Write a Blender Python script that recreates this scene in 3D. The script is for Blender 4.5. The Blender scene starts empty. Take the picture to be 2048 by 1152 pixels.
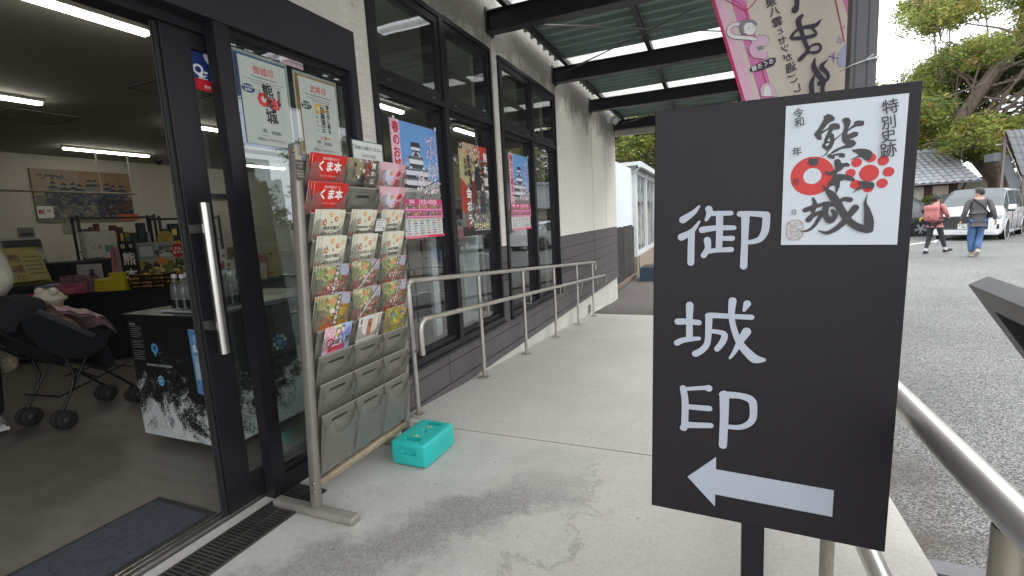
import bpy, bmesh, math, random
import numpy as np
from mathutils import Vector, Matrix
from math import sin, cos, pi, radians
rnd = random.Random(7)
SC = bpy.context.scene
COL = SC.collection
# ---------------------------------------------------------------- camera (solved from the photo's vanishing points)
FPX, YAW, PITCH, ROLL = 957.57, radians(-23.242), radians(-8.004), radians(-3.151)
CAMP = Vector((0, 0, 1.2))
def cam_axes():
    ca, sa, cb, sb, cc, sc = cos(YAW), sin(YAW), cos(PITCH), sin(PITCH), cos(ROLL), sin(ROLL)
    f = Vector((sa*cb, ca*cb, sb)); r = Vector((ca, -sa, 0)); u = r.cross(f)
    return cc*r + sc*u, -sc*r + cc*u, f
CR, CU, CF = cam_axes()
cam = bpy.data.cameras.new('camera'); camo = bpy.data.objects.new('camera', cam); COL.objects.link(camo)
cam.sensor_width = 36; cam.lens = FPX/2048*36; cam.clip_start = 0.02; cam.clip_end = 600
camo.matrix_world = Matrix(((CR.x, CU.x, -CF.x, CAMP.x), (CR.y, CU.y, -CF.y, CAMP.y), (CR.z, CU.z, -CF.z, CAMP.z), (0, 0, 0, 1)))
SC.camera = camo
# ---------------------------------------------------------------- overcast daylight
W = bpy.data.worlds.new('World'); SC.world = W; W.use_nodes = True
wn = W.node_tree.nodes; wl = W.node_tree.links
sky = wn.new('ShaderNodeTexSky'); sky.sky_type = 'NISHITA'; sky.sun_disc = False
sky.sun_elevation = radians(48); sky.sun_rotation = radians(120); sky.air_density = 1.6; sky.dust_density = 6
hs = wn.new('ShaderNodeHueSaturation'); hs.inputs['Saturation'].default_value = 0.10
wmx = wn.new('ShaderNodeMix'); wmx.data_type = 'RGBA'; wmx.inputs[0].default_value = 0.6
wmx.inputs[7].default_value = (15.0, 15.6, 16.4, 1)      # flat cloud cover
bg = wn['Background']; bg.inputs['Strength'].default_value = 0.15
wl.new(sky.outputs[0], hs.inputs['Color']); wl.new(hs.outputs[0], wmx.inputs[6]); wl.new(wmx.outputs[2], bg.inputs['Color'])
sun = bpy.data.lights.new('sun', 'SUN'); sun.energy = 0.7; sun.angle = radians(25); sun.color = (1, .97, .92)
suno = bpy.data.objects.new('sun', sun); COL.objects.link(suno)
suno.rotation_euler = (radians(42), 0, radians(150)); suno.location = (5, 5, 20)
SC.view_settings.view_transform = 'Standard'; SC.view_settings.look = 'None'
SC.view_settings.exposure = 0.68; SC.view_settings.gamma = 1
SC.cycles.use_denoising = True
SC.cycles.max_bounces = 8; SC.cycles.transparent_max_bounces = 16; SC.cycles.sample_clamp_indirect = 6
SC.cycles.caustics_reflective = False; SC.cycles.caustics_refractive = False

# ---------------------------------------------------------------- measuring helpers: a pixel of the photo seen on a known plane
def ray(px, py): return CR*((px-1024)/FPX) - CU*((py-576)/FPX) + CF
def onx(px, py, X): d = ray(px, py); return CAMP + d*(X/d.x)
def ony(px, py, Y): d = ray(px, py); return CAMP + d*(Y/d.y)
def onz(px, py, Z): d = ray(px, py); return CAMP + d*((Z-1.2)/d.z)

# ---------------------------------------------------------------- materials
MATS = {}
def lin(h):
    h = h.lstrip('#'); c = [int(h[i:i+2], 16)/255 for i in (0, 2, 4)]
    return tuple(x/12.92 if x <= .04045 else ((x+.055)/1.055)**2.4 for x in c)
def mat(name, col, rough=.6, metal=0, var=0., vscale=6., bump=0., bscale=60., spec=.5, alpha=None, trans=0, coat=0, stretch=None, emit=None):
    """Principled with a little procedural colour variation and bump. col: hex (albedo) or linear tuple."""
    if name in MATS: return MATS[name]
    m = bpy.data.materials.new(name); m.use_nodes = True; MATS[name] = m
    c = lin(col) if isinstance(col, str) else col
    n = m.node_tree.nodes; l = m.node_tree.links; b = n['Principled BSDF']
    b.inputs['Base Color'].default_value = (*c, 1); b.inputs['Roughness'].default_value = rough
    b.inputs['Metallic'].default_value = metal; b.inputs['Specular IOR Level'].default_value = spec
    b.inputs['Transmission Weight'].default_value = trans; b.inputs['Coat Weight'].default_value = coat
    if emit:
        b.inputs['Emission Color'].default_value = (*emit[:3], 1); b.inputs['Emission Strength'].default_value = emit[3]
    tc = n.new('ShaderNodeTexCoord'); src = tc.outputs['Object']
    if stretch:
        mp = n.new('ShaderNodeMapping'); mp.inputs['Scale'].default_value = stretch; l.new(src, mp.inputs[0]); src = mp.outputs[0]
    if var:
        t = n.new('ShaderNodeTexNoise'); t.inputs['Scale'].default_value = vscale; t.inputs['Detail'].default_value = 6; t.inputs['Roughness'].default_value = .65
        l.new(src, t.inputs['Vector'])
        r = n.new('ShaderNodeMapRange'); r.inputs[1].default_value = .25; r.inputs[2].default_value = .75
        r.inputs[3].default_value = 1-var; r.inputs[4].default_value = 1+var; l.new(t.outputs[0], r.inputs[0])
        x = n.new('ShaderNodeMix'); x.data_type = 'RGBA'; x.blend_type = 'MULTIPLY'; x.inputs[0].default_value = 1
        x.inputs[6].default_value = (*c, 1); l.new(r.outputs[0], x.inputs[7]); l.new(x.outputs[2], b.inputs['Base Color'])
        r2 = n.new('ShaderNodeMapRange'); r2.inputs[3].default_value = max(.02, rough-.12); r2.inputs[4].default_value = min(1, rough+.12)
        l.new(t.outputs[0], r2.inputs[0]); l.new(r2.outputs[0], b.inputs['Roughness'])
    if bump:
        t = n.new('ShaderNodeTexNoise'); t.inputs['Scale'].default_value = bscale; t.inputs['Detail'].default_value = 4; l.new(src, t.inputs['Vector'])
        u = n.new('ShaderNodeBump'); u.inputs['Strength'].default_value = min(1, bump); u.inputs['Distance'].default_value = .01*bump
        l.new(t.outputs[0], u.inputs['Height']); l.new(u.outputs[0], b.inputs['Normal'])
    if alpha is not None: b.inputs['Alpha'].default_value = alpha
    return m
def ink(h, rough=.55):           # printed colour
    return mat('print_'+h.strip('#'), h, rough)
def N(m): return m.node_tree.nodes, m.node_tree.links
def glass_mat(name, tint=(.93, .96, .945), ior=1.5, dirt=.01):
    m = bpy.data.materials.new(name); m.use_nodes = True; n, l = N(m); n.clear()
    o = n.new('ShaderNodeOutputMaterial'); t = n.new('ShaderNodeBsdfTransparent'); t.inputs[0].default_value = (*tint, 1)
    g = n.new('ShaderNodeBsdfGlossy'); g.inputs['Roughness'].default_value = .0; g.inputs[0].default_value = (.95, .97, 1, 1)
    f = n.new('ShaderNodeFresnel'); f.inputs[0].default_value = ior
    nz = n.new('ShaderNodeTexNoise'); nz.inputs['Scale'].default_value = 1.3; tc = n.new('ShaderNodeTexCoord'); l.new(tc.outputs['Object'], nz.inputs['Vector'])
    bp = n.new('ShaderNodeBump'); bp.inputs['Strength'].default_value = .12; bp.inputs['Distance'].default_value = .02; l.new(nz.outputs[0], bp.inputs['Height']); l.new(bp.outputs[0], g.inputs['Normal'])
    x = n.new('ShaderNodeMixShader'); gm = n.new('ShaderNodeNewGeometry'); iv = n.new('ShaderNodeMath'); iv.operation = 'SUBTRACT'; iv.inputs[0].default_value = 1; l.new(gm.outputs['Backfacing'], iv.inputs[1])
    ml = n.new('ShaderNodeMath'); ml.operation = 'MULTIPLY'; l.new(f.outputs[0], ml.inputs[0]); l.new(iv.outputs[0], ml.inputs[1])
    l.new(ml.outputs[0], x.inputs[0]); l.new(t.outputs[0], x.inputs[1]); l.new(g.outputs[0], x.inputs[2])
    d = n.new('ShaderNodeBsdfDiffuse'); d.inputs[0].default_value = (.6, .6, .58, 1); y = n.new('ShaderNodeMixShader'); y.inputs[0].default_value = dirt
    l.new(x.outputs[0], y.inputs[1]); l.new(d.outputs[0], y.inputs[2]); l.new(y.outputs[0], o.inputs[0])
    MATS[name] = m; return m
GLASS = glass_mat('window_glass', ior=2.05)

# ---------------------------------------------------------------- mesh builder
class MB:
    def __init__(s): s.v = []; s.f = []; s.m = []; s.mats = []; s.sm = []
    def mi(s, m):
        if m not in s.mats: s.mats.append(m)
        return s.mats.index(m)
    def face(s, pts, m, smooth=False):
        k = len(s.v); s.v += [tuple(p) for p in pts]; s.f.append(tuple(range(k, k+len(pts)))); s.m.append(s.mi(m)); s.sm.append(smooth)
    def raw(s, vs, fs, m, smooth=False):
        k = len(s.v); s.v += [tuple(p) for p in vs]; i = s.mi(m)
        for f in fs: s.f.append(tuple(a+k for a in f)); s.m.append(i); s.sm.append(smooth)
    def obox(s, c, a, b, d, m, taper=1.):      # centre, three half vectors (d = up)
        c = Vector(c); a = Vector(a); b = Vector(b); d = Vector(d)
        vs = [c+x*a*(taper if z > 0 else 1)+y*b*(taper if z > 0 else 1)+z*d for z in (-1, 1) for y in (-1, 1) for x in (-1, 1)]
        s.raw(vs, [(0, 2, 3, 1), (4, 5, 7, 6), (0, 1, 5, 4), (2, 6, 7, 3), (0, 4, 6, 2), (1, 3, 7, 5)], m); return s
    def box(s, x0, x1, y0, y1, z0, z1, m):
        return s.obox(((x0+x1)/2, (y0+y1)/2, (z0+z1)/2), (abs(x1-x0)/2, 0, 0), (0, abs(y1-y0)/2, 0), (0, 0, abs(z1-z0)/2), m)
    def rbox(s, x0, x1, y0, y1, z0, z1, r, m, seg=3):   # box with rounded edges
        bm = bmesh.new(); bmesh.ops.create_cube(bm, size=1)
        for v in bm.verts: v.co = Vector((x0+(v.co.x+.5)*(x1-x0), y0+(v.co.y+.5)*(y1-y0), z0+(v.co.z+.5)*(z1-z0)))
        bmesh.ops.bevel(bm, geom=bm.edges[:], offset=r, segments=seg, profile=.5, affect='EDGES')
        s.bm(bm, m, True); return s
    def bm(s, bm, m, smooth=False, xf=None):
        bm.verts.index_update(); vs = [(xf @ v.co) if xf else v.co.copy() for v in bm.verts]
        s.raw(vs, [[v.index for v in f.verts] for f in bm.faces], m, smooth); bm.free()
    def bar(s, p, q, w, h, m, up=(0, 0, 1)):
        p = Vector(p); q = Vector(q); d = q-p; L = d.length; d.normalize(); u = Vector(up)
        a = d.cross(u)
        if a.length < 1e-4: a = d.cross(Vector((0, 1, 0)))
        a.normalize(); b = a.cross(d).normalized()
        return s.obox((p+q)/2, a*w/2, b*h/2, d*L/2, m)
    def tube(s, pts, r, m, seg=12, caps=True, flat=1.):
        pts = [Vector(p) for p in pts]; n = len(pts); R = r if isinstance(r, (list, tuple)) else [r]*n
        vs = []; prev = None
        for i, p in enumerate(pts):
            t = (pts[min(i+1, n-1)]-pts[max(i-1, 0)]).normalized()
            if prev is None:
                a = t.orthogonal().normalized() if abs(t.z) < .9 else t.cross(Vector((0, 1, 0))).normalized()
            else:
                a = (prev - t*prev.dot(t)).normalized()
            prev = a; b = t.cross(a)
            for k in range(seg):
                w = 2*pi*k/seg; vs.append(p+a*cos(w)*R[i]+b*sin(w)*R[i]*flat)
        fs = [(i*seg+k, i*seg+(k+1) % seg, (i+1)*seg+(k+1) % seg, (i+1)*seg+k) for i in range(n-1) for k in range(seg)]
        s.raw(vs, fs, m, True)
        if caps:
            s.raw([vs[k] for k in range(seg)], [tuple(reversed(range(seg)))], m); s.raw(vs[-seg:], [tuple(range(seg))], m)
        return s
    def lathe(s, c, prof, m, seg=20, axis=None, smooth=True):      # prof: (radius, height) along axis
        c = Vector(c); ax = Vector(axis or (0, 0, 1)).normalized(); a = ax.orthogonal().normalized(); b = ax.cross(a)
        vs = [c+ax*h+(a*cos(2*pi*k/seg)+b*sin(2*pi*k/seg))*r for r, h in prof for k in range(seg)]
        fs = [(i*seg+k, i*seg+(k+1) % seg, (i+1)*seg+(k+1) % seg, (i+1)*seg+k) for i in range(len(prof)-1) for k in range(seg)]
        s.raw(vs, fs, m, smooth); return s
    def ball(s, c, r, m, seg=16, rings=10, sc=(1, 1, 1)):
        c = Vector(c); vs = []; fs = []
        for i in range(rings+1):
            t = pi*i/rings
            for k in range(seg):
                w = 2*pi*k/seg; vs.append(c+Vector((sin(t)*cos(w)*sc[0], sin(t)*sin(w)*sc[1], cos(t)*sc[2]))*r)
        fs = [(i*seg+k, (i+1)*seg+k, (i+1)*seg+(k+1) % seg, i*seg+(k+1) % seg) for i in range(rings) for k in range(seg)]
        s.raw(vs, fs, m, True); return s
    def prism(s, pts, O, U, V, depth, m):     # polygon in frame (O,U,V), extruded along U x V by depth
        O = Vector(O); U = Vector(U); V = Vector(V); Nn = U.cross(V).normalized()
        A = [O+U*x+V*y for x, y in pts]; B = [p+Nn*depth for p in A]; n = len(pts)
        s.face(list(reversed(A)) if depth > 0 else A, m); s.face(B if depth > 0 else list(reversed(B)), m)
        for i in range(n): j = (i+1) % n; s.face([A[i], A[j], B[j], B[i]], m)
        return s
    def build(s, name, parent=None, local=False, bevel=0, bseg=2, weldall=False):
        me = bpy.data.meshes.new(name); vs = [Vector(v) for v in s.v]
        if parent is not None and not local:
            inv = parent_matrix(parent).inverted(); vs = [inv @ v for v in vs]; org = None
        elif parent is None:
            lo = [min(v[i] for v in vs) for i in range(3)]; hi = [max(v[i] for v in vs) for i in range(3)]
            org = Vector(((lo[0]+hi[0])/2, (lo[1]+hi[1])/2, lo[2])); vs = [v-org for v in vs]
        else: org = None
        me.from_pydata(vs, [], s.f)
        for m in s.mats: me.materials.append(m)
        me.polygons.foreach_set('material_index', s.m); me.polygons.foreach_set('use_smooth', s.sm)
        me.update()
        o = bpy.data.objects.new(name, me); COL.objects.link(o)
        if parent is not None: o.parent = parent
        if org is not None: o.location = org
        if weldall:
            bm = bmesh.new(); bm.from_mesh(me); bmesh.ops.remove_doubles(bm, verts=bm.verts[:], dist=1e-6); bm.to_mesh(me); bm.free()
        if bevel:
            bm = bmesh.new(); bm.from_mesh(me); bmesh.ops.remove_doubles(bm, verts=bm.verts[:], dist=1e-5)
            es = [e for e in bm.edges if len(e.link_faces) == 2 and e.calc_face_angle(0) > .6]
            bmesh.ops.bevel(bm, geom=es, offset=bevel, segments=bseg, profile=.6, affect='EDGES', clamp_overlap=True)
            bm.to_mesh(me); bm.free()
        return o
def parent_matrix(p):
    M = Matrix.Translation(p.location) @ p.rotation_euler.to_matrix().to_4x4()
    q = p.parent
    return parent_matrix(q) @ M if q else M
def tag(o, label=None, cat=None, group=None, kind=None):
    if label: o['label'] = label
    if cat: o['category'] = cat
    if group: o['group'] = group
    if kind: o['kind'] = kind
    return o
def thing(name, label, cat, loc=(0, 0, 0), rz=0, group=None, rot=None):
    o = bpy.data.objects.new(name, None); COL.objects.link(o); o.location = loc; o.rotation_euler = rot or (0, 0, rz)
    o.empty_display_size = .1
    return tag(o, label, cat, group)
def kids(o): return [c for c in bpy.data.objects if c.parent == o]
def dup(o, parent=None):
    c = o.copy(); COL.objects.link(c); c.parent = parent
    for ch in kids(o): dup(ch, c)
    return c

# ---------------------------------------------------------------- text as mesh (built-in font)
TXT = {}
def glyphs(s, bold=0.):
    k = (s, bold)
    if k not in TXT:
        c = bpy.data.curves.new('t', 'FONT'); c.body = s; c.size = 1; c.resolution_u = 3; c.offset = bold
        o = bpy.data.objects.new('t', c); COL.objects.link(o); dg = bpy.context.evaluated_depsgraph_get()
        e = o.evaluated_get(dg); me = e.to_mesh()
        vs = [(v.co.x, v.co.y) for v in me.vertices]; fs = [tuple(p.vertices) for p in me.polygons]
        e.to_mesh_clear(); bpy.data.objects.remove(o); bpy.data.curves.remove(c)
        if vs:
            x0 = min(v[0] for v in vs); x1 = max(v[0] for v in vs); y0 = min(v[1] for v in vs); y1 = max(v[1] for v in vs)
        else: x0 = x1 = y0 = y1 = 0
        TXT[k] = (vs, fs, x0, x1, y0, y1)
    return TXT[k]
def crom(pts, n=5):
    if len(pts) < 3:
        a, b = pts[0], pts[-1]; return [tuple(a[k]+(b[k]-a[k])*i/3 for k in range(3)) for i in range(4)]
    P = [pts[0]]+list(pts)+[pts[-1]]; out = []
    for i in range(1, len(P)-2):
        for j in range(n):
            t = j/n; out.append(tuple(.5*((2*P[i][k])+(-P[i-1][k]+P[i+1][k])*t+(2*P[i-1][k]-5*P[i][k]+4*P[i+1][k]-P[i+2][k])*t*t+(-P[i-1][k]+3*P[i][k]-3*P[i+1][k]+P[i+2][k])*t**3) for k in range(3)))
    out.append(tuple(pts[-1])); return out
class Art:
    """flat printed graphics on a plane: O origin, U right, V up, normal N = toward the viewer"""
    def __init__(s, mb, O, U, V, Nn, z=.0004):
        s.mb = mb; s.O = Vector(O); s.U = Vector(U).normalized(); s.V = Vector(V).normalized(); s.N = Vector(Nn).normalized(); s.z = z
    def P(s, x, y): return s.O+s.U*x+s.V*y+s.N*s.z
    def up(s, d=.00006): s.z += d
    def poly(s, pts, m):
        s.up(); s.mb.face([s.P(x, y) for x, y in pts], m if not isinstance(m, str) else ink(m))
    def rect(s, x0, y0, x1, y1, m): s.poly([(x0, y0), (x1, y0), (x1, y1), (x0, y1)], m)
    def disc(s, x, y, r, m, ry=None, n=20, rot=0):
        ry = ry or r
        s.poly([(x+r*cos(a)*cos(rot)-ry*sin(a)*sin(rot), y+r*cos(a)*sin(rot)+ry*sin(a)*cos(rot)) for a in [2*pi*k/n for k in range(n)]], m)
    def stroke(s, pts, m, n=5):       # variable width brush stroke
        m = m if not isinstance(m, str) else ink(m); q = crom([p if len(p) == 3 else (*p, .001) for p in pts], n)
        for i in range(len(q)):
            s.z += .000004; x, y, w = q[i]; w = max(w, 1e-5)
            s.mb.face([s.P(x+w/2*cos(a), y+w/2*sin(a)) for a in [2*pi*k/14 for k in range(14)]], m)
            if i+1 < len(q):
                x2, y2, w2 = q[i+1]; dx, dy = x2-x, y2-y; L = math.hypot(dx, dy)
                if L > 1e-7:
                    s.z += .000004; nx, ny = -dy/L, dx/L; w2 = max(w2, 1e-5)
                    s.mb.face([s.P(x+nx*w/2, y+ny*w/2), s.P(x-nx*w/2, y-ny*w/2), s.P(x2-nx*w2/2, y2-ny*w2/2), s.P(x2+nx*w2/2, y2+ny*w2/2)], m)
        s.up(.00002)
    def text(s, t, x, y, h, m, align='c', bold=0., rot=0, sx=1., mirror=False, w=None):
        """h = full-width glyph height; x,y = centre (or left/right end) at mid height"""
        m = m if not isinstance(m, str) else ink(m); vs, fs, x0, x1, y0, y1 = glyphs(t, 0.)
        if not vs: return
        k = h/.93; 
        if w: sx = w/((x1-x0)*k)
        cx = (x0+x1)/2 if align == 'c' else (x0 if align == 'l' else x1); cy = .33
        c, n_ = cos(rot), sin(rot); q = bold*.75
        for du, dv in (((0, 0),) if bold < .006 else ((q, q), (-q, q), (q, -q), (-q, -q)) if bold < .025 else ((q, q), (-q, q), (q, -q), (-q, -q), (0, q*1.2), (0, -q*1.2))):
            s.up(.00003); out = []
            for a, b in vs:
                a = (a-cx+du)*k*sx; b = (b-cy+dv)*k
                if mirror: a = -a
                out.append(s.P(x+a*c-b*n_, y+a*n_+b*c))
            s.mb.raw(out, [f if not mirror else f[::-1] for f in fs], m)
    def vtext(s, t, x, y, h, m, pitch=None, bold=0., rot=0, sx=1., mirror=False):
        p = pitch or h*1.05
        for i, ch in enumerate(t):
            s.text(ch, x+sin(rot)*p*i, y-cos(rot)*p*i, h, m, bold=bold, rot=rot, sx=sx, mirror=mirror)
    def dots(s, x0, y0, x1, y1, n, r, cols, rg=rnd, k=6):
        for i in range(n):
            c = rg.choice(cols); s.z += .000008; x = rg.uniform(x0, x1); y = rg.uniform(y0, y1); q = rg.uniform(.4, 1)*r; a0 = rg.random()*6
            pts = [(x+q*rg.uniform(.6, 1.1)*cos(a0+2*pi*j/k), y+q*rg.uniform(.6, 1.1)*sin(a0+2*pi*j/k)) for j in range(k)]
            pts = [(min(max(px, x0), x1), min(max(py, y0), y1)) for px, py in pts]
            s.mb.face([s.P(*p) for p in pts], ink(c))
WHITE=[[(78.8,174.6,3.8),(69,186.1,9.1),(51.5,198.2,13.1)],[(79.7,202.4,3.9),(67.2,219.5,9.1),(49.5,229.9,13.3)],[(66.7,223.5,11.8),(66.5,247.8,11.8),(66.5,277.1,11.9)],[(95,180.5,12.1),(96.4,187.1,10.2),(91.2,199.4,5.8)],[(100.1,188.6,8.9),(131.5,188.8,8.1)],[(113,191.6,12),(113.8,221.8,11.4),(113.4,249.5,10.8)],[(84.8,217.2,11.6),(108.1,214.4,9.5),(137,214.5,8.1)],[(118.4,233.1,8.2),(134.6,233.3,9.4)],[(93.9,236,12.2),(94.9,250.7,10.3),(88.4,263.5,10.4)],[(93.2,256.7,9.1),(110.4,254.2,8.3),(133.5,253,9.4)],[(145.7,190.8,9.8),(165.5,190.9,9.1),(187.2,193.6,11.3)],[(154.7,195.6,13.5),(154.8,235.6,11.1),(154.6,282.6,11.9)],[(187.3,194.2,11.9),(186,220.7,12),(177.5,235.9,9.7),(160.3,240.8,7.4)],[(66.1,356.7,13.3),(66.1,385.2,11.5),(66.8,420,12.2)],[(45.7,389,12.3),(66.1,387.9,10.9),(82.6,389,10.1)],[(44.5,430.4,11.1),(56.3,424.1,10.4),(83.3,418.9,7)],[(99.1,375.6,12.5),(107.4,373.9,10.5),(134.2,373.9,9.1),(169.9,374,9.5)],[(99.7,376.9,12.5),(99.7,400.5,11.3),(98,427.1,10.7),(88.7,441.2,11.5),(77.9,448.8,12.2)],[(103.4,403.6,8.1),(118.8,404.6,8.7),(127.1,409.3,10.5),(124,422.6,11.2),(115,436.5,10)],[(138.5,345.5,13.3),(137.6,373.7,10.3),(144.3,403,10.4),(155.4,426.8,12.8),(173,446.1,15.7),(179.9,450,15),(192.1,450.2,7.2)],[(162.4,349.7,12.5),(157.7,361.9,5.4)],[(163,400.5,15),(153.9,417.8,11.5),(144.3,439.4,7.4),(137.1,451.8,4.3)],[(57.2,518.3,11.9),(61.3,545.3,12.5),(61,592.9,12.6),(58,598.2,11.4)],[(64.3,518.8,7.4),(95.6,513.2,8.5),(102.4,513.2,13.2)],[(61.5,554.5,10),(104.5,552.7,10.9)],[(62.2,591.4,12.6),(107.7,586,10.2)],[(129.7,522.7,16.6),(130.6,569.8,14.8),(129.6,621.7,14.1)],[(127.4,523,14.2),(153.8,521.1,11.7),(173.4,526.2,13.8),(178.6,540.5,12.7),(176.9,565.7,11.6),(160.1,580.8,9.9),(135.9,583.9,8.4)]]
ARROW=[(67.9,699.2),(118.5,649.1),(119.1,673.7),(309.7,676.7),(310,727.2),(118.9,725.5),(118.9,750.5)]
PAPER=[(209.6,16.7),(372.8,16.8),(372.4,246.2),(211.2,245.4)]
INKPOLY=[[(262.9,39.2),(268.9,35.6),(274.7,37.9),(279.5,43.8),(277.6,47.3),(271.1,49.9),(266.6,55.9),(262.2,61.9),(270.5,57.4),(272.6,52.2),(279.6,50.8),(285.4,53),(287.1,58),(285.8,61.1),(281.2,61.5),(278.3,60.9),(275.2,65.4),(278.7,68),(280,74.6),(279.9,82.2),(277,89.5),(273.4,93.6),(269.9,99.9),(265.2,102.2),(261.2,100.8),(266.1,100.7),(269.7,96.6),(271.4,92.9),(268.5,92.1),(264.5,88.4),(263.3,83.9),(266,79.8),(266.6,73.3),(270,64.9),(271.6,59.7),(266.1,63.4),(261.5,67.3),(262.7,72.9),(261.9,75.6),(258,75.2),(255,72.2),(251.3,66.3),(252.6,63.2),(256.7,58.1),(260.6,49.8),(264.1,42.6)],[(288.6,46.4),(292.4,44.2),(297.5,44.7),(300.8,49.9),(300.3,54.1),(297.5,62.3),(305,55.7),(305.2,51.4),(311.1,50.2),(318,51.8),(318.5,57.1),(316.1,59.2),(309.7,58.8),(302.6,61.8),(297.3,66.1),(297.1,70.9),(305.6,66.9),(312.1,68.6),(310.6,74.3),(304.4,76.9),(299.4,78.6),(306.4,79.8),(309.9,84.9),(307.8,89),(302.4,91.8),(295.9,91.8),(289.4,92.8),(283,96.6),(277,99.4),(273.7,99.7),(279.1,94.1),(285.5,90.3),(293.8,87.2),(296.1,86.9),(290.6,79.9),(289.8,74.5),(290,69.1),(282,76.9),(279.8,79.4),(280,75.7),(289.9,68),(291.2,64.9),(292.2,58.6),(291.5,53.1)],[(271,100),(273.6,98.9),(277.5,100.5),(286,98.5),(290.7,98.4),(295.5,100.4),(296.1,104.2),(293.9,106.2),(288.2,105.2),(287.1,101.9),(281.5,102.5),(282.1,106.4),(279.8,107.3),(274,105.2),(271.9,102.8)],[(304.4,94.1),(308.1,94.5),(315.4,93.5),(321.9,94.6),(328.3,97.3),(332.2,101.9),(330.8,108.2),(327.5,113.2),(322,111.7),(317.1,107),(309.8,107.5),(302.6,111.5),(306.1,107.8),(314.2,104.1),(310.3,100),(305.5,97.5)],[(245,107.8),(247.6,101.9),(249.7,104.3),(256.6,104.3),(261.3,103),(258.6,106.7),(259.9,112.3),(257.1,116),(252.3,116.2),(247.2,113)],[(281.8,108.5),(286.5,107.3),(289.9,110.3),(291.6,114.8),(299.1,114.2),(302.9,117.2),(302.7,120.5),(295.6,120.5),(291.9,126),(287.1,128.5),(285.3,131.2),(294.1,131.8),(303,134.7),(310,139.1),(311.1,142.5),(308.4,144.3),(303.5,143.2),(297.6,141.1),(290.9,143.5),(291.3,151),(288.7,157.7),(287,163.3),(285.3,158.7),(284.8,149.4),(278.4,150.2),(275.7,154.7),(274.4,148.8),(275.1,143.7),(278,141),(279.8,138.8),(281.9,132.1),(276.5,132.9),(271.4,130.3),(268.8,126.6),(271.2,125.7),(277.3,127.8),(283,124.2),(282.7,119.7),(281.4,112.8)]]
INKHOLE=[[(269.9,77.7),(272.6,73.9),(273.7,78.1),(271.7,79.4)],[(267.8,82.7),(272.7,81.7),(272.1,84.7),(268.7,86.4)]]
INKSTROKE=[[(244.4,187.7,7.8),(254,183.9,7.7),(267.9,179.2,5.5)],[(254.7,168.7,3.3),(257.8,178.2,6.6),(255.3,189.9,6.6)],[(249.8,203.9,8.9),(255.6,197,7.7),(266.5,191.5,5.5)],[(266.8,197.3,6.6),(259.4,212.5,5),(251.6,220.6,4.2),(242.4,222.8,2.5),(238.1,221.5,1.4)],[(269.9,177.6,5.4),(276,179,8.7),(285.9,179.4,6.5),(297.3,171.9,6.4),(306.2,173.5,7.9)],[(267.4,147.8,1.1),(272.8,155.7,5.4),(281.2,165.3,11.3),(289.9,179.6,11.3),(297.5,193.8,11.2),(306.1,206.8,10.7),(317.3,216.3,11.1),(330.1,221.2,11.6),(335.8,222,8.4)],[(333.9,221.3,11.5),(333.1,208.7,13.1),(330.3,192.7,8.9),(326.6,179,3.7),(328.6,165.5,0.6)],[(274.1,181.2,9.8),(272.8,195.2,8.7),(280.4,206,9.8),(286.9,196.9,8.1),(282.5,189.7,5.4)],[(313.6,186.4,10.6),(306.5,197.6,8.5),(299.4,208.9,8.6),(288.1,220.3,7.1),(276.4,225.9,5.5),(265,222.1,1.7)],[(318,146.3,4.2),(324.9,149.8,9.3),(331.6,152.2,10.8)],[(322.3,153.9,5.2),(313.9,157.9,2.1),(309.8,162,0.4)]]
RED=[(252,132.4,31.4),(329.2,132.9,13.2),(311.8,115.2,7.2),(329.9,109.1,7.2),(346.5,114.9,7.5),(304.7,131.4,6.9),(312.5,149.4,7.4),(329.4,155.4,7.4),(347.1,149.6,7.4),(354.3,132.4,7.4)]
REDHOLE=[(252.1,132.4,12.8)]
SMALL=[('特',350.2,35.2,11.8),('別',349,58.3,11),('史',350.3,78.2,11),('跡',351.3,100.3,12),('令',227.7,30.9,8.1),('和',229.2,45.3,8.2),('年',228.3,91.9,7.7),('月',227.7,140.8,6.1),('日',227.6,191,5)]
SEAL=[(218.4,204.1),(242.1,204.8),(243,236.6),(219.2,236.3)]
BANNER_INK=[[(295.3,2059.4,24.6),(301.5,2014.6,17.6),(295.3,1988.6,26.6)],[(388.6,1933.2,3.5),(366.1,1914.1,17.5),(325.9,1914.7,13.4),(299.1,1905.2,11.4),(285.2,1882.6,13.6),(320.2,1875.3,14.9),(363.8,1876.3,14),(369.5,1888,9.8),(352.9,1911.3,7.7)],[(319.7,1959.8,14.1),(308.3,1943.9,20.6),(319.5,1901.3,16),(334.3,1854.3,16),(345.2,1822.7,13.5),(328.9,1803.3,17.2),(317.2,1792.3,17.2)],[(338.6,1818.3,10),(358.2,1838.8,9.9),(381.5,1840,10.5),(389.3,1822.1,10.5),(375.8,1809.9,12.3),(342,1816.6,8.9)],[(369.7,1786.9,5.3),(367.3,1755.8,18.5),(385.1,1719.4,19.5),(402.5,1694.3,17.7),(400.1,1664.9,14.9),(404.8,1619.2,16)],[(414.9,1774.3,3.5),(394.1,1751.3,17.6),(414.9,1722,14.1),(417.3,1699.4,11.3),(389.4,1687,18.5)],[(369.9,1721.9,5.3),(360.7,1689.6,17.9),(365.4,1643.7,18)]]
BANNER_TXT=[('泉',206.5,2034.8,36.1),('八',220.5,1996.7,34.3),('雲',231.8,1953.6,36.2),('と',243,1916,25.3),('セ',252.1,1878.8,30.8),('ツ',262.6,1844.2,29),('が',272.2,1805.7,30.9),('過',285.2,1765,36.3),('ご',292.5,1719.2,32.8),('し',308.7,1678.7,32.8)]
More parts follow.
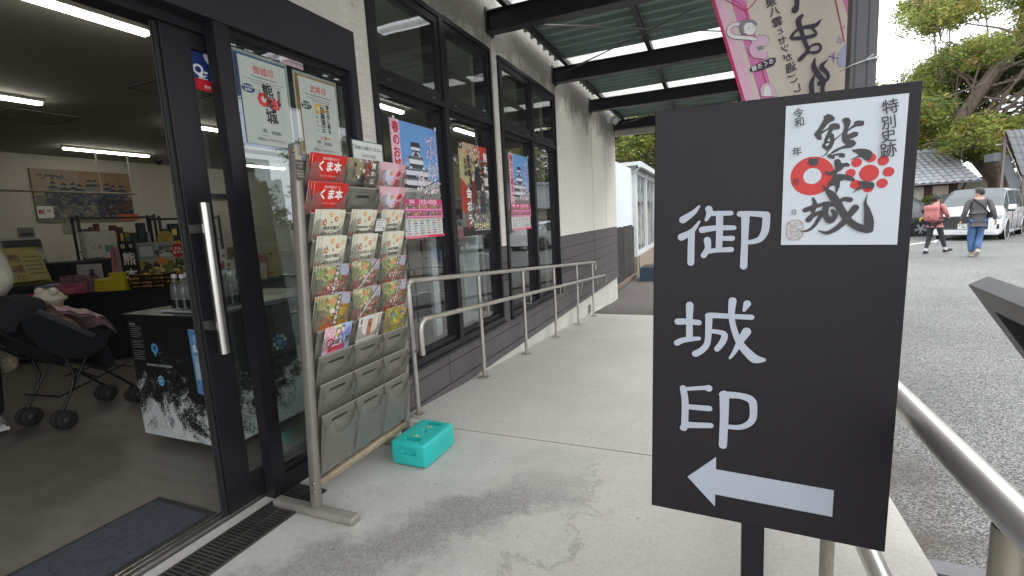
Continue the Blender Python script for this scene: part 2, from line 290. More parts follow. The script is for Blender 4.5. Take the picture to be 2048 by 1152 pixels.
B_NECK=[[(99.9,1969.6,12.7),(74.1,1977.4,13.6),(51.8,1968.3,14.4),(50.1,1945.5,14.5),(67.1,1928.7,14.4),(100.5,1918.6,14.3),(129.9,1911.1,14.2),(155.4,1898.7,13.4)]]
B_FACE=[[(105.5,1961.6),(114.5,1975.1),(136.3,1972.6),(151,1956.5),(153,1937.1),(142.4,1924),(126.1,1923.3),(109.5,1936)]]
B_HAIR=[[(90.7,1972.2),(99.7,1987.5),(121.6,1985),(143.4,1978.8),(157,1962.8),(151,1954.6),(136.3,1971.5),(114.5,1973.2),(105.5,1959.7),(109.5,1937.9),(111.4,1928),(100.4,1932),(92.8,1948.8)]]
B_KIM=[[(141,1897.6),(159,1898),(162.4,1914.5),(187.5,1911.6),(201.9,1897.6),(204,1878.3),(191.8,1865.4),(179.2,1871.5),(181.3,1852),(195.8,1843.8),(199.6,1825.9),(189.1,1816.3),(145.6,1829.6),(130.7,1849.6),(127.5,1873.2)]]
B_OBI=[[(154,1870.3),(179.2,1871.5),(183,1857.5),(165.1,1854.9)]]
B_BADGE=[[(131.6,1777.8),(135.1,1794.7),(160.5,1802),(210.5,1818.3),(228.2,1815.2),(230.3,1797.8),(221.7,1784),(161,1770.2),(142.7,1770.9)]]
B_HOOD=[[(177.1,1667.3),(173,1699.2),(183.5,1717),(201.5,1718.9),(219.7,1703.7),(230.9,1678.8),(238.4,1658.4)]]
B_HOODFACE=[[(186.2,1666),(186.8,1697.1),(194.5,1709.5),(207.2,1703.7),(214.8,1681.2),(216.9,1661.5)]]
B_LINES=[[(110.2,2029,5.9),(117.7,2008.5,5.2),(119.8,1987.3,4.5)],[(169.4,1812,5.2),(181,1763.9,4.9),(193.6,1721.3,4.5)],[(433.4,2004.2,4.8),(446.7,1941.1,4.4),(461.8,1873.8,4.1),(469.7,1832.9,3.8)],[(36,2082.6,4.5),(77,2051.1,4.5),(110.2,2025.2,5.2),(142.5,2044.7,4.4),(156.5,2067.9,4.4)],[(58.4,2077.8,2.3),(84.3,2060.9,2.2),(106.6,2029.7,2.2)],[(120.5,2071.9,2.2),(113.7,2043.3,2.2),(110.2,2025.2,2.2)]]
B_LUTE=[[(419.4,1787.5,5.6),(435.9,1780.9,4.2),(452.5,1772.6,3.5)],[(428.9,1796.8,2.8),(436.6,1762.6,2.8)],[(438.5,1800.5,2.8),(434.9,1762.8,2.8)],[(447,1837.1,2.8),(456.9,1831.6,2.7),(461.4,1839.8,2.7),(451.4,1850.7,2.7),(446.9,1840.7,2.1),(452.7,1861.2,1.7)],[(458.2,1885.3,2),(467.8,1887,2),(464.2,1896.6,1.7)]]
B_FISH=[[(476.3,1828.1),(463.9,1815.9),(451.8,1792.7),(449.6,1760.3),(456.9,1739),(469.8,1738.7),(479.4,1740.7)]]# ================================================================ ground
def concrete_mat():
    m = bpy.data.materials.new('landing_concrete'); m.use_nodes = True; n, l = N(m); b = n['Principled BSDF']
    tc = n.new('ShaderNodeTexCoord'); P = tc.outputs['Object']
    def noise(sc, det=6, ro=.6, dis=0):
        t = n.new('ShaderNodeTexNoise'); t.inputs['Scale'].default_value = sc; t.inputs['Detail'].default_value = det; t.inputs['Roughness'].default_value = ro; t.inputs['Distortion'].default_value = dis; l.new(P, t.inputs['Vector']); return t.outputs[0]
    def rng(v, a, b_, c=0, d=1):
        r = n.new('ShaderNodeMapRange'); r.inputs[1].default_value = a; r.inputs[2].default_value = b_; r.inputs[3].default_value = c; r.inputs[4].default_value = d; l.new(v, r.inputs[0]); return r.outputs[0]
    def mix(f, a, b_, bt='MIX'):
        x = n.new('ShaderNodeMix'); x.data_type = 'RGBA'; x.blend_type = bt
        if isinstance(f, float): x.inputs[0].default_value = f
        else: l.new(f, x.inputs[0])
        for k, v in ((6, a), (7, b_)):
            if isinstance(v, tuple): x.inputs[k].default_value = (*v, 1)
            else: l.new(v, x.inputs[k])
        return x.outputs[2]
    def math_(op, a, b_):
        x = n.new('ShaderNodeMath'); x.operation = op
        for k, v in ((0, a), (1, b_)):
            if isinstance(v, (int, float)): x.inputs[k].default_value = v
            else: l.new(v, x.inputs[k])
        return x.outputs[0]
    sx = n.new('ShaderNodeSeparateXYZ'); l.new(P, sx.inputs[0]); X, Y = sx.outputs[0], sx.outputs[1]
    # newer grey skim coat on the left of a ragged border, older tan concrete on the right
    nb = noise(2.6, 8, .7, .6)
    bx = math_('ADD', X, math_('MULTIPLY', math_('SUBTRACT', nb, .5), 1.15))
    edge = math_('ADD', bx, math_('MULTIPLY', Y, -.08))
    skim = rng(edge, -.70, -.675, 1, 0)
    skim = math_('MULTIPLY', skim, rng(Y, 2.2, 2.3, 1, 0))
    c = mix(rng(noise(1.4), .3, .7), (.505, .485, .445), (.585, .565, .52))
    g = mix(rng(noise(2.1, 8), .35, .65), (.47, .46, .43), (.58, .575, .535))
    rim = math_('MULTIPLY', rng(edge, -.705, -.678, 0, 1), rng(edge, -.672, -.655, 1, 0))
    c = mix(skim, c, g); c = mix(math_('MULTIPLY', math_('MULTIPLY', rim, .45), rng(Y, 2.2, 2.3, 1, 0)), c, (.22, .21, .19))
    # worn darker foot traffic patch with exposed aggregate
    wy = math_('ABSOLUTE', math_('ADD', math_('ADD', X, 1.02), math_('MULTIPLY', math_('SUBTRACT', Y, 1.5), -.75)), 0)
    wear = math_('MULTIPLY', rng(math_('ADD', wy, math_('MULTIPLY', noise(4.5, 9, .72), .75)), .48, .62, 1, 0), rng(Y, 1.75, 2.1, 1, 0))
    wear = math_('MULTIPLY', wear, .8)
    vo = n.new('ShaderNodeTexVoronoi'); vo.inputs['Scale'].default_value = 190; l.new(P, vo.inputs['Vector'])
    agg = mix(rng(vo.outputs['Color'], .2, .9), (.20, .195, .18), (.40, .39, .36))
    c = mix(wear, c, agg)
    c = mix(rng(noise(55, 4, .8), .30, .70), c, mix(1.0, c, (.80, .79, .78), 'MULTIPLY'))
    c = mix(math_('MULTIPLY', rng(noise(150, 2, .7), .56, .72), .55), c, (.22, .21, .19))
    c = mix(math_('MULTIPLY', rng(noise(3.3, 9, .75, 1.0), .57, .72), .35), c, (.30, .27, .22))
    vs = n.new('ShaderNodeTexVoronoi'); vs.inputs['Scale'].default_value = 7; l.new(P, vs.inputs['Vector'])
    c = mix(math_('MULTIPLY', rng(vs.outputs['Distance'], .035, .05, 1, 0), .6), c, (.10, .09, .075))
    l.new(c, b.inputs['Base Color']); l.new(rng(noise(5), .3, .7, .62, .9), b.inputs['Roughness'])
    bu = n.new('ShaderNodeBump'); bu.inputs['Strength'].default_value = .5; bu.inputs['Distance'].default_value = .004
    l.new(math_('ADD', noise(120, 5, .75), math_('MULTIPLY', math_('MULTIPLY', vo.outputs['Distance'], wear), 1.5)), bu.inputs['Height']); l.new(bu.outputs[0], b.inputs['Normal'])
    return m
def asphalt_mat(name, dark, light, sc, bumpd):
    m = bpy.data.materials.new(name); m.use_nodes = True; n, l = N(m); b = n['Principled BSDF']; b.inputs['Roughness'].default_value = .85
    tc = n.new('ShaderNodeTexCoord'); P = tc.outputs['Object']
    v = n.new('ShaderNodeTexVoronoi'); v.inputs['Scale'].default_value = sc; v.inputs['Randomness'].default_value = 1; l.new(P, v.inputs['Vector'])
    g = n.new('ShaderNodeTexNoise'); g.inputs['Scale'].default_value = .55; g.inputs['Detail'].default_value = 7; l.new(P, g.inputs['Vector'])
    cr = n.new('ShaderNodeValToRGB'); e = cr.color_ramp.elements; e[0].color = (*dark, 1); e[1].color = (*light, 1); e[0].position = .15; e[1].position = .85
    sp = n.new('ShaderNodeSeparateColor'); l.new(v.outputs['Color'], sp.inputs[0]); l.new(sp.outputs[0], cr.inputs[0])
    r = n.new('ShaderNodeMapRange'); r.inputs[1].default_value = .3; r.inputs[2].default_value = .7; r.inputs[3].default_value = .78; r.inputs[4].default_value = 1.2; l.new(g.outputs[0], r.inputs[0])
    x = n.new('ShaderNodeMix'); x.data_type = 'RGBA'; x.blend_type = 'MULTIPLY'; x.inputs[0].default_value = 1; l.new(cr.outputs[0], x.inputs[6]); l.new(r.outputs[0], x.inputs[7])
    d = n.new('ShaderNodeMapRange'); d.inputs[1].default_value = .25; d.inputs[2].default_value = .75; d.inputs[3].default_value = 1.1; d.inputs[4].default_value = .25; l.new(v.outputs['Distance'], d.inputs[0])
    y = n.new('ShaderNodeMix'); y.data_type = 'RGBA'; y.blend_type = 'MULTIPLY'; y.inputs[0].default_value = .8; l.new(x.outputs[2], y.inputs[6]); l.new(d.outputs[0], y.inputs[7])
    # brown moss in the gutter along the kerb
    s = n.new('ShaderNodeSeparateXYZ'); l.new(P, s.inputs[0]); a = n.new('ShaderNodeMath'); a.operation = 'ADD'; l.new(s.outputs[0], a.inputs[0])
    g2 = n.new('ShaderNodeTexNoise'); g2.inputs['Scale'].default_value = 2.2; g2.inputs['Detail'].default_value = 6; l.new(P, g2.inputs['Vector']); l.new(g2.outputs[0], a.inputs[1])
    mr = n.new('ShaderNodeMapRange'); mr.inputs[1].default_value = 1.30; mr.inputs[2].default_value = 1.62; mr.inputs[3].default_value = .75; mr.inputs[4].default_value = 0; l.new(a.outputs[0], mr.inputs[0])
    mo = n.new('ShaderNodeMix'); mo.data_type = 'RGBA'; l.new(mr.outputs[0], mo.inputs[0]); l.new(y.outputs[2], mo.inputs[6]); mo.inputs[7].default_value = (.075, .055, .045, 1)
    l.new(mo.outputs[2], b.inputs['Base Color'])
    u = n.new('ShaderNodeBump'); u.inputs['Strength'].default_value = 1; u.inputs['Distance'].default_value = bumpd; u.invert = True; l.new(v.outputs['Distance'], u.inputs['Height']); l.new(u.outputs[0], b.inputs['Normal'])
    return m
CONC = concrete_mat()
ASPH_NEAR = asphalt_mat('coarse_asphalt', (.07, .07, .068), (.34, .34, .325), 125, .004)
ASPH_FAR = asphalt_mat('smooth_asphalt', (.17, .17, .165), (.29, .293, .28), 70, .002)
RAMP = lambda y: -.072*(y-2.35)
def structure(mb, name): o = mb.build(name); o['kind'] = 'structure'; return o
def at_zero(mb, name):   # object whose origin is the world origin, so ground textures line up
    o = mb.build(name); loc = o.location.copy(); o.data.transform(Matrix.Translation(loc)); o.location = (0, 0, 0); o['kind'] = 'structure'; return o
def lot_z(x, y):
    t = min(1, max(0, (y-7.4)/2.4)); k = min(1, max(0, (2.5-x)/3)); s = t*t*(3-2*t)*k
    return -.372-.15*s
mb = MB(); mb.box(-1.85, .66, -3, 2.320, -.6, 0, CONC); at_zero(mb, 'concrete_landing')
mb = MB(); y0, y1 = 2.329, 7.55
P8 = [(-1.85, y0, 0), (.66, y0, 0), (.66, y1, RAMP(y1)), (-1.85, y1, RAMP(y1))]
mb.raw(P8+[(x, y, -.7) for x, y, z in P8], [(0, 1, 2, 3), (0, 4, 5, 1), (1, 5, 6, 2), (2, 6, 7, 3), (3, 7, 4, 0)], CONC); at_zero(mb, 'concrete_ramp')
mb = MB(); mb.box(-1.85, .66, 2.3195, 2.3295, -.5, -.004, mat('joint_tar', (.05, .048, .045), .9)); structure(mb, 'expansion_joint')
mb = MB(); xs = [-9, -6, -4, -3, -2, -1.5, -1, -.5, 0, .5, .66, 1, 1.5, 2, 2.6, 3.2]; ys = [-12, 2, 5, 6.5, 7.0, 7.4, 7.8, 8.2, 8.4]
def sheet(mb, xs, ys, m, zf):
    vs = [(x, y, zf(x, y)) for y in ys for x in xs]; n = len(xs)
    mb.raw(vs, [(j*n+i, j*n+i+1, (j+1)*n+i+1, (j+1)*n+i) for j in range(len(ys)-1) for i in range(n-1)], m)
sheet(mb, [-1.0, 0, .66, 1, 1.6, 2.4, 3.2, 6, 10, 20, 60], ys, ASPH_NEAR, lot_z); at_zero(mb, 'coarse_asphalt')
mb = MB(); sheet(mb, [-60, -20, -9, -6, -4, -3, -2.4, -1.8, -1.2, -.6, 0, .6, 1.2, 1.8, 2.4, 3.2, 6, 12, 30, 90, 300], [8.4, 8.8, 9.2, 9.6, 10, 11, 14, 20, 40, 100, 400], ASPH_FAR, lot_z)
sheet(mb, [-1.85, -1.4, -1.0], [7.0, 7.4, 7.8, 8.2, 8.4], ASPH_FAR, lot_z); at_zero(mb, 'parking_lot')
LINEW = mat('road_paint', (.74, .74, .72), .7, var=.2, vscale=9)
mb = MB()
for a, b in (((1800, 492), (1862, 483)),):
    p, q = onz(*a, -.366), onz(*b, -.366); mb.bar(p, q, .12, .002, LINEW)
for k in range(6):
    mb.bar((4.5+k*2.6, 21.4, -.367), (6.4+k*2.6, 25.9, -.367), .12, .002, LINEW)
structure(mb, 'parking_lines')
# shop floor
def vinyl():
    m = mat('shop_vinyl', (.165, .152, .130), .38, var=.28, vscale=5, stretch=(1.2, 4, 1), bump=.12, bscale=30); return m
mb = MB(); mb.box(-10.3, -1.995, -3, 9.75, -.3, -.004, vinyl()); structure(mb, 'shop_floor')

# ================================================================ shop building
DARKM = mat('dark_bronze_frame', (.013, .0115, .0145), .40, var=.15, vscale=3, bump=.05, bscale=200, spec=.35)
DARKF = mat('dark_painted_panel', (.024, .021, .026), .5, var=.12, vscale=2, spec=.35)
def plaster_mat():
    m = bpy.data.materials.new('ribbed_plaster'); m.use_nodes = True; n, l = N(m); b = n['Principled BSDF']; b.inputs['Roughness'].default_value = .85
    tc = n.new('ShaderNodeTexCoord'); P = tc.outputs['Object']
    mp = n.new('ShaderNodeMapping'); mp.inputs['Scale'].default_value = (1, 5, 62); l.new(P, mp.inputs[0])
    t = n.new('ShaderNodeTexNoise'); t.inputs['Scale'].default_value = 1.6; t.inputs['Detail'].default_value = 5; t.inputs['Roughness'].default_value = .7; l.new(mp.outputs[0], t.inputs['Vector'])
    u = n.new('ShaderNodeBump'); u.inputs['Strength'].default_value = 1; u.inputs['Distance'].default_value = .012; l.new(t.outputs[0], u.inputs['Height']); l.new(u.outputs[0], b.inputs['Normal'])
    # soot and mould stains with a ragged lower edge near the beam pockets
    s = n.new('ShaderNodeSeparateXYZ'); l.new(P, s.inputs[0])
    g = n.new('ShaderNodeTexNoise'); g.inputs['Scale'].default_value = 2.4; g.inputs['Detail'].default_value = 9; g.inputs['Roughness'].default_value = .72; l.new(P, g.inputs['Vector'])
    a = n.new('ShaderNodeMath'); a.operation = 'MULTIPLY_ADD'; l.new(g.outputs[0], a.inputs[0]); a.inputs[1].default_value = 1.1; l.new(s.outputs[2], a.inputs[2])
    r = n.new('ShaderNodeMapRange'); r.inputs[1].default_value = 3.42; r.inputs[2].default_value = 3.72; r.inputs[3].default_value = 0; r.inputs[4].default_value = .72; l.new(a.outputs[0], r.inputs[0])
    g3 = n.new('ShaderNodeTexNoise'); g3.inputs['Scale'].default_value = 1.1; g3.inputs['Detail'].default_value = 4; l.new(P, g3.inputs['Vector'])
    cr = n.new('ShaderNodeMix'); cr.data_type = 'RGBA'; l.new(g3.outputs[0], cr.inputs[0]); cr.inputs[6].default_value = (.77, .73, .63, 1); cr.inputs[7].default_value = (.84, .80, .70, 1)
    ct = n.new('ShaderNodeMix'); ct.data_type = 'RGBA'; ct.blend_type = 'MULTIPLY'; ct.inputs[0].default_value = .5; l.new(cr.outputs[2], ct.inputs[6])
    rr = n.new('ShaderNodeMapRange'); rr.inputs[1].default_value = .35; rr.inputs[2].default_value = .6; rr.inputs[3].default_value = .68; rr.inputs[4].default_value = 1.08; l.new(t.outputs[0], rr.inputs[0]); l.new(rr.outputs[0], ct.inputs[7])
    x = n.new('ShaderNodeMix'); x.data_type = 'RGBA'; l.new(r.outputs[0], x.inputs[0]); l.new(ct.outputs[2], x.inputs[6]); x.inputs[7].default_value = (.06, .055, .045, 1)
    l.new(x.outputs[2], b.inputs['Base Color']); return m
PLAS = plaster_mat()
CLAD = mat('wood_grain_siding', (.088, .079, .080), .6, var=.25, vscale=3, bump=.5, bscale=9, stretch=(1, 2, 30))
CLADD = mat('siding_groove', (.02, .018, .018), .8)
BASEC = mat('foundation_concrete', (.50, .49, .44), .85, var=.13, vscale=3, bump=.2, bscale=40)
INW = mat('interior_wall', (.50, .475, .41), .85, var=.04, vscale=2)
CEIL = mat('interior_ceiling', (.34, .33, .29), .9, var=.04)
FX = -1.85
shop = thing('shop_building', 'long shop building with ribbed cream plaster above dark brown siding and black framed glass', 'building', (FX, 4, -.37))
def wallseg(mb, y0, y1, z0, z1, m, t=.15, x=FX): mb.box(x-t, x, y0, y1, z0, z1, m)
Z0, CT = -.002, .965      # siding foot, siding top
W1 = (2.40, 4.068); W2 = (4.235, 5.93); WB, WT = .262, 2.70; WALLT = 3.75; WEND = 9.88
mb = MB()   # plaster
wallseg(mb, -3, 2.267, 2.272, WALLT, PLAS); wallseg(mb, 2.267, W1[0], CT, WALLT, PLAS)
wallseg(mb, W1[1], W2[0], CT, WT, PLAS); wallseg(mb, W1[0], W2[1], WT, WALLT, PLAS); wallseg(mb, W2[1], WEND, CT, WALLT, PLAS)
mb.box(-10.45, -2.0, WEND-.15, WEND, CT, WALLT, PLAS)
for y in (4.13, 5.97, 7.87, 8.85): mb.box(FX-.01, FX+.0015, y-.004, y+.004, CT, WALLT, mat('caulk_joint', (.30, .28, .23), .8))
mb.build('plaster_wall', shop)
mb = MB()   # siding boards, each a bevelled board with a groove
def boards(y0, y1, z0, z1):
    wallseg(mb, y0, y1, z0, z1, CLADD, .146, FX-.004)
    z = Z0
    while z < CT-.01:
        a, b = max(z+.004, z0), min(z+.1605-.004, z1)
        if b-a > .012: mb.box(FX-.03, FX+.001+(.0), y0, y1, a, b, CLAD)
        z += .1605
boards(2.267, W1[0], Z0, CT); boards(W1[1], W2[0], WB, CT); boards(W1[0], W2[1], Z0, WB); boards(W2[1], WEND, Z0, CT)
mb.box(FX-.15, FX+.014, 2.267, WEND+.01, Z0-.062, Z0, CLAD)
for y in (3.03, 4.9, 7.9): mb.box(FX-.02, FX+.0025, y-.003, y+.003, Z0, WB if y < 6 else CT, CLADD)
mb.build('wood_grain_siding', shop)
mb = MB(); mb.box(FX-.15, FX-.012, 2.267, WEND-.01, -.75, Z0-.062, BASEC); mb.box(-10.4, FX-.16, WEND-.14, WEND-.02, -.75, CT, BASEC)
mb.box(FX-.02, FX+.0, 7.35, 7.50, -.34, -.20, mat('galvanised', (.45, .45, .44), .4, 1)); mb.build('foundation', shop)
# dark entrance surround with a pane opening and the door opening
GL0, GL1, GT = 1.497, 2.216, 2.055
mb = MB()
mb.box(-1.90, FX+.012, -3, 2.267, GT, 2.272, DARKF); mb.box(-1.90, FX+.012, GL1, 2.267, 0, GT, DARKF)
mb.box(-1.90, FX+.004, 1.43, GL0, 0, GT, DARKM); mb.box(-1.898, FX+.002, GL0, GL1, 0, .088, DARKM)
mb.box(-1.99, -1.90, -3, 2.267, 2.01, 2.272, DARKM); mb.build('entrance_surround', shop)
def pane(name, x, y0, y1, z0, z1, par, label=None):
    mb = MB(); mb.box(x-.003, x+.003, y0, y1, z0, z1, GLASS); return tag(mb.build(name, par), label)
fw = MB(); fw.box(-1.893, -1.866, GL0, GL0+.02, .088, GT, DARKM); fw.box(-1.893, -1.866, GL1-.02, GL1, .088, GT, DARKM); fw.box(-1.893, -1.866, GL0+.02, GL1-.02, GT-.03, GT, DARKM); fw.box(-1.893, -1.866, GL0+.02, GL1-.02, .088, .115, DARKM)
fw = fw.build('side_window', shop); pane('pane', -1.88, GL0+.018, GL1-.018, .11, GT-.028, fw)
# sliding door leaf, slid open behind the fixed pane
mb = MB()
for y0, y1, z0, z1 in ((1.262, 1.375, .012, 2.02), (2.10, 2.19, .012, 2.02), (1.375, 2.10, .012, .13), (1.375, 2.10, 1.945, 2.02)):
    mb.box(-1.955, -1.918, y0, y1, z0, z1, DARKM)
mb.box(-1.945, -1.928, 1.244, 1.262, .012, 2.02, mat('rubber_seal', (.012, .012, .012), .6)); mb.box(-1.938, -1.933, 1.2375, 1.244, .012, 2.02, mat('seal_grey', (.06, .06, .065), .5))
leaf = tag(mb.build('sliding_door', shop, bevel=.003), 'black framed glass door leaf slid open')
pane('pane', -1.937, 1.374, 2.101, .129, 1.946, leaf)
STEEL = mat('brushed_steel', (.56, .54, .50), .30, 1, var=.08, vscale=4, bump=.05, bscale=60, stretch=(1, 1, .05))
mb = MB(); hx = -1.845; mb.tube([(hx, 1.288, .727), (hx, 1.288, 1.335)], .0185, STEEL, 20)
for z in (.845, 1.235): mb.obox(((hx-1.918)/2, 1.283, z), ((hx+1.918)/2+.002, 0, 0), (0, .016, 0), (0, 0, .017), STEEL)
mb.build('handle', leaf)
# strip windows: mullioned bays with awning lights above
def bay(y0, y1, par):
    zt0, zt1 = 2.045, 2.085
    mb = MB()
    xo = FX+.022; xi = -1.99
    ym = (y0+y1)/2-.01
    for a, b in ((y0, y0+.035), (y1-.035, y1), (ym-.028, ym+.028)): mb.box(xi, xo, a, b, WB, WT, DARKM)
    for a, b in ((y0+.035, ym-.028), (ym+.028, y1-.035)):
        mb.box(xi, xo, a, b, WT-.035, WT, DARKM); mb.box(xi, xo, a, b, WB, WB+.05, DARKM); mb.box(xi, xo, a, b, zt0, zt1, DARKM)
        mb.box(xi+.02, FX-.012, a, a+.022, WB+.05, zt0, DARKM); mb.box(xi+.02, FX-.012, b-.022, b, WB+.05, zt0, DARKM)
        mb.box(xi+.02, FX-.012, a+.022, b-.022, zt0-.025, zt0, DARKM); mb.box(xi+.02, FX-.012, a+.022, b-.022, WB+.05, WB+.085, DARKM)
    mb.box(xi, xo+.014, y0-.01, y1+.01, WB-.022, WB, DARKM)
    f = mb.build('window', par, bevel=.0025)
    for a, b in ((y0+.035, ym-.028), (ym+.028, y1-.035)):
        pane('pane', FX-.04, a+.02, b-.02, WB+.083, zt0-.023, f)
        s = MB()
        a2, b2, c, d = a+.004, b-.004, zt1+.006, WT-.039
        for q in ((a2, a2+.045, c, d), (b2-.045, b2, c, d), (a2+.045, b2-.045, c, c+.055), (a2+.045, b2-.045, d-.045, d)): s.box(FX-.03, FX+.012, *q, DARKM)
        s.box(FX-.0095, FX-.006, a2+.045, b2-.045, c+.055, d-.045, GLASS)
        for yy in (a2+.10, b2-.14): s.box(FX+.012, FX+.016, yy, yy+.035, c-.004, c+.002, STEEL)
        s.build('awning_window', f)
    return f
bay(*W1, shop); bay(*W2, shop)
# interior shell
mb = MB(); mb.box(-10.45, -10.3, -3, 9.75, 0, 2.7, INW); mb.box(-10.3, -2.0, 9.6, 9.75, 0, 2.7, INW); mb.box(-10.3, -2.0, -3.15, -3, 0, 2.7, INW)
mb.box(-2.06, -2.001, W2[1]+.03, 9.6, 0, 2.7, INW); mb.box(-2.05, -2.001, W1[1]+.02, W2[0]-.02, 0, 2.7, INW); mb.box(-2.05, -2.001, 2.25, W1[0]-.02, 0, 2.7, INW); mb.box(-2.05, -2.001, W1[0]-.02, W2[1]+.03, 0, WB-.02, INW)
mb.box(-2.08, -2.001, -3, -.9, 0, 2.7, INW)
mb.box(-10.3, -10.26, -3, 9.6, 0, .08, mat('skirting', (.06, .055, .05), .6)); mb.build('interior_wall', shop)
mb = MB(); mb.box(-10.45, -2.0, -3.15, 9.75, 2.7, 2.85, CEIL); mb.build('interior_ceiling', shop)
mb = MB(); mb.box(-10.6, FX-.001, -3.2, WEND-.001, WALLT, WALLT+.12, mat('roof_metal', (.12, .12, .13), .5)); mb.build('roof', shop)
mb = MB(); mb.box(-10.29, -10.2, 7.0, 7.12, 0, 2.05, DARKF); mb.box(-10.29, -10.2, 8.0, 8.12, 0, 2.05, DARKF); mb.box(-10.29, -10.2, 7.0, 8.12, 2.05, 2.15, DARKF); mb.build('door_frame', shop)
# threshold
mb = MB()
mb.box(-1.995, -1.912, -3, 2.25, -.12, .003, mat('threshold_dark', (.05, .05, .05), .5)); 
for x in (-1.985, -1.955, -1.925): mb.box(x-.004, x+.004, -3, 2.25, .003, .012, STEEL)
mb.box(-1.9115, -1.8515, -3, 2.25, -.12, -.001, CONC); mb.build('threshold', shop)

# ---------------------------------------------------------------- canopy over the walkway
BEAM = mat('black_steel', (.016, .015, .018), .45, var=.2, vscale=3, bump=.05, bscale=80)
GREEN = mat('green_roof_sheet', (.24, .32, .29), .45, var=.14, vscale=2, stretch=(1, 3, 1))
def translucent():
    m = bpy.data.materials.new('clear_roof_sheet'); m.use_nodes = True; n, l = N(m); n.clear(); o = n.new('ShaderNodeOutputMaterial')
    a = n.new('ShaderNodeBsdfTranslucent'); a.inputs[0].default_value = (.93, .93, .90, 1); b = n.new('ShaderNodeBsdfTransparent'); b.inputs[0].default_value = (.9, .9, .88, 1)
    x = n.new('ShaderNodeMixShader'); x.inputs[0].default_value = .55; l.new(a.outputs[0], x.inputs[1]); l.new(b.outputs[0], x.inputs[2]); l.new(x.outputs[0], o.inputs[0]); return m
CLEAR = translucent()
canopy = thing('walkway_canopy', 'green corrugated metal canopy on black steel beams over the walkway', 'canopy', (-.7, 5, -.37))
BY = [.39, 2.25, 4.11, 5.97, 7.85, 9.82]
def ibeam(mb, p, q, w, h, m, t=.012):
    p = Vector(p); q = Vector(q); up = Vector((0, 0, 1))
    mb.bar(p+up*(h/2-t/2), q+up*(h/2-t/2), w, t, m); mb.bar(p-up*(h/2-t/2), q-up*(h/2-t/2), w, t, m); mb.bar(p, q, t, h-2*t, m)
for y in BY:
    mb = MB(); ibeam(mb, (FX+.004, y, 2.93), (.72, y, 2.93), .11, .175, BEAM); mb.box(FX-.02, FX+.016, y-.075, y+.075, 2.83, 3.04, BEAM); mb.box(FX+.002, FX+.16, y-.057, y+.057, 2.846, 2.858, BEAM)
    mb.build('beam', canopy)
for x in (-1.665, -.69, .36):
    mb = MB(); mb.box(x-.025, x+.025, -1.5, 10.0, 3.0185, 3.0665, BEAM); mb.box(x+.02, x+.028, -1.5, 10.0, 3.06, 3.085, mat('galvanised', (.45, .45, .44), .4, 1)); mb.build('purlin', canopy)
def corr(mb, y0, y1, m, pitch=.19):
    ny = max(1, int(round((y1-y0)/pitch))); pr = []
    for i in range(ny):
        a = y0+(y1-y0)*i/ny; d = (y1-y0)/ny
        pr += [(a, 3.118), (a+d*.40, 3.118), (a+d*.43, 3.072), (a+d*.55, 3.072), (a+d*.58, 3.118)]
    pr.append((y1, 3.118)); vs = []
    for x in (-1.79, .78): vs += [(x, y, z+.012*(x+1.8)) for y, z in pr]
    n = len(pr); mb.raw(vs, [(i, i+1, n+i+1, n+i) for i in range(n-1)], m)
green = MB()
ye = [-1.5]+BY[:-1]+[10.0]
for i, y in enumerate(BY[:-1]):
    clear = MB(); corr(clear, y-.03, y+.42, CLEAR, .15); clear.build('clear_roof_sheet', canopy); corr(green, y+.42, BY[i+1]-.03, GREEN)
corr(green, -1.5, BY[0]-.03, GREEN); corr(green, 9.79, 10.0, GREEN)
green.build('roof_sheet', canopy)
ROD = mat('brace_rod_steel', (.20, .19, .18), .45, .8, var=.2)
def rod(p, q, buckle=.25):
    mb = MB(); mb.tube([p, q], .0065, ROD, 8); p = Vector(p); q = Vector(q)
    a = p.lerp(q, buckle); d = (q-p).normalized(); s = d.cross(Vector((0, 0, 1)))
    for k in (-1, 1): mb.tube([a+s*.014*k-d*.09, a+s*.014*k+d*.09], .006, ROD, 6)
    mb.lathe(a-d*.11, [(.001, 0), (.012, .004), (.012, .03), (.001, .034)], ROD, 8, d); mb.lathe(a+d*.08, [(.001, 0), (.012, .004), (.012, .03), (.001, .034)], ROD, 8, d)
    mb.build('brace_rod', canopy)
for i in (2, 4): 
    a, b = BY[i]+.06, BY[i+1]-.06
    rod((-1.78, a, 2.94), (.62, b, 2.94), .27); rod((-1.70, b, 2.94), (.62, a, 2.94), .12)
for y in (.39, 2.25, 5.97, 9.82):
    mb = MB(); x0, x1 = .455, .535; z0 = -.6 if y > 2.3 else -.002
    mb.box(x0, x1, y-.037, y+.037, z0, 2.842, mat('post_steel', (.055, .053, .056), .42, var=.25, vscale=4, stretch=(1, 1, .15)))
    for xx in (x0+.012, x0+.05): mb.box(xx, xx+.004, y-.0385, y+.0385, z0, 2.842, BEAM)
    mb.box(x0-.05, x1+.05, y-.08, y+.08, z0, z0+.012, BEAM) if y < 2.3 else None
    mb.build('post', canopy)
mb = MB(); FG = mat('fascia_grey', (.40, .37, .32), .6, var=.08); mb.box(-1.86, .8, 9.95, 10.02, 2.75, 2.93, FG); mb.box(.80, .86, -1.5, 10.02, 2.66, 3.14, BEAM)  # black outer valance is unseen, added to cut sky reflection in the entrance glass
mb.tube([(-1.5, 9.945, 2.90), (-1.5, 9.945, 2.76)], .012, FG, 8); mb.build('fascia_and_added_valance', canopy)

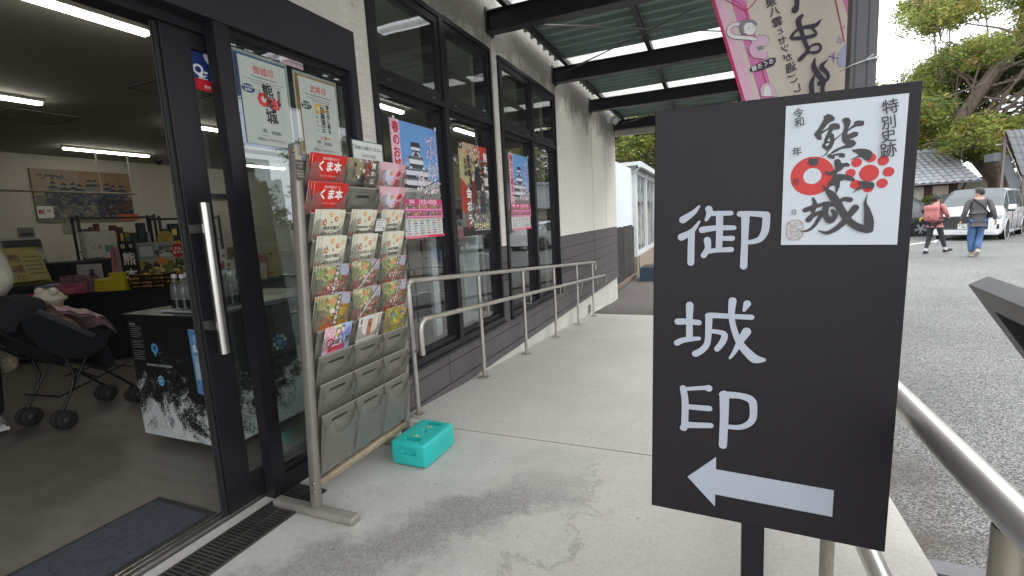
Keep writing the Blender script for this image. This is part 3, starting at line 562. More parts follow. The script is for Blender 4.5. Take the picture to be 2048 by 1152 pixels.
# ---------------------------------------------------------------- handrail along the wall, following the ramp
RAILM = mat('bronze_steel_rail', (.50, .465, .41), .36, .8, var=.14, vscale=5, stretch=(2, .5, 2))
rail = thing('wall_handrail', 'two-bar steel handrail running down the ramp in front of the shop windows', 'handrail', (-1.754, 4.8, 0))
RX = -1.754
up0, up1, lo0, lo1 = .86, .48, .614, .225
def zl(y, a, b, ya, yb): return a+(b-a)*(y-ya)/(yb-ya)
mb = MB(); mb.tube([(RX, 2.452, .60), (RX, 2.452, up0-.03), (RX, 2.462, up0-.008), (RX, 2.49, up0)]+[(RX, 7.44, up1), (RX, 7.47, up1-.02), (RX, 7.47, up1-.12)], .0185, RAILM, 14); mb.build('upper_bar', rail)
XL = RX+.075
mb = MB(); mb.tube([(XL, 2.44, .40), (XL, 2.44, .555), (XL, 2.452, .595), (XL, 2.49, lo0+.004), (XL, 2.56, lo0), (XL, 7.82, lo1), (XL, 7.86, lo1-.02), (XL, 7.865, lo1-.12)], .0175, RAILM, 14); mb.build('lower_bar', rail)
for i, y in enumerate((2.452, 3.41, 4.37, 5.355, 6.36, 7.27)):
    g = min(0, RAMP(y)); mb = MB(); zt = zl(y, up0, up1, 2.49, 7.44)-.012
    mb.tube([(RX, y, g), (RX, y, zt)], .0165, RAILM, 14)
    mb.lathe((RX, y, g), [(.001, .004), (.055, .004), (.05, .009), (.02, .012), (.02, 0)], mat('mortar_patch', (.33, .31, .28), .9, var=.2, vscale=20), 18)
    zb = zl(y, lo0, lo1, 2.56, 7.82)
    if y > 2.6: mb.tube([(RX, y, zb-.10), (XL, y, zb-.10), (XL, y, zb-.01)], .007, RAILM, 8)
    else: mb.tube([(RX, y, .42), (XL, y-.012, .42)], .008, RAILM, 8)
    mb.build('post', rail)
# ---------------------------------------------------------------- handrail along the kerb (right)
kr = thing('kerb_handrail', 'steel tube handrail along the kerb behind the black sign', 'handrail', (.31, .5, 0))
SRAIL = mat('stainless_rail', (.74, .72, .68), .36, .85, var=.12, vscale=4, stretch=(2, .4, 2))
mb = MB(); mb.tube([(.31, y, .842) for y in (-1.2, .2, 1.6, 2.36)]+[(.31, 7.4, .47)], .0215, SRAIL, 20); mb.build('upper_bar', kr)
mb = MB(); mb.tube([(.31, y, .446) for y in (-1.2, .2, 1.6, 2.36)]+[(.31, 7.4, .07)], .0215, SRAIL, 20); mb.build('lower_bar', kr)
for y in (-.21, .666, 1.545, 2.9, 4.4, 5.9, 7.35):
    g = min(0, RAMP(y)); mb = MB(); zt = .842 if y < 2.36 else .842-.0738*(y-2.36); mb.tube([(.31, y, g), (.31, y, zt-.015)], .019, mat('tan_rail_post', (.34, .31, .25), .4, .6, var=.15), 16)
    mb.lathe((.31, y, g), [(.019, .0), (.045, .002), (.045, .008), (.019, .01)], SRAIL, 18); mb.build('post', kr)
# ---------------------------------------------------------------- drain grating in the landing
dg = thing('drain_grate', 'long dark slotted drain grating set in the concrete by the door', 'drain', (-1.75, .5, 0))
GR = mat('grate_steel', (.075, .072, .068), .5, .5, var=.3, vscale=12)
mb = MB(); mb.box(-1.835, -1.665, -1, 1.55, .0012, .0022, mat('drain_dark', (.012, .012, .012), .9))
mb.box(-1.838, -1.832, -1, 1.555, .001, .009, GR); mb.box(-1.668, -1.662, -1, 1.555, .001, .009, GR); mb.box(-1.832, -1.668, 1.547, 1.555, .001, .009, GR); mb.build('frame', dg)
mb = MB(); y = -.6
while y < 1.54: mb.box(-1.831, -1.669, y, y+.0075, .0023, .0085, GR); y += .0165
mb.box(-1.752, -1.7485, -.6, 1.546, .0023, .0089, mat('grate_bar_light', (.12, .115, .105), .45, .6))
mb.build('slat_panel', dg)
# gutter cover outside the kerb
mb = MB(); GC = mat('gutter_cover', (.11, .105, .115), .6, var=.2, vscale=8)
p = onz(1862, 1108, -.366); q = onz(2040, 1150, -.366); 
mb.box(.69, 1.8, 2.0, 2.42, -.372, -.352, GC)
for k in range(5): mb.box(.74+k*.2, .90+k*.2, 2.30, 2.325, -.3519, -.3505, mat('drain_dark', (.012, .012, .012), .9)); mb.box(.74+k*.2, .90+k*.2, 2.12, 2.145, -.3519, -.3505, mat('drain_dark', (.012, .012, .012), .9))
tag(mb.build('gutter_cover', bevel=.004), 'dark slotted gutter cover on the asphalt below the kerb', 'drain')
# doormat
mb = MB(); MATM = mat('ribbed_carpet', (.055, .061, .078), .95, var=.55, vscale=70, bump=1, bscale=160, stretch=(1, .35, 1)); MATE = mat('rubber_edge', (.030, .028, .028), .7)
mb.box(-2.405, -2.005, -.6, 1.262, 0.0005, .006, MATE); dm = thing('door_mat', 'dark blue-grey ribbed doormat inside the shop entrance', 'mat', (-2.2, .4, 0)); mb.build('rubber_border', dm)
mb = MB(); mb.box(-2.38, -2.03, -.57, 1.232, .0062, .011, MATM); mb.build('carpet', dm)
# ================================================================ black direction sign on a pole
SO = Vector((-.1027, .9449, 1.3836)); SU = Vector((.3891, -.0055, -.0086)).normalized(); SV = Vector((-.0155, -.0093, -.7746)).normalized()
SN = SU.cross(SV).normalized()
if SN.y > 0: SN = -SN
SDN = -SV                                  # up on the sign
BLK = mat('black_sign_panel', (.0075, .0055, .0082), .5, var=.12, vscale=4, bump=.03, bscale=120, spec=.3)
VINYL = mat('pale_grey_vinyl', (.36, .39, .455), .5, var=.03, vscale=5)
PAPERW = mat('white_print', (.47, .51, .55), .45, var=.02, vscale=4)
INKB = mat('black_ink', (.022, .020, .024), .45); REDI = mat('red_ink', (.46, .020, .018), .5, var=.08, vscale=20)
sign = thing('direction_sign', 'tall black panel sign with white kanji and a left arrow on a square pole', 'sign', (.07, .96, 0))
SW, SH = .3891, .7749
def sp(x, y, o=0): return SO+SU*x+SV*y+SN*o      # x right, y down (m)
mb = MB(); c = sp(SW/2, SH/2, -.0105); mb.obox(c, SU*SW/2, SN*.0105, SDN*SH/2, BLK); mb.build('panel', sign, bevel=.0015)
mb = MB(); a = Art(mb, SO, SU, SV, SN, .0006)
for st in WHITE: a.stroke([(x/1000, y/1000, w/1000) for x, y, w in st], VINYL, 6)
mb.build('lettering', sign)
mb = MB(); a = Art(mb, SO, SU, SV, SN, .0006); a.poly([(x/1000, y/1000) for x, y in ARROW], VINYL); mb.build('arrow', sign)
mb = MB(); a = Art(mb, SO, SU, SV, SN, .0010)
px = [(x/1000, y/1000) for x, y in PAPER]
b = [sp(x, y, .0002) for x, y in px]; t = [sp(x, y, .001) for x, y in px]
a.poly(px, PAPERW)
for i in range(4): mb.face([b[i], b[(i+1) % 4], t[(i+1) % 4], t[i]], PAPERW)
for x, y, r in RED[:1]: a.disc(x/1000, y/1000, r/1000, REDI, n=48)
for x, y, r in REDHOLE: a.disc(x/1000, y/1000, r/1000, PAPERW, n=40)
for x, y, r in RED[1:]: a.disc(x/1000, y/1000, r/1000, REDI, n=32)
for p in INKPOLY: a.poly([(x/1000, y/1000) for x, y in p], INKB)
for st in INKSTROKE: a.stroke([(x/1000, y/1000, w/1000) for x, y, w in st], INKB, 6)
for p in INKHOLE: a.poly([(x/1000, y/1000) for x, y in p], PAPERW)
a.V = SDN; a.O = SO     # glyphs want V up
for ch, x, y, r in SMALL: a.text(ch, x/1000, -y/1000, r*1.85/1000, INKB, bold=.012, rot=.14 if ch in '特別史跡令和年' else 0, sx=.92)
a.V = SV
BRN = mat('seal_brown', (.30, .19, .10), .6)
(x0, y0), (x1, _), (_, y1) = [(q[0]/1000, q[1]/1000) for q in SEAL[:3]]
rr = .006; k = [(x0+rr, y0), (x1-rr, y0), (x1, y0+rr), (x1, y1-rr), (x1-rr, y1), (x0+rr, y1), (x0, y1-rr), (x0, y0+rr), (x0+rr, y0)]
for i in range(8): a.stroke([(*k[i], .0011), (*k[i+1], .0011)], BRN)
rg = random.Random(3)
for col in range(4):
    cx = x0+.0045+col*(x1-x0-.009)/3
    for j in range(7):
        cy = y0+.004+j*(y1-y0-.008)/6.5; q = [(cx+rg.uniform(-.003, .003), cy+rg.uniform(-.002, .004), .0006) for _ in range(4)]; a.stroke(q, BRN, 2)
mb.build('stamp_poster', sign)
mb = MB(); pc = sp(.172, .40, -.036); 
mb.box(.050, .089, .953, .990, .012, 1.25, BLK); mb.build('pole', sign, bevel=.002)
mb = MB(); mb.rbox(-.13, .25, .80, 1.14, 0, .022, .008, BLK); mb.box(.036, .103, .94, 1.004, .022, .05, BLK); mb.build('base', sign)
# ================================================================ pink event banner hanging behind the sign
BC = mat('banner_cloth', (.50, .445, .375), .85, var=.05, vscale=5); BP = mat('banner_pink', (.50, .155, .32), .85, var=.10, vscale=8); BPL = mat('banner_pale_pink', (.58, .36, .44), .85, var=.15, vscale=14)
BD = mat('banner_crimson', (.42, .025, .10), .8); BI = mat('banner_ink', (.045, .03, .05), .8); BW = mat('banner_white', (.60, .58, .57), .85); BG = mat('banner_grey', (.20, .19, .21), .85); BK = mat('banner_kimono', (.55, .36, .45), .85)
ban = thing('event_banner', 'pink and cream cloth festival banner seen from behind, hanging tilted above the black sign', 'banner', (.35, 2.4, 1.7))
d = Vector((.123, 0, -.432)).normalized(); e = Vector((.961, 0, .274))    # down along the cloth, across the cloth
e = Vector((-d.z, 0, d.x)).normalized()
TL = Vector((-.02, 2.4, 2.095))-d*.45; BW_, BH_ = .455, 1.13
def bw(s, t): return TL+e*s+d*t
mb = MB(); nx, ny = 8, 20; grid = []
def wav(s, t): return .006*sin(s*9+t*3)+.004*sin(t*11)
# cloth (slightly rippled), its colour bands laid in the mesh
for j in range(ny):
    for i, (s0, s1, m) in enumerate(((0, .012, BD), (.012, .052, BPL), (.052, .067, BC), (.067, .118, BP), (.118, .432, BC), (.432, .455, BP))):
        t0, t1 = BH_*j/ny, BH_*(j+1)/ny
        mb.face([bw(s0, t0), bw(s0, t1), bw(s1, t1), bw(s1, t0)], m)
        mb.face([p+Vector((0, .003, 0)) for p in (bw(s0, t0), bw(s1, t0), bw(s1, t1), bw(s0, t1))], m)
mb.build('cloth', ban)
mb = MB(); a = Art(mb, (0, 2.4, 0), (1, 0, 0), (0, 0, 1), (0, -1, 0), .0008)
K = lambda st: [tuple(v/1000 for v in p) for p in st]
for st in B_LINES: a.stroke(K(st), BD, 4)
for p in B_FISH: a.poly(K(p), mat('banner_blue', (.33, .34, .46), .85))
for st in B_LUTE: a.stroke(K(st), mat('banner_purple', (.22, .12, .30), .8), 3)
def outlined(p, m):
    p = K(p); cx = sum(q[0] for q in p)/len(p); cy = sum(q[1] for q in p)/len(p)
    a.poly([(cx+(x-cx)*1.04, cy+(y-cy)*1.04) for x, y in p], BI); a.poly(p, m)
for st in B_NECK:
    a.stroke([(x, y, w*1.25) for x, y, w in K(st)], BI, 4); a.stroke(K(st), BW, 4)
outlined(B_KIM[0], BK); outlined(B_OBI[0], BG); outlined(B_FACE[0], BW); outlined(B_HAIR[0], BG)
outlined(B_HOOD[0], BK); outlined(B_HOODFACE[0], BW)
f = K(B_FACE[0]); fx = sum(q[0] for q in f)/len(f); fy = sum(q[1] for q in f)/len(f)
for dx, dy in ((-.006, .003), (.010, .008)): a.stroke([(fx+dx, fy+dy, .0012), (fx+dx+.006, fy+dy+.002, .0012)], BI)
a.poly(K(B_BADGE[0]), BI)
for st in BANNER_INK: a.stroke(K(st), BI, 6)
for ch, x, y, w in BANNER_TXT: a.text(ch, x/1000, y/1000, w*1.05/1000, BI, bold=.02, rot=.26, mirror=True)
bb = K(B_BADGE[0]); bx = sum(q[0] for q in bb)/len(bb); by = sum(q[1] for q in bb)/len(bb)
a.text('ろくろ首', bx, by, .0205, BW, bold=.03, rot=.27, mirror=True)
mb.build('printed_design', ban)
mb = MB(); WZ = mat('white_tie', (.7, .7, .7), .6)
mb.tube([(.44, 2.30, 1.70), (.452, 2.208, 1.695), (.492, 2.206, 1.705), (.540, 2.209, 1.712), (.545, 2.29, 1.70), (.49, 2.40, 1.70)], .0022, WZ, 6); mb.tube([(.492, 2.203, 1.705), (.585, 2.20, 1.722)], .0018, WZ, 6); mb.tube([(.500, 2.20, 1.708), (.520, 2.19, 1.72)], .0022, WZ, 6)
tag(mb.build('cable_tie'), 'white cable tie knotted round the black canopy post', 'cable tie')
# ================================================================ posters on the glass
YU = (0, 1, 0); ZU = (0, 0, 1); XN = (1, 0, 0)
def sheet_on(x, y0, y1, z0, z1, m, t=.0008):
    mb = MB(); mb.box(x-t, x, y0, y1, z0, z1, m); a = Art(mb, (x, y0, z0), YU, ZU, XN, .0001); return mb, a, y1-y0, z1-z0
PAP = mat('poster_paper', (.70, .71, .66), .55); PAPS = mat('stamp_poster_paper', (.50, .54, .49), .55); PAPC = mat('cream_paper', (.66, .64, .54), .6)
POX = -1.8838
def stamp_poster(y0, y1, z0, z1, bcol, title, furi, sub, lines, ecol, etxt, brush, ringc, label, gold):
    mb, a, w, h = sheet_on(POX, y0, y1, z0, z1, PAPS)
    a.rect(.010, .012, w-.010, h-.012, bcol); 
    for i in range(34):
        t = i/34
        for (x, y) in ((.014+t*(w-.028), .0175), (.014+t*(w-.028), h-.0175)): a.disc(x, y, .0015, PAPS, n=6)
    for i in range(46):
        t = i/46
        for x in (.0155, w-.0155): a.disc(x, .02+t*(h-.04), .0015, PAPS, n=6)
    a.rect(.022, .025, w-.022, h-.025, PAPS)
    cx = w/2
    for i, f in enumerate(furi): a.text(f, cx+(-.045+.045*i), h-.052, .009, '#111111')
    a.text(title, cx, h-.073, .034, '#c62a22', bold=.015)
    a.text(sub, cx, h-.100, .012, '#181818', bold=.01)
    for i, L in enumerate(lines): a.text(L, cx+.012*i, h-.115-.012*i, .0095, '#222222')
    a.disc(.058, h-.158, .034, ecol, ry=.019, n=26)
    for i, L in enumerate(etxt): a.text(L, .058, h-.151-.014*i, .0105, '#e8e8e0', bold=.02)
    c0 = (.10, .105)
    for (p, q, r, s) in ((c0[0], c0[1], c0[0]+.0006, h-.14), (c0[0]+.128, c0[1], c0[0]+.1286, h-.14), (c0[0], h-.1404, c0[0]+.1286, h-.14)): a.rect(p, q, r, s, '#888880')
    if not gold:
        a.disc(.130, .225, .030, ringc, n=30); a.disc(.132, .226, .013, PAPS, n=20)
        for i in range(8): a.disc(.188+.024*cos(i*pi/4), .214+.021*sin(i*pi/4), .008, ringc, n=12)
        a.disc(.188, .214, .0135, ringc, n=20)
        for ch, x, y, s_ in (('熊', .158, .262, .064), ('本', .162, .212, .046), ('城', .165, .155, .066)): a.text(ch, x, y, s_, '#15151a', bold=.02, rot=.12, sx=.9)
        a.vtext('特別史跡', .216, .272, .017, '#15151a', bold=.02); a.vtext('令和', .112, .258, .012, '#15151a')
    else:
        a.disc(.135, .255, .026, ringc, n=30); a.disc(.137, .256, .011, PAPS, n=20); a.poly([(.160, .245), (.175, .268), (.19, .255), (.205, .270), (.200, .240)], ringc)
        for i, ch in enumerate('加藤清正'): a.text(ch, .160, .255-.033*i, .032, '#15151a', bold=.015, rot=.08)
        a.vtext('後の世に語る', .198, .272, .023, '#15151a', bold=.02); a.vtext('令和年月日', .118, .235, .012, '#15151a', pitch=.022)
        for x, c in ((.14, '#d98aa8'), (.165, '#b06a78'), (.19, '#d8b060')): a.disc(x, .112, .009, c)
    a.text('1枚', .115, .088, .020, '#33373c'); a.text('¥300-', .180, .084, .022, '#33373c'); a.text('One sheet', .12, .068, .008, '#444444')
    a.text('記帳はしておりません。', cx+.004, .050, .0135, '#3a3e44')
    return tag(mb.build('stamp_poster'), label, 'poster')
stamp_poster(1.523, 1.815, 1.573, 1.991, '#335f9e', '御城印', ('ご', 'じょう', 'いん'), '～Commemorative stamp～', ('It is a stamp to commemorate your visit to a castle.', 'This pattern is exclusive to our store.'), '#23406a', ('こちらのお店で', '販売中'), 1, '#d83a3a', 'blue bordered poster of a castle stamp taped inside the glass beside the sliding door', False)
stamp_poster(1.847, 2.139, 1.563, 1.981, '#c98a3c', '武将印', ('ぶ', 'しょう', 'いん'), '～Samurai Commemorative stamp～', ('Kato Kiyomasa commemorative stamp', 'with both Kumamoto Castle', 'and the family crests'), '#1f3d2e', ('武将のお求めは', '当店にて'), 1, '#d8b050', 'orange bordered poster of a warrior stamp on the glass, right of the blue bordered one', True)
mb, a, w, h = sheet_on(POX+.0012, 1.779, 1.920, 1.992, 2.035, mat('pink_paper', (.72, .50, .57), .6)); a.text('記帳はしておりません。', w/2, h/2-.002, .0125, '#1a1418', bold=.02); a.rect(.03, h-.006, .10, h+.006, mat('tape_white', (.6, .62, .62), .4))
tag(mb.build('paper_notice'), 'small pink paper notice taped above the two stamp posters', 'notice')
mb, a, w, h = sheet_on(-1.9335, 1.383, 1.600, 1.795, 1.995, mat('security_blue', (.016, .035, .17), .4)); a.rect(0, 0, w, .045, mat('security_red', (.58, .02, .03), .4)); a.disc(.105, .150, .052, '#d8dce0', n=36); a.disc(.118, .156, .030, '#0e1a55', n=26); a.text('Q-', .002, .080, .052, '#e8eaee', 'l', bold=.035); a.text('SEC', .020, .054, .022, '#e8eaee', 'l', bold=.03); a.text('警備', .04, .016, .014, '#e8eaee', 'l')
tag(mb.build('security_sticker'), 'blue and red security sticker on the glass of the sliding door', 'sticker')
def spring(y0, y1, z0, z1, label):
    mb, a, w, h = sheet_on(FX-.0365, y0, y1, z0, z1, PAP); rg = random.Random(5)
    s = w/.56
    a.rect(0, .335*h/.76, w, h, '#6f9fd8'); a.rect(0, .56*h, w, .66*h, '#8db4e0')
    # castle keep: tiers of walls and gables, as on a photograph
    cx = .30*s; base = .44*h
    def tier(x0, x1, y0_, y1_): a.rect(x0, y0_, x1, y1_, '#dfe2e6'); a.rect(x0, y0_, x1, y0_+(y1_-y0_)*.35, '#3a3a40')
    def roof(xa, xb, y_, dh, ov=.02): a.poly([(xa-ov, y_), (xb+ov, y_), (xb-.01, y_+dh), (xa+.01, y_+dh)], '#5d6470'); a.rect(xa-ov, y_-.004, xb+ov, y_, '#c9cdd2')
    a.poly([(0, .34*h), (w, .34*h), (w, .50*h), (.30*w, .43*h), (0, .40*h)], '#8e8d88')
    tier(.20*w, .78*w, .44*h, .52*h); roof(.20*w, .78*w, .515*h, .025*h)
    tier(.25*w, .72*w, .53*h, .60*h); roof(.25*w, .72*w, .595*h, .03*h); a.poly([(.32*w, .61*h), (.50*w, .72*h), (.68*w, .61*h)], '#e6e8ea'); a.poly([(.37*w, .612*h), (.50*w, .69*h), (.63*w, .612*h)], '#4a4e58')
    tier(.34*w, .64*w, .63*h, .70*h); roof(.34*w, .64*w, .695*h, .03*h); a.poly([(.39*w, .72*h), (.49*w, .79*h), (.60*w, .72*h)], '#dfe2e6'); a.poly([(.42*w, .722*h), (.49*w, .77*h), (.57*w, .722*h)], '#43474f')
    tier(.40*w, .58*w, .76*h, .80*h); a.poly([(.38*w, .80*h), (.60*w, .80*h), (.57*w, .845*h), (.40*w, .84*h)], '#2e3036')
    for i in range(14): a.rect(.20*w+i*.041*w, .505*h, .21*w+i*.041*w, .515*h, '#2c2e33')
    a.dots(.45*w, .40*h, .97*w, .60*h, 160, .012, ['#f0e4ea', '#e6d2dc', '#d8c0cc', '#f6eef2'], rg); a.dots(.72*w, .56*h, .98*w, .93*h, 150, .010, ['#f0e4ea', '#c8b4c8', '#e8d8e4', '#a898b0'], rg); a.dots(.0, .34*h, w, .40*h, 60, .012, ['#6d6a68', '#9a9a98', '#58565a'], rg)
    a.stroke([(.18*w, .47*h, .004), (.6*w, .46*h, .005), (w, .54*h, .008)], '#5a4a44'); a.stroke([(.1*w, .41*h, .010), (.6*w, .43*h, .012), (w, .50*h, .014)], '#b9b6b0')
    a.rect(0, .34*h, .17*w, h, '#f2c9d4'); a.dots(0, .34*h, .18*w, .99*h, 130, .010, ['#f7dfe6', '#e89ab0', '#f0b8c6', '#d86a88', '#f6e7a8'], rg)
    a.vtext('春のお城まつり', .095*w, .93*h, .072*s, '#c01f48', pitch=.078*s, bold=.03); a.vtext('くまもと', .215*w, .66*h, .032*s, '#c01f48', pitch=.045*s, bold=.03)
    a.rect(0, .175*h, w, .345*h, '#d95f9c'); a.rect(.02*w, .305*h, w, .345*h, '#cf3a76'); a.text('2026', .30*w, .325*h, .030*s, '#f8e8ee', bold=.02); a.text('3.7(土)~3.22(日)', .66*w, .325*h, .032*s, '#f8e8ee', bold=.03); a.rect(.04*w, .315*h, .16*w, .335*h, '#f8e8ee')
    for r in range(2):
        for c in range(7):
            x = (.05+.132*c)*w; y = (.262-.062*r)*h; a.rect(x, y, x+.105*w, y+.036*h, rg.choice(['#5a6a48', '#8a6a4a', '#46586a', '#a08a5a'])); a.dots(x, y, x+.105*w, y+.036*h, 10, .009, ['#d8d0c0', '#384a30', '#b06a58', '#6a7a90', '#e0d8a0'], rg)
        a.rect(.05*w, (.250-.062*r)*h, .97*w, (.257-.062*r)*h, '#f0a8c8')
    a.rect(0, .175*h, w, .178*h, '#f0e0c0')
    for r in range(6):
        for c in range(7):
            x = (.04+.135*c)*w; y = (.150-.022*r)*h; a.rect(x, y, x+rg.uniform(.04, .10)*w, y+rg.uniform(.004, .009)*h, rg.choice(['#3a3a48', '#2d5f9a', '#8a8a90', '#6a6a78', '#b03848', '#55607a']))
    a.rect(0, 0, w, .022*h, '#d8305e'); a.rect(.06*w, .009*h, .6*w, .013*h, '#f8d8e0')
    for x in (.03, w-.03): a.rect(x-.012, h-.012, x+.012, h+.014, mat('tape_white', (.6, .62, .62), .4))
    return tag(mb.build('festival_poster'), label, 'poster')
spring(2.585, 3.140, 1.115, 1.882, 'spring festival poster with a castle photograph behind the brochure rack')
spring(4.477, 5.020, 1.100, 1.868, 'spring festival poster with a castle photograph in the farther window bay')
mb, a, w, h = sheet_on(FX-.0365, 3.462, 3.982, 1.092, 1.850, mat('samurai_poster', (.16, .15, .14), .5)); rg = random.Random(9)
a.poly([(0, h), (.55*w, h), (.62*w, .80*h), (.45*w, .62*h), (.20*w, .55*h), (0, .62*h)], '#b5a97a'); a.poly([(.0, .63*h), (.2*w, .55*h), (.30*w, .36*h), (.12*w, .22*h), (0, .30*h)], '#a8392c'); a.rect(.60*w, .93*h, w, h, '#c0392f'); a.poly([(.55*w, .95*h), (w, .95*h), (w, .78*h), (.72*w, .66*h)], '#b4402f')
a.dots(.25*w, .15*h, w, .85*h, 420, .022, ['#77746e', '#4c4a48', '#9a968e', '#2c2a2a', '#1c1b1c', '#c8c2b8', '#5e5a56', '#8a3a30'], rg); a.dots(.1*w, .85*h, .7*w, h, 90, .018, ['#d8a0a0', '#c85a50', '#efe0d8', '#b5a97a'], rg); a.rect(0, 0, w, .10*h, '#24211f')
a.disc(.58*w, .79*h, .022, '#d8cfc6'); a.disc(.58*w, .815*h, .026, '#1a1818', ry=.016); a.poly([(.48*w, .50*h), (.52*w, .75*h), (.58*w, .77*h), (.66*w, .75*h), (.72*w, .50*h)], '#23262a'); a.disc(.42*w, .62*h, .02, '#d8cfc6'); a.poly([(.32*w, .36*h), (.38*w, .60*h), (.50*w, .60*h), (.52*w, .36*h)], '#6a2a28'); a.disc(.74*w, .52*h, .018, '#cfc6bc'); a.poly([(.66*w, .26*h), (.70*w, .50*h), (.80*w, .50*h), (.86*w, .26*h)], '#3c4046')
a.vtext('春の陣', .30*w, .84*h, .055, '#2a2520', bold=.02, pitch=.062); a.vtext('武将隊', .19*w, .80*h, .042, '#2a2520', bold=.02, pitch=.05)
a.vtext('熊本城で', .90*w, .88*h, .075, '#f2f0ec', bold=.03, pitch=.105); a.vtext('会おう', .24*w, .46*h, .085, '#f2f0ec', bold=.03, pitch=.108)
a.text('3/7(土)-8(日)', .64*w, .105*h, .052, '#e8e2b0', bold=.03); a.rect(.38*w, .055*h, .95*w, .062*h, '#d8d4cc'); a.vtext('龍馬', .17*w, .14*h, .035, '#c0392f', bold=.02); a.rect(.0, .93*h, .10*w, h, '#111111'); a.disc(.05*w, .965*h, .012, '#d8d4cc')
tag(mb.build('samurai_poster'), 'dark red and grey warrior event poster hanging between the two spring posters', 'poster')
# ================================================================ brochure rack
RT = mat('taupe_painted_steel', (.235, .215, .19), .42, .35, var=.16, vscale=7, bump=.04, bscale=50)
RUST = mat('rusted_steel', (.30, .25, .17), .6, .3, var=.45, vscale=9, bump=.15, bscale=40)
def pocket_mat():
    m = mat('smoked_pocket_plastic', (.15, .145, .12), .20, var=.10, vscale=3, spec=.6); return m
def clear_pocket():
    m = bpy.data.materials.new('smoked_clear_front'); m.use_nodes = True; n, l = N(m); b = n['Principled BSDF']; b.inputs['Base Color'].default_value = (.24, .235, .205, 1); b.inputs['Roughness'].default_value = .22
    b.inputs['Alpha'].default_value = .25; return m
PK = pocket_mat(); PKC = clear_pocket(); PKL = mat('pocket_lip', (.33, .31, .26), .3); SLOT = mat('slot_black', (.015, .014, .014), .4)
LEAN = .0735
rack = thing('brochure_rack', 'tall double-sided taupe rack of smoked pockets with brochures in front of the side window', 'brochure rack', (-1.568, 1.40, 0), rot=(0, math.atan(LEAN), 0))
RM = parent_matrix(rack)
RWY = .652
for i, y in enumerate((0, RWY)):
    mb = MB(); mb.rbox(-.022, .022, y-.017, y+.017, (.03), (1.535 if i == 0 else 1.508), .010, RT, 2)
    for z in ((.155, .118, 1.505) if i == 0 else (.155,)): mb.lathe((.010, y-.017, z), [(.0, .005), (.006, .004), (.0075, 0)], mat('brass_screw', (.32, .22, .15), .35, 1), 10, (0, -1, 0))
    mb.build('upright', rack, local=True)
    # level foot: built in world space
    mb = MB(); fx = -1.568; Y = 1.40+y; bm = None
    mb.rbox(fx-.235, fx+.215, Y-.022+(-.004), Y+.026, .0015, .036, .010, RT if i else mat('foot_paint', (.27, .25, .215), .5, .3, var=.3, vscale=12), 3); mb.build('foot', rack)
mb = MB(); mb.rbox(-.016, .016, .017, RWY-.017, .118, .152, .006, RUST, 2); mb.build('cross_bar', rack, local=True)
mb = MB(); mb.rbox(-.012, .012, .017, RWY-.017, 1.478, 1.498, .004, RT, 2); mb.build('top_bar', rack, local=True)
mb = MB(); mb.box(-.003, .003, .017, RWY-.017, .19, 1.478, RT); mb.build('back_sheet', rack, local=True)
ZT = [1.500, 1.386, 1.279, 1.173, 1.053, .932, .803, .697, .577, .443, .185]      # top edge of each row, last = foot of bottom row
CW = (RWY-.038)/3
def rk(x, y, z): return RM @ Vector((x, y, z))
def pocket(row, col, side=1):
    z1, z0 = ZT[row], ZT[row+1]; h = z1-z0; y0 = .019+CW*col+.002; y1 = y0+CW-.004; w = y1-y0
    hp = min(h, .125); mb = MB(); S = side
    def P(x, y, z): return (x, y, z) if S > 0 else (-x*1.25+.012, y, z0+z1-z-.03)   # the far side's pockets hang the other way
    # back sheet with lip
    def slab(a, b, t, m, ya=y0, yb=y1): # a,b=(x,z)
        mb.raw([P(a[0], ya, a[1]), P(a[0], yb, a[1]), P(b[0], yb, b[1]), P(b[0], ya, b[1]), P(a[0]+t, ya, a[1]), P(a[0]+t, yb, a[1]), P(b[0]+t, yb, b[1]), P(b[0]+t, ya, b[1])],
               [(0, 1, 2, 3), (4, 7, 6, 5), (0, 4, 5, 1), (1, 5, 6, 2), (2, 6, 7, 3), (3, 7, 4, 0)], m)
    slab((.006, z0-.012), (.036, z1-.003), .0018, PK); slab((.0352, z1-.005), (.037, z1+.0005), .0035, PKL)
    ft = z0+.74*hp if h < .2 else z1-.045                  # front sheet height
    fb = (.016, z0-.010); 
    def fx(z): return .016+(.058-.016)*(z-fb[1])/(ft-fb[1])
    # front sheet with a round cut-out, right horn higher than the left
    q = [(y0, fb[1]), (y1, fb[1]), (y1, ft+.012), (y1-.012, ft+.006)]
    cu0, cu1 = y0+.045, y1-.03; cb = max(z0+.02, ft-.065)
    for k in range(0, 13):
        t = k/12; a = pi*t; q.append(((cu0+cu1)/2+(cu1-cu0)/2*cos(a), cb+(ft-cb)*(1-sin(a)) if k not in (0,) else ft-.004))
    q += [(y0+.030, ft+.002), (y0+.012, ft-.002), (y0, ft-.03)]
    F = [P(fx(z), y, z) for y, z in q]; mb.face(F, PKC); mb.face([P(fx(z)-.0016, y, z) for y, z in reversed(q)], PKC)
    # side walls
    for y in (y0, y1-.0016):
        s = [(.006, z0-.012), (.016, z0-.010), (fx(ft-.03), ft-.03), (.045, ft+.006), (.036, z1-.003)]
        mb.face([P(x, y, z) for x, z in s], PK); mb.face([P(x, y+.0016, z) for x, z in reversed(s)], PK)
    # label slot
    def bk(z): return .006+.030*(z-z0+.012)/(z1-z0+.009)+.0024
    ym = (y0+y1)/2+.010
    for a, b, c, d in ((z1-.046, z1-.034, -.052, .042), (z1-.022, z1-.0205, -.035, .035)): mb.face([P(bk(a), ym+c, a), P(bk(a), ym+d, a), P(bk(b), ym+d, b), P(bk(b), ym+c, b)], SLOT)
    return mb.build('pocket', rack, local=True)
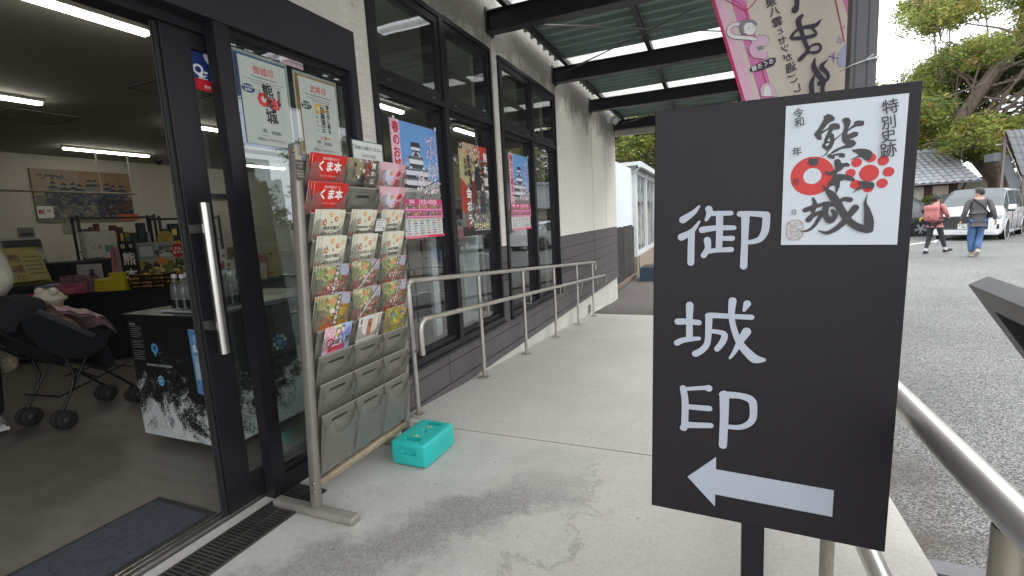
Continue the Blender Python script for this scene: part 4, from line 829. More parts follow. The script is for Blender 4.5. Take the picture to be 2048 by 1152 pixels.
for r in range(10):
    for c in range(3): pocket(r, c, 1)
for r in range(10):
    for c in range(3): pocket(r, c, -1)
# ---------------- brochure covers
def cover_frame(row, col, back=0., dy=0., w=.170, drop=0.):
    """frame of a brochure leaning in a pocket: origin at its lower left corner, U along the rack, V up the sheet"""
    z1, z0 = ZT[row], ZT[row+1]; yc = .019+CW*(col+.5)+dy
    b = Vector((.020-back, yc-w/2, z0-.006)); t = Vector((.053-back, yc-w/2, z1+.010-drop))
    V = (t-b); L = V.length; V.normalize(); U = Vector((0, 1, 0)); Nn = U.cross(V); 
    R = RM.to_3x3()
    return RM @ b, R @ U, R @ V, R @ Nn, L
def cover(row, col, art, label, group=None, copies=3, w=.180, base=PAP, dy=.010, cat='brochure', name='brochure', drop=0.):
    O, U, V, Nn, L = cover_frame(row, col, 0, dy, w, drop)
    mb = MB(); t = .0016
    mb.obox(O+U*w/2+V*L/2-Nn*t/2, U*w/2, Nn*t/2, V*L/2, base); a = Art(mb, O, U, V, Nn, .0001); art(a, w, L); o = tag(mb.build(name), label, cat, group)
    # further copies fanned out behind the front one
    for k in range(1, copies):
        c = o.copy(); COL.objects.link(c); c.location = o.location - Nn*.0042*k - U*.011*k + V*rnd.uniform(-.002, .003); c['label'] = label.replace('front copy', ('second copy', 'third copy', 'fourth copy')[k-1]).replace('in front', 'behind'); c['group'] = group or 'spare copies behind the front brochures'
    o['group'] = group or 'spare copies behind the front brochures'
    return o
def a_red(a, w, h):
    a.rect(0, 0, w, h, '#cf2420'); a.text('熊本市観光ガイド', w*.52, h*.86, .0105, '#f0d8d0', bold=.01); a.text('くま本', w*.52, h*.62, .041, '#f6f2ee', bold=.035); a.text('ようこそ くまもとへ', w*.5, h*.34, .0085, '#f0d8d0', bold=.01)
    a.poly([(w*.30, 0), (w*.32, h*.13), (w*.40, h*.17), (w*.62, h*.17), (w*.70, h*.12), (w*.71, 0)], '#5b93c4')
def a_sam(a, w, h):
    rg = random.Random(2); a.rect(0, 0, w, h, '#5a5448'); a.poly([(0, h), (w*.5, h), (w*.35, .2*h), (0, .3*h)], '#9a8f68'); a.poly([(w*.55, h), (w*.8, h), (w*.62, .25*h)], '#b23a2a'); a.rect(w*.25, h*.9, w*.75, h, '#c8a0a0')
    a.dots(.25*w, 0, w, h, 90, .009, ['#77746e', '#3c3a38', '#9a968e', '#1c1b1c', '#c8c2b8', '#8a3a30'], rg); a.disc(w*.5, h*.62, .009, '#d8cfc6'); a.poly([(w*.4, 0), (w*.46, h*.5), (w*.55, h*.5), (w*.6, 0)], '#22252a'); a.disc(w*.34, h*.4, .008, '#d8cfc6'); a.poly([(w*.27, 0), (w*.31, h*.32), (w*.38, h*.32), (w*.42, 0)], '#4a3030')
    a.vtext('熊本城', w*.83, h*.80, .026, '#f2f0ec', bold=.03, pitch=.034); a.vtext('春の陣', w*.18, h*.78, .020, '#2a2520', bold=.02)
def a_haru(a, w, h):
    rg = random.Random(4); a.rect(0, 0, w, h, '#dba4ac'); a.rect(0, h*.5, w*.7, h, '#e2b6c0'); a.disc(w*.36, h*.45, .042, '#cfd0e4', n=20); a.disc(w*.45, h*.62, .012, '#d89a5a'); a.dots(0, 0, w*.35, h*.5, 14, .010, ['#e0b040', '#c87850', '#f2e0d8'], rg); a.dots(w*.5, h*.2, w, h, 16, .008, ['#e8c0b8', '#d88878', '#efd2cc'], rg)
    a.stroke([(w*.15, h*.2, .001), (w*.6, h*.5, .0012), (w*.95, h*.98, .002)], '#b06a58'); a.disc(w*.78, h*.66, .013, '#c8202c'); a.disc(w*.72, h*.60, .010, '#c8202c'); a.text('春', w*.74, h*.24, .050, '#c0283a', bold=.015)
def a_guide(lines):
    def f(a, w, h):
        a.rect(0, 0, w, h, '#dcd8c2'); 
        for x, y, c in ((.42, .86, '#dca85a'), (.66, .70, '#c26a50'), (.20, .58, '#b05a40'), (.86, .52, '#6a7a5a'), (.86, .80, '#dfb0a0'), (.10, .15, '#cc6a5a')):
            a.disc(w*x, h*y, .0115 if c != '#6a7a5a' else .007, c, n=12); a.disc(w*x+.002, h*y+.001, .006, '#e4c890', n=10)
        a.stroke([(w*.15, h*.62, .0016), (w*.20, h*.72, .003), (w*.27, h*.60, .0016)], '#8a3a30'); a.disc(w*.47, h*.60, .0045, '#2a2a28'); a.disc(w*.47, h*.61, .002, '#dcd8c2'); a.poly([(w*.455, h*.59), (w*.485, h*.59), (w*.47, h*.53)], '#2a2a28')
        for i, L in enumerate(lines): a.text(L, w*.5, h*(.40-.17*i), .0165, '#3a3a36', bold=.02)
        a.rect(w*.28, .0, w*.40, h*.08, '#4a4a46'); a.rect(w*.55, .0, w*.78, h*.09, '#e09a80'); a.rect(.0, 0, w*.10, h*.05, '#d8a090')
        k = [(cos(pi+pi*t/14)*.40*w+w*.5, .22*h+sin(pi+pi*t/14)*.16*h) for t in range(15)]; a.stroke([(x, y, .0007) for x, y in k], '#55524a', 2)
    return f
def a_food(txt, ang, sz, tint):
    def f(a, w, h):
        rg = random.Random(hash(txt) % 97 if False else len(txt)*7+3); a.rect(0, 0, w, h, '#8a8a5a' if not tint else '#b08a48'); a.poly([(w*.55, h), (w, h), (w, h*.62), (w*.70, h*.70)], '#a8a8b8')
        a.dots(0, .3*h, w*.5, h, 55, .013, ['#8f9a5a', '#b8b080', '#6f7a48', '#c8b890', '#d0c8a0'], rg); a.disc(w*.33, h*.80, .017, '#cf8f68', n=14); a.disc(w*.33, h*.66, .015, '#9fae6a', n=12)
        a.dots(0, 0, w*.42, h*.4, 60, .012, ['#b03a34', '#c85a4a', '#8a2a28', '#d88878'] if not tint else ['#c8702a', '#b8502a', '#d89850'], rg); a.dots(w*.5, .0, w, h*.66, 110, .009, ['#a83a48', '#c86878', '#8a2a38', '#d8a0a0', '#6a8a4a'] if not tint else ['#c8a040', '#b87a30', '#6a8a3a', '#b84a38'], rg); a.dots(w*.25, .3*h, w*.6, h*.62, 30, .010, ['#4a6a3a', '#e0d8c8', '#b04038'], rg)
        c, s = cos(ang), sin(ang); bx, by = w*.52, h*.5; hw = .011; L = .10
        pts = [(bx-c*L-s*-hw, by-s*L-c*hw), (bx+c*L-s*-hw, by+s*L-c*hw), (bx+c*L+s*-hw, by+s*L+c*hw), (bx-c*L+s*-hw, by-s*L+c*hw)]
        # clip the band to the sheet
        def clip(P, fn):
            o = []
            for i in range(len(P)):
                p, q = P[i], P[(i+1) % len(P)]; fp, fq = fn(p), fn(q)
                if fp >= 0: o.append(p)
                if fp*fq < 0: t = fp/(fp-fq); o.append((p[0]+(q[0]-p[0])*t, p[1]+(q[1]-p[1])*t))
            return o
        for fn in (lambda p: p[0], lambda p: w-p[0], lambda p: p[1], lambda p: h-p[1]): pts = clip(pts, fn)
        a.poly(pts, '#6e645a')
        if ang > 1.2: a.vtext(txt, bx+c*h*.42*.8, by+h*.40, sz, '#f2efe8', bold=.03, pitch=sz*1.15, rot=-(pi/2-ang)*1.)
        else: a.text(txt, bx, by, sz, '#f2efe8', bold=.03, rot=ang)
        a.rect(w*.93, h*.90, w, h, '#c03a38')
    return f
def a_summer(a, w, h):
    rg = random.Random(8); a.rect(0, 0, w, h, '#e0b0c0'); a.poly([(w*.45, h), (w, h), (w, 0), (w*.72, 0)], '#a0b4dc'); a.poly([(w*.2, h), (w*.6, h), (w*.5, .6*h)], '#d8d8a8'); a.dots(0, 0, w, h, 60, .009, ['#f0d0d8', '#c8d8f0', '#f0e8b0', '#b8e0d8', '#d88aa8'], rg); a.disc(w*.48, h*.80, .013, '#2a2430'); a.disc(w*.49, h*.775, .010, '#ecd0c0'); a.disc(w*.66, h*.84, .013, '#2a2430'); a.disc(w*.66, h*.815, .010, '#ecd0c0'); a.rect(w*.38, h*.58, w*.54, h*.70, '#e0c040'); a.rect(w*.56, h*.60, w*.68, h*.74, '#d86a90'); a.poly([(w*.7, h*.6), (w*.95, h*.95), (w*.95, h*.5)], '#7f88c8')
    a.disc(w*.24, h*.40, .022, '#c42a40'); a.text('2泊', w*.24, h*.40, .020, '#f6eeee', bold=.03); a.text('くまもと', w*.60, h*.58, .020, '#2a5aa0', bold=.03); a.text('ほほく旅', w*.62, h*.38, .028, '#202840', bold=.04); a.text('満喫時間', w*.50, h*.14, .024, '#c8283e', bold=.04)
def a_mus(a, w, h):
    a.rect(0, 0, w, h, '#d8cfc6'); a.rect(w*.30, h*.25, w*.62, h*.95, '#c6ccd4'); a.rect(w*.40, h*.20, w*.60, h*.85, '#a5694c'); a.disc(w*.50, h*.62, .008, '#5a3426'); a.rect(w*.64, h*.10, w*.76, h*.98, '#d9c2a4'); a.rect(w*.08, h*.72, w*.15, h*.92, '#4a4642'); a.text('Museums', w*.88, h*.5, .028, '#3a3632', rot=pi/2); a.vtext('・・・・', w*.12, h*.5, .010, '#555555')
def a_flower(a, w, h):
    rg = random.Random(11); a.rect(0, 0, w, h, '#8a8a38'); a.dots(0, 0, w, h, 110, .011, ['#a89a30', '#d0b038', '#c87830', '#e0b850', '#789038', '#d89a40'], rg); a.dots(w*.1, .45*h, w*.5, h, 26, .010, ['#4a62b0', '#4f9a4a', '#3a7a3a', '#6a80c0'], rg); a.dots(w*.65, .6*h, w*.9, h, 10, .010, ['#4a52a8', '#5a62b8'], rg)
SP = ' standing in front in the rack'
T = [(0, 0, a_red, 'red city guide brochure in the topmost left pocket, front copy', 2), (0, 1, a_sam, 'dark warrior event leaflet in the topmost middle pocket, front copy', 2), (0, 2, a_haru, 'pink flower leaflet in the topmost right pocket, front copy', 2),
     (1, 0, a_red, 'red city guide brochure in the left pocket just below the top row, front copy', 3), (1, 2, a_haru, 'pink flower leaflet in the right pocket just below the top row, front copy', 2)]
nm = ('left', 'middle', 'right')
for r, rn in ((2, 'upper'), (3, 'lower')):
    for c, L in enumerate((('熊本市観光', 'ガイドマップ'), ('Kumamoto City', 'Sightseeing Map') if r == 2 else ('구마모토시 관광', '가이드맵'), ('熊本市观光', '导游地图') if r == 2 else ('熊本市觀光', '旅遊地圖'))):
        T.append((r, c, a_guide(L), 'cream fruit-patterned city map brochure in the %s pocket of the %s cream row, front copy' % (nm[c], rn), 3))
for r, rn in ((4, 'upper'), (5, 'lower')):
    for c, (t, an, sz) in enumerate((('イキなくまもと', 1.45, .019), ('KUMAMOTO Gourmet', .85, .018), ('うまかくまもと', 1.35, .015))):
        T.append((r, c, a_food(t, an, sz, r == 5 and c == 0), '%s food photo brochure in the %s pocket of the %s food row, front copy' % ('orange tinted' if (r == 5 and c == 0) else 'colourful', nm[c], rn), 4 if c == 0 else 3))
T += [(6, 0, a_summer, 'pastel pink and blue cartoon travel booklet above the empty pockets, front copy', 1), (6, 1, a_mus, 'pale museum guide booklet beside the pastel cartoon booklet', 1), (6, 2, a_flower, 'yellow and green flower leaflet in the pocket right of the museum booklet, front copy', 2)]
GRP = {a_red: 'red city guide brochures', a_haru: 'pink flower leaflets', a_sam: 'dark warrior leaflets', a_summer: 'single booklets', a_mus: 'single booklets', a_flower: 'flower leaflets'}
for r, c, f, L, n_ in T: cover(r, c, f, L, GRP.get(f, 'cream city map brochures' if r in (2, 3) else 'food brochures'), n_, w=(.186 if r < 2 else (.135 if r in (2, 3) else .158)), drop=0 if r != 0 else .004, base=PAPC if r in (2, 3) else PAP)
# small cards
O, U, V, Nn, L = cover_frame(2, 1, -.012, .10, .085); mb = MB(); mb.obox(O+U*.05+V*.055, U*.036, Nn*.0006, V*.030, PAP); a = Art(mb, O+U*.014+V*.025, U, V, Nn, .0009)
for i in range(5): a.rect(.006, .050-.008*i, .05 if i != 2 else .035, .0515-.008*i, '#55585c')
a.rect(.060, .034, .062, .046, '#222222'); a.rect(.055, .008, .064, .018, '#444444'); tag(mb.build('price_card'), 'small white text card clipped over the cream brochures', 'card')
mb = MB(); O = rk(.028, -.022, 1.40); R = RM.to_3x3(); U = R @ Vector((-.25, 1, 0)).normalized(); V = R @ Vector((0, 0, 1)); Nn = U.cross(V).normalized()
if Nn.x < 0: Nn = -Nn
mb.obox(O+U*.035+V*.045, U*.042, Nn*.0008, V*.045, mat('card_brown', (.10, .085, .07), .5)); a = Art(mb, O-U*.007, U, V, Nn, .001)
a.rect(.0, .074, .084, .090, '#b8bcb8'); a.disc(.02, .08, .008, '#d0a040'); a.disc(.045, .08, .007, '#4a80b0')
for i, t in enumerate(('くまもと観光マップ', 'ご自由にどうぞ')): a.text(t, .042, .062-.012*i, .0085, '#d8d4cc')
for i, t in enumerate(('This is a map to enjoy', 'sightseeing, Castle to', 'Kumamoto City.')): a.text(t, .042, .034-.010*i, .0085, '#e8e4dc')
tag(mb.build('info_card'), 'small brown card with white text at the top left corner of the rack', 'card')
y0, y1 = 1.765, 1.975
mb = MB(); X = -1.495; mb.box(X-.003, X, y0-.004, y1+.004, 1.485, 1.600, mat('green_frame', (.035, .12, .075), .4)); a = Art(mb, (X, y0, 1.489), YU, ZU, XN, .0006); a.rect(0.001, 0.001, y1-y0-.001, .107, PAP); a.text('ご自由にお取りください。', (y1-y0)/2, .078, .0175, '#141414', bold=.03); a.text('TAKE FREE', (y1-y0)/2, .044, .020, '#2a2a2a', bold=.0)
tag(mb.build('take_free_sign'), 'green edged white sign reading TAKE FREE on top of the rack', 'sign')
# ================================================================ turquoise weight box
TEAL = mat('turquoise_plastic', (.020, .42, .385), .42, var=.10, vscale=4, bump=.10, bscale=55)
wc = Vector((-1.475, 2.02, 0)); 
p1, p2, p3 = onz(783, 928, 0), onz(853, 941, 0), onz(906, 888, 0)
ux = (p2-p1); lx = ux.length; ux.normalize(); uy = Vector((-ux.y, ux.x, 0)); ly = (p3-p2).dot(uy)
wang = math.atan2(ux.y, ux.x)
wb = thing('weight_box', 'turquoise plastic base weight lying on the concrete beside the brochure rack', 'weight', p1+ux*lx/2+uy*ly/2, wang)
def weight():
    bm = bmesh.new(); bmesh.ops.create_cube(bm, size=1)
    H = .128
    for v in bm.verts: v.co = Vector((v.co.x*lx, v.co.y*ly, (v.co.z+.5)*H))
    bmesh.ops.bevel(bm, geom=bm.edges[:], offset=.020, segments=4, profile=.5, affect='EDGES')
    me = bpy.data.meshes.new('weight_body'); bm.to_mesh(me); bm.free(); o = bpy.data.objects.new('body', me); COL.objects.link(o); me.materials.append(TEAL)
    # recessed hand holds cut with boolean wells
    cuts = []
    for y in (-ly*.32, ly*.34): cuts.append(MB().rbox(-.052, .052, y-.020, y+.020, H-.032, H+.02, .008, TEAL, 3))
    cuts.append(MB().rbox(-.05, .05, -ly/2-.02, -ly/2+.018, H*.50, H*.80, .008, TEAL, 3))
    cuts.append(MB().rbox(-.020, .006, -.045, -.012, H-.018, H+.02, .012, TEAL, 3)); cuts.append(MB().rbox(-.004, .024, -.020, .018, H-.018, H+.02, .012, TEAL, 3)); cuts.append(MB().rbox(-.020, .008, .010, .040, H-.018, H+.02, .012, TEAL, 3))
    for q in cuts:
        c = q.build('cut', weldall=True); c.data.transform(Matrix.Translation(c.location)); c.location = (0, 0, 0)
        md = o.modifiers.new('b', 'BOOLEAN'); md.object = c; md.operation = 'DIFFERENCE'; md.solver = 'EXACT'
        bpy.context.view_layer.update(); dg = bpy.context.evaluated_depsgraph_get(); nm_ = bpy.data.meshes.new_from_object(o.evaluated_get(dg)); o.modifiers.clear(); bpy.data.objects.remove(c)
        if len(nm_.vertices) > 20: o.data = nm_
    nm_ = o.data
    if not nm_.materials: nm_.materials.append(TEAL)
    for p in nm_.polygons: p.use_smooth = True; p.material_index = 0
    nm_.set_sharp_from_angle(angle=radians(40))
    o.parent = wb
weight()
mb = MB(); mb.rbox(-.020, .024, -.066, -.054, .120, .1295, .003, mat('peeled_label', (.42, .43, .30), .7, var=.4, vscale=60)); mb.rbox(-.016, .022, .050, .060, .120, .1295, .003, mat('peeled_label', (.42, .43, .30), .7)); mb.build('worn_label', wb, local=True)
# ================================================================ slanted information panel beyond the kerb rail (its back faces us)
ip = thing('information_panel', 'dark slanted reading panel frame at the right edge beyond the steel handrail', 'panel', (.95, 1.2, -.37))
P0 = Vector((.683, 1.8, .941)); e1 = Vector((-.105, -.994, 0)).normalized(); e2 = Vector((.524, -.057, -.85)).normalized(); e3 = e1.cross(e2).normalized()
if e3.x < 0: e3 = -e3
IPM = mat('weathered_dark_metal', (.058, .055, .06), .42, .3, var=.35, vscale=5, bump=.1, bscale=40)
LN, HT, TH, BRD = 1.35, .62, .05, .075
def ipb(a0, a1, b0, b1, c0, c1, m, mb): mb.obox(P0+e1*(a0+a1)/2+e2*(b0+b1)/2+e3*(c0+c1)/2, e1*(a1-a0)/2, e2*(b1-b0)/2, e3*(c1-c0)/2, m)
mb = MB(); ipb(0, LN, 0, BRD, 0, TH, IPM, mb); ipb(0, LN, HT-BRD, HT, 0, TH, IPM, mb); ipb(0, BRD, BRD, HT-BRD, 0, TH, IPM, mb); ipb(LN-BRD, LN, BRD, HT-BRD, 0, TH, IPM, mb); mb.build('frame', ip, bevel=.002)
mb = MB(); ipb(BRD, LN-BRD, BRD, HT-BRD, .036, .046, mat('panel_back_dark', (.022, .021, .023), .6, var=.2), mb); mb.build('board', ip)
for s in (.22, LN-.22):
    mb = MB(); p = P0+e1*s+e2*(HT-.12)+e3*.02; mb.bar((p.x, p.y, -.37), p, .06, .06, IPM); mb.build('leg', ip)
# ================================================================ inside the shop
def empty_part(): pass
LED = mat('led_tube', (1, .95, .82), .5, emit=(1, .94, .82, 12)); LEDC = mat('lamp_housing', (.55, .55, .52), .5)
lamps = [(-3.735, 1.17, 'nearest the door in the first row'), (-3.735, 4.22, 'second in the first row behind the windows'), (-3.735, 6.8, 'third in the first row'), (-6.41, 1.70, 'first in the middle row'), (-6.36, 4.22, 'second in the middle row behind the sliding door'), (-9.13, 4.30, 'above the castle painting at the back'), (-9.13, .4, 'at the back left, near the end wall'), (-6.41, 7.2, 'last in the middle row'), (-9.13, 7.2, 'back right corner of the ceiling')]
lp = None
for x, y, s in lamps:
    if lp is None:
        lp = thing('ceiling_lamp', '', 'lamp', (x, y, 2.7), 0, 'ceiling lamps')
        mb = MB(); mb.box(x-.045, x+.045, y-.01, y+1.21, 2.668, 2.699, LEDC); mb.build('housing', lp)
        mb = MB(); mb.rbox(x-.032, x+.032, y, y+1.2, 2.640, 2.6675, .008, LED, 2); mb.build('tube', lp); o = lp
    else: o = dup(lp); o.location = (x, y, 2.7)
    o['label'] = 'lit strip lamp on the shop ceiling, '+s
for i, (x, y, s) in enumerate(((-5.3, 3.1, 'beside the middle lamps'), (-7.6, 2.9, 'farther back'))):
    mb = MB(); mb.box(x-.02, x+.62, y, y+.62, 2.694, 2.6995, CEIL); 
    for q in ((x-.02, x+.62, y, y+.015), (x-.02, x+.62, y+.605, y+.62), (x-.02, x-.005, y+.015, y+.605), (x+.605, x+.62, y+.015, y+.605)): mb.box(*q, 2.690, 2.6939, mat('vent_shadow', (.05, .05, .045), .8))
    tag(mb.build('ceiling_vent'), 'square flush ceiling air vent in the shop, '+s, 'air vent', 'ceiling air vents')
mb = MB(); c = onz(317, 324, 2.66); mb.lathe((c.x, c.y, 2.70), [(.07, 0), (.07, -.03), (.055, -.05), (.04, -.085), (.0, -.10)], mat('camera_dome', (.03, .03, .035), .2), 16); tag(mb.build('security_camera'), 'small dark dome camera on the shop ceiling above the back wall', 'camera')
# hanging bar on two chains
hb = thing('hanging_bar', 'thin display bar hanging on two rods from the shop ceiling', 'display bar', (-9.0, 4, 1.9))
mb = MB(); p = onx(0, 385, -9.0); q = onx(273, 388, -9.0); mb.tube([(-9, -1, q.z), (-9, q.y, q.z)], .013, mat('aged_brass', (.30, .26, .19), .4, .6), 8); mb.build('bar', hb); bz = q.z
for px in (204, 266):
    y = onx(px, 386, -9.0).y; mb = MB(); mb.tube([(-9, y, bz), (-9, y, 2.7)], .009, mat('white_rod', (.5, .48, .43), .5), 6); mb.build('rod', hb)
# castle panorama painting on the back wall
y0, y1, z0, z1 = 4.325, 5.775, 1.60, 2.474; XB = -10.295
mb = MB(); mb.box(XB, XB+.03, y0, y1, z0, z1, mat('painting_ground', (.30, .235, .16), .7, var=.2, vscale=2)); a = Art(mb, (XB+.03, y0, z0), YU, ZU, XN, .0005); w, h = y1-y0, z1-z0; rg = random.Random(21)
a.rect(.45*w, .62*h, w-.01, h-.01, '#8e7055'); a.rect(.01, .01, w-.01, .50*h, '#6d6a60')
for k in range(9):
    x = (.16+.085*k+rg.uniform(-.02, .02))*w; y = (.55+.05*rg.random())*h; s_ = rg.uniform(.06, .10)*w
    if k in (4, 5): y += .09*h
    a.rect(x, y-.1*h, x+s_, y+.05*h, '#6f7478'); a.poly([(x-.02*w, y+.05*h), (x+s_+.02*w, y+.05*h), (x+s_*.7, y+.10*h), (x+s_*.3, y+.10*h)], '#2e3440'); a.rect(x+s_*.25, y+.1*h, x+s_*.75, y+.14*h, '#7b8084'); a.poly([(x+s_*.1, y+.14*h), (x+s_*.9, y+.14*h), (x+s_*.6, y+.19*h), (x+s_*.4, y+.19*h)], '#2e3440')
a.dots(.10*w, .30*h, .95*w, .60*h, 420, .05, ['#39404c', '#4a5058', '#2c3340', '#5a6066', '#40464a', '#6a6c66'], rg, 8); a.dots(.08*w, .06*h, .97*w, .32*h, 240, .045, ['#5f6468', '#4e5560', '#77766c', '#3c4450', '#8a8678'], rg, 8); a.dots(.60*w, .12*h, .98*w, .45*h, 120, .05, ['#22283a', '#2e3448', '#5a4438', '#3a3f50'], rg, 8)
a.poly([(.70*w, .20*h), (.99*w, .42*h), (.99*w, .36*h), (.74*w, .17*h)], '#5f4636'); a.dots(.05*w, .80*h, .3*w, .90*h, 12, .04, ['#4c5250', '#5c605a'], rg); a.stroke([(.12*w, .85*h, .02), (.2*w, .88*h, .03), (.34*w, .80*h, .008)], '#4c5250')
tag(mb.build('castle_painting'), 'wide panorama painting of a castle town in muted browns and blues on the back wall', 'painting')
mb = MB(); a0 = onx(88, 410, -10.2); mb.box(-10.26, -10.25, a0.y-.08, a0.y+.13, 1.66, 1.86, PAP); a = Art(mb, (-10.25, a0.y-.08, 1.66), YU, ZU, XN); a.text('熊', .05, .10, .08, '#8a2a30', bold=.03); a.rect(.095, .02, .10, .18, '#333333'); a.text('印', .15, .12, .06, '#333333', bold=.02); tag(mb.build('wall_notice'), 'pair of small white prints hanging in front of the castle painting, lower left', 'notice')
mb = MB(); a0 = onx(258, 434, -9.6); mb.obox((-9.6, a0.y, a0.z), (.003, 0, 0), (0, .16, 0), (0, -.01, .055), mat('orange_card', (.42, .085, .03), .6)); a = Art(mb, (-9.597, a0.y-.1, a0.z-.02), YU, ZU, XN); a.text('おすすめ', .1, .02, .035, '#e0a080', bold=.02); tag(mb.build('orange_card'), 'orange card below the right end of the castle painting', 'card')
mb = MB(); a0 = onx(145, 456, -10.28); mb.box(-10.29, -10.283, a0.y-.13, a0.y+.13, a0.z-.09, a0.z+.09, mat('grey_notice', (.28, .275, .25), .7)); a = Art(mb, (-10.283, a0.y-.13, a0.z-.09), YU, ZU, XN); [a.rect(.03, .03+.03*i, .23, .036+.03*i, '#6a6a64') for i in range(5)]; tag(mb.build('wall_notice'), 'grey printed notice on the back wall below the painting', 'notice')
# ---------------------------------------------------------------- sales table with cloth (runs obliquely from the left into the room)
TA = Vector((-7.6, 2.02, 0)); TB = Vector((-4.35, 3.42, 0)); TU = (TB-TA).normalized(); TN = Vector((TU.y, -TU.x, 0))    # TN toward the camera
TL_ = (TB-TA).length; TZ = .70
CLOTH = mat('black_cloth', (.012, .013, .019), .9, var=.3, vscale=2, bump=.3, bscale=7)
tb = thing('sales_table', 'long sales table draped with black cloth inside the shop', 'table', (TA+TB)/2)
mb = MB(); nseg = 90; ring = []
for z, am in ((TZ, 0), (TZ-.02, .004), (.35, .014), (.02, .028)):
    ring.append([TA+TU*(TL_*i/nseg)+TN*(am*sin(i*1.1)+am*.6*sin(i*2.3+1))+Vector((0, 0, z)) for i in range(nseg+1)])
for a_, b_ in zip(ring, ring[1:]):
    for i in range(nseg): mb.face([a_[i], b_[i], b_[i+1], a_[i+1]], CLOTH, True)
mb.face([ring[0][0], ring[0][-1], ring[0][-1]-TN*.85, ring[0][0]-TN*.85], CLOTH)
for P_ in (TA, TB): mb.face([P_, P_+Vector((0, 0, TZ)), P_-TN*.85+Vector((0, 0, TZ)), P_-TN*.85], CLOTH)
mb.build('table_cloth', tb)
mb = MB(); mb.obox(TA+TU*TL_*.26-TN*.42+Vector((0, 0, TZ+.006)), TU*TL_*.26, TN*.43, Vector((0, 0, .005)), mat('red_felt', (.22, .012, .03), .9)); mb.obox(TA+TU*TL_*.76-TN*.42+Vector((0, 0, TZ+.006)), TU*TL_*.24, TN*.43, Vector((0, 0, .005)), CLOTH); mb.build('table_top', tb)
def tpix(px, py, z=TZ+.012):           # a spot on the table top seen at this photo pixel
    return onz(px, py, z)
def ty(px):                            # table front edge at this photo column
    best = min(range(200), key=lambda i: abs(pxof(TA+TU*(TL_*i/199)+Vector((0, 0, TZ)))-px)); return TL_*best/199
def pxof(P_):
    q = P_-CAMP; return 1024+FPX*q.dot(CR)/q.dot(CF)
def tbox(mb, s0, s1, n0, n1, z0, z1, m, tilt=0):   # box on the table: s along, n back from the front edge
    c = TA+TU*(s0+s1)/2-TN*(n0+n1)/2+Vector((0, 0, (z0+z1)/2)); mb.obox(c, TU*(s1-s0)/2, TN*(n1-n0)/2, Vector((0, 0, (z1-z0)/2))+TN*-tilt, m)
TT = TZ+.0115
PINK = ['#c06a80', '#cc7c8c', '#b85c74']
s_l, s_m, s_y0, s_y1, s_g1 = ty(68), ty(168), ty(190), ty(252), ty(395)
def pack(name, label, cat, s0, s1, n0, n1, z0, z1, m, deco=None, group=None):
    mb = MB(); tbox(mb, s0, s1, n0, n1, z0, z1, m)
    O = TA+TU*s0-TN*n0+Vector((0, 0, z0)); a = Art(mb, O, TU, (0, 0, 1), TN, .0008)
    if deco: deco(a, s1-s0, z1-z0)
    return tag(mb.build(name), label, cat, group)
bw_ = (s_m-s_l-.22)/3
for i in range(3):
    for j in range(2):
        pack('sweets_box', 'flat pink sweets box, %s of the %s layer on the sales table' % (('left', 'middle', 'right')[i], ('lower', 'upper')[j]), 'box', s_l+.2+i*bw_, s_l+.2+i*bw_+bw_-.006, .02, .34, TT+j*.048, TT+.045+j*.048, ink(PINK[(i+j) % 3], .4), lambda a, w, h: (a.rect(.01, h*.42, w-.01, h*.50, '#8c3048'), a.text('くまもと', w*.5, h*.72, .014, '#7c2038')), 'pink sweets boxes')
for j in range(4): pack('leaflet_pack', 'thin striped packet number %s from the bottom at the left end of the sales table' % ('one', 'two', 'three', 'four')[j], 'packet', s_l, s_l+.185, .03, .25, TT+j*.023, TT+.020+j*.023, ink(['#c8c070', '#3a5068', '#cfcfc8', '#7a8a98'][j]), None, 'striped packets')
YEL = mat('yellow_carton', (.50, .40, .02), .5)
yd = lambda a, w, h: (a.rect(.02, h*.5, w*.3, h*.56, '#5a4a10'), a.rect(w*.4, h*.45, w*.42, h*.62, '#8a2020'))
pack('yellow_carton', 'bright yellow sweets carton, lowest of the yellow pile on the sales table', 'carton', s_y0, s_y1-.004, .01, .28, TT, TT+.062, YEL, yd, 'yellow cartons'); pack('yellow_carton', 'bright yellow sweets carton, second in the yellow pile on the sales table', 'carton', s_y0+.003, s_y1-.006, .012, .28, TT+.0625, TT+.125, YEL, yd, 'yellow cartons')
pack('yellow_carton', 'shorter yellow carton on top of the yellow pile', 'carton', (s_y0+s_y1)/2, s_y1-.006, .014, .28, TT+.1255, TT+.185, YEL, yd, 'yellow cartons')
FOIL = mat('pink_foil', (.30, .17, .20), .22, .4, var=.6, vscale=30, bump=.6, bscale=40)
for i in range(3): pack('snack_bag', 'shiny pink snack bag %s behind the pink boxes on the sales table' % ('on the left', 'in the middle', 'on the right')[i], 'snack bag', s_m-.28+i*.14, s_m-.15+i*.14, .06, .22, TT, TT+.17-.02*i, FOIL, None, 'shiny snack bags')
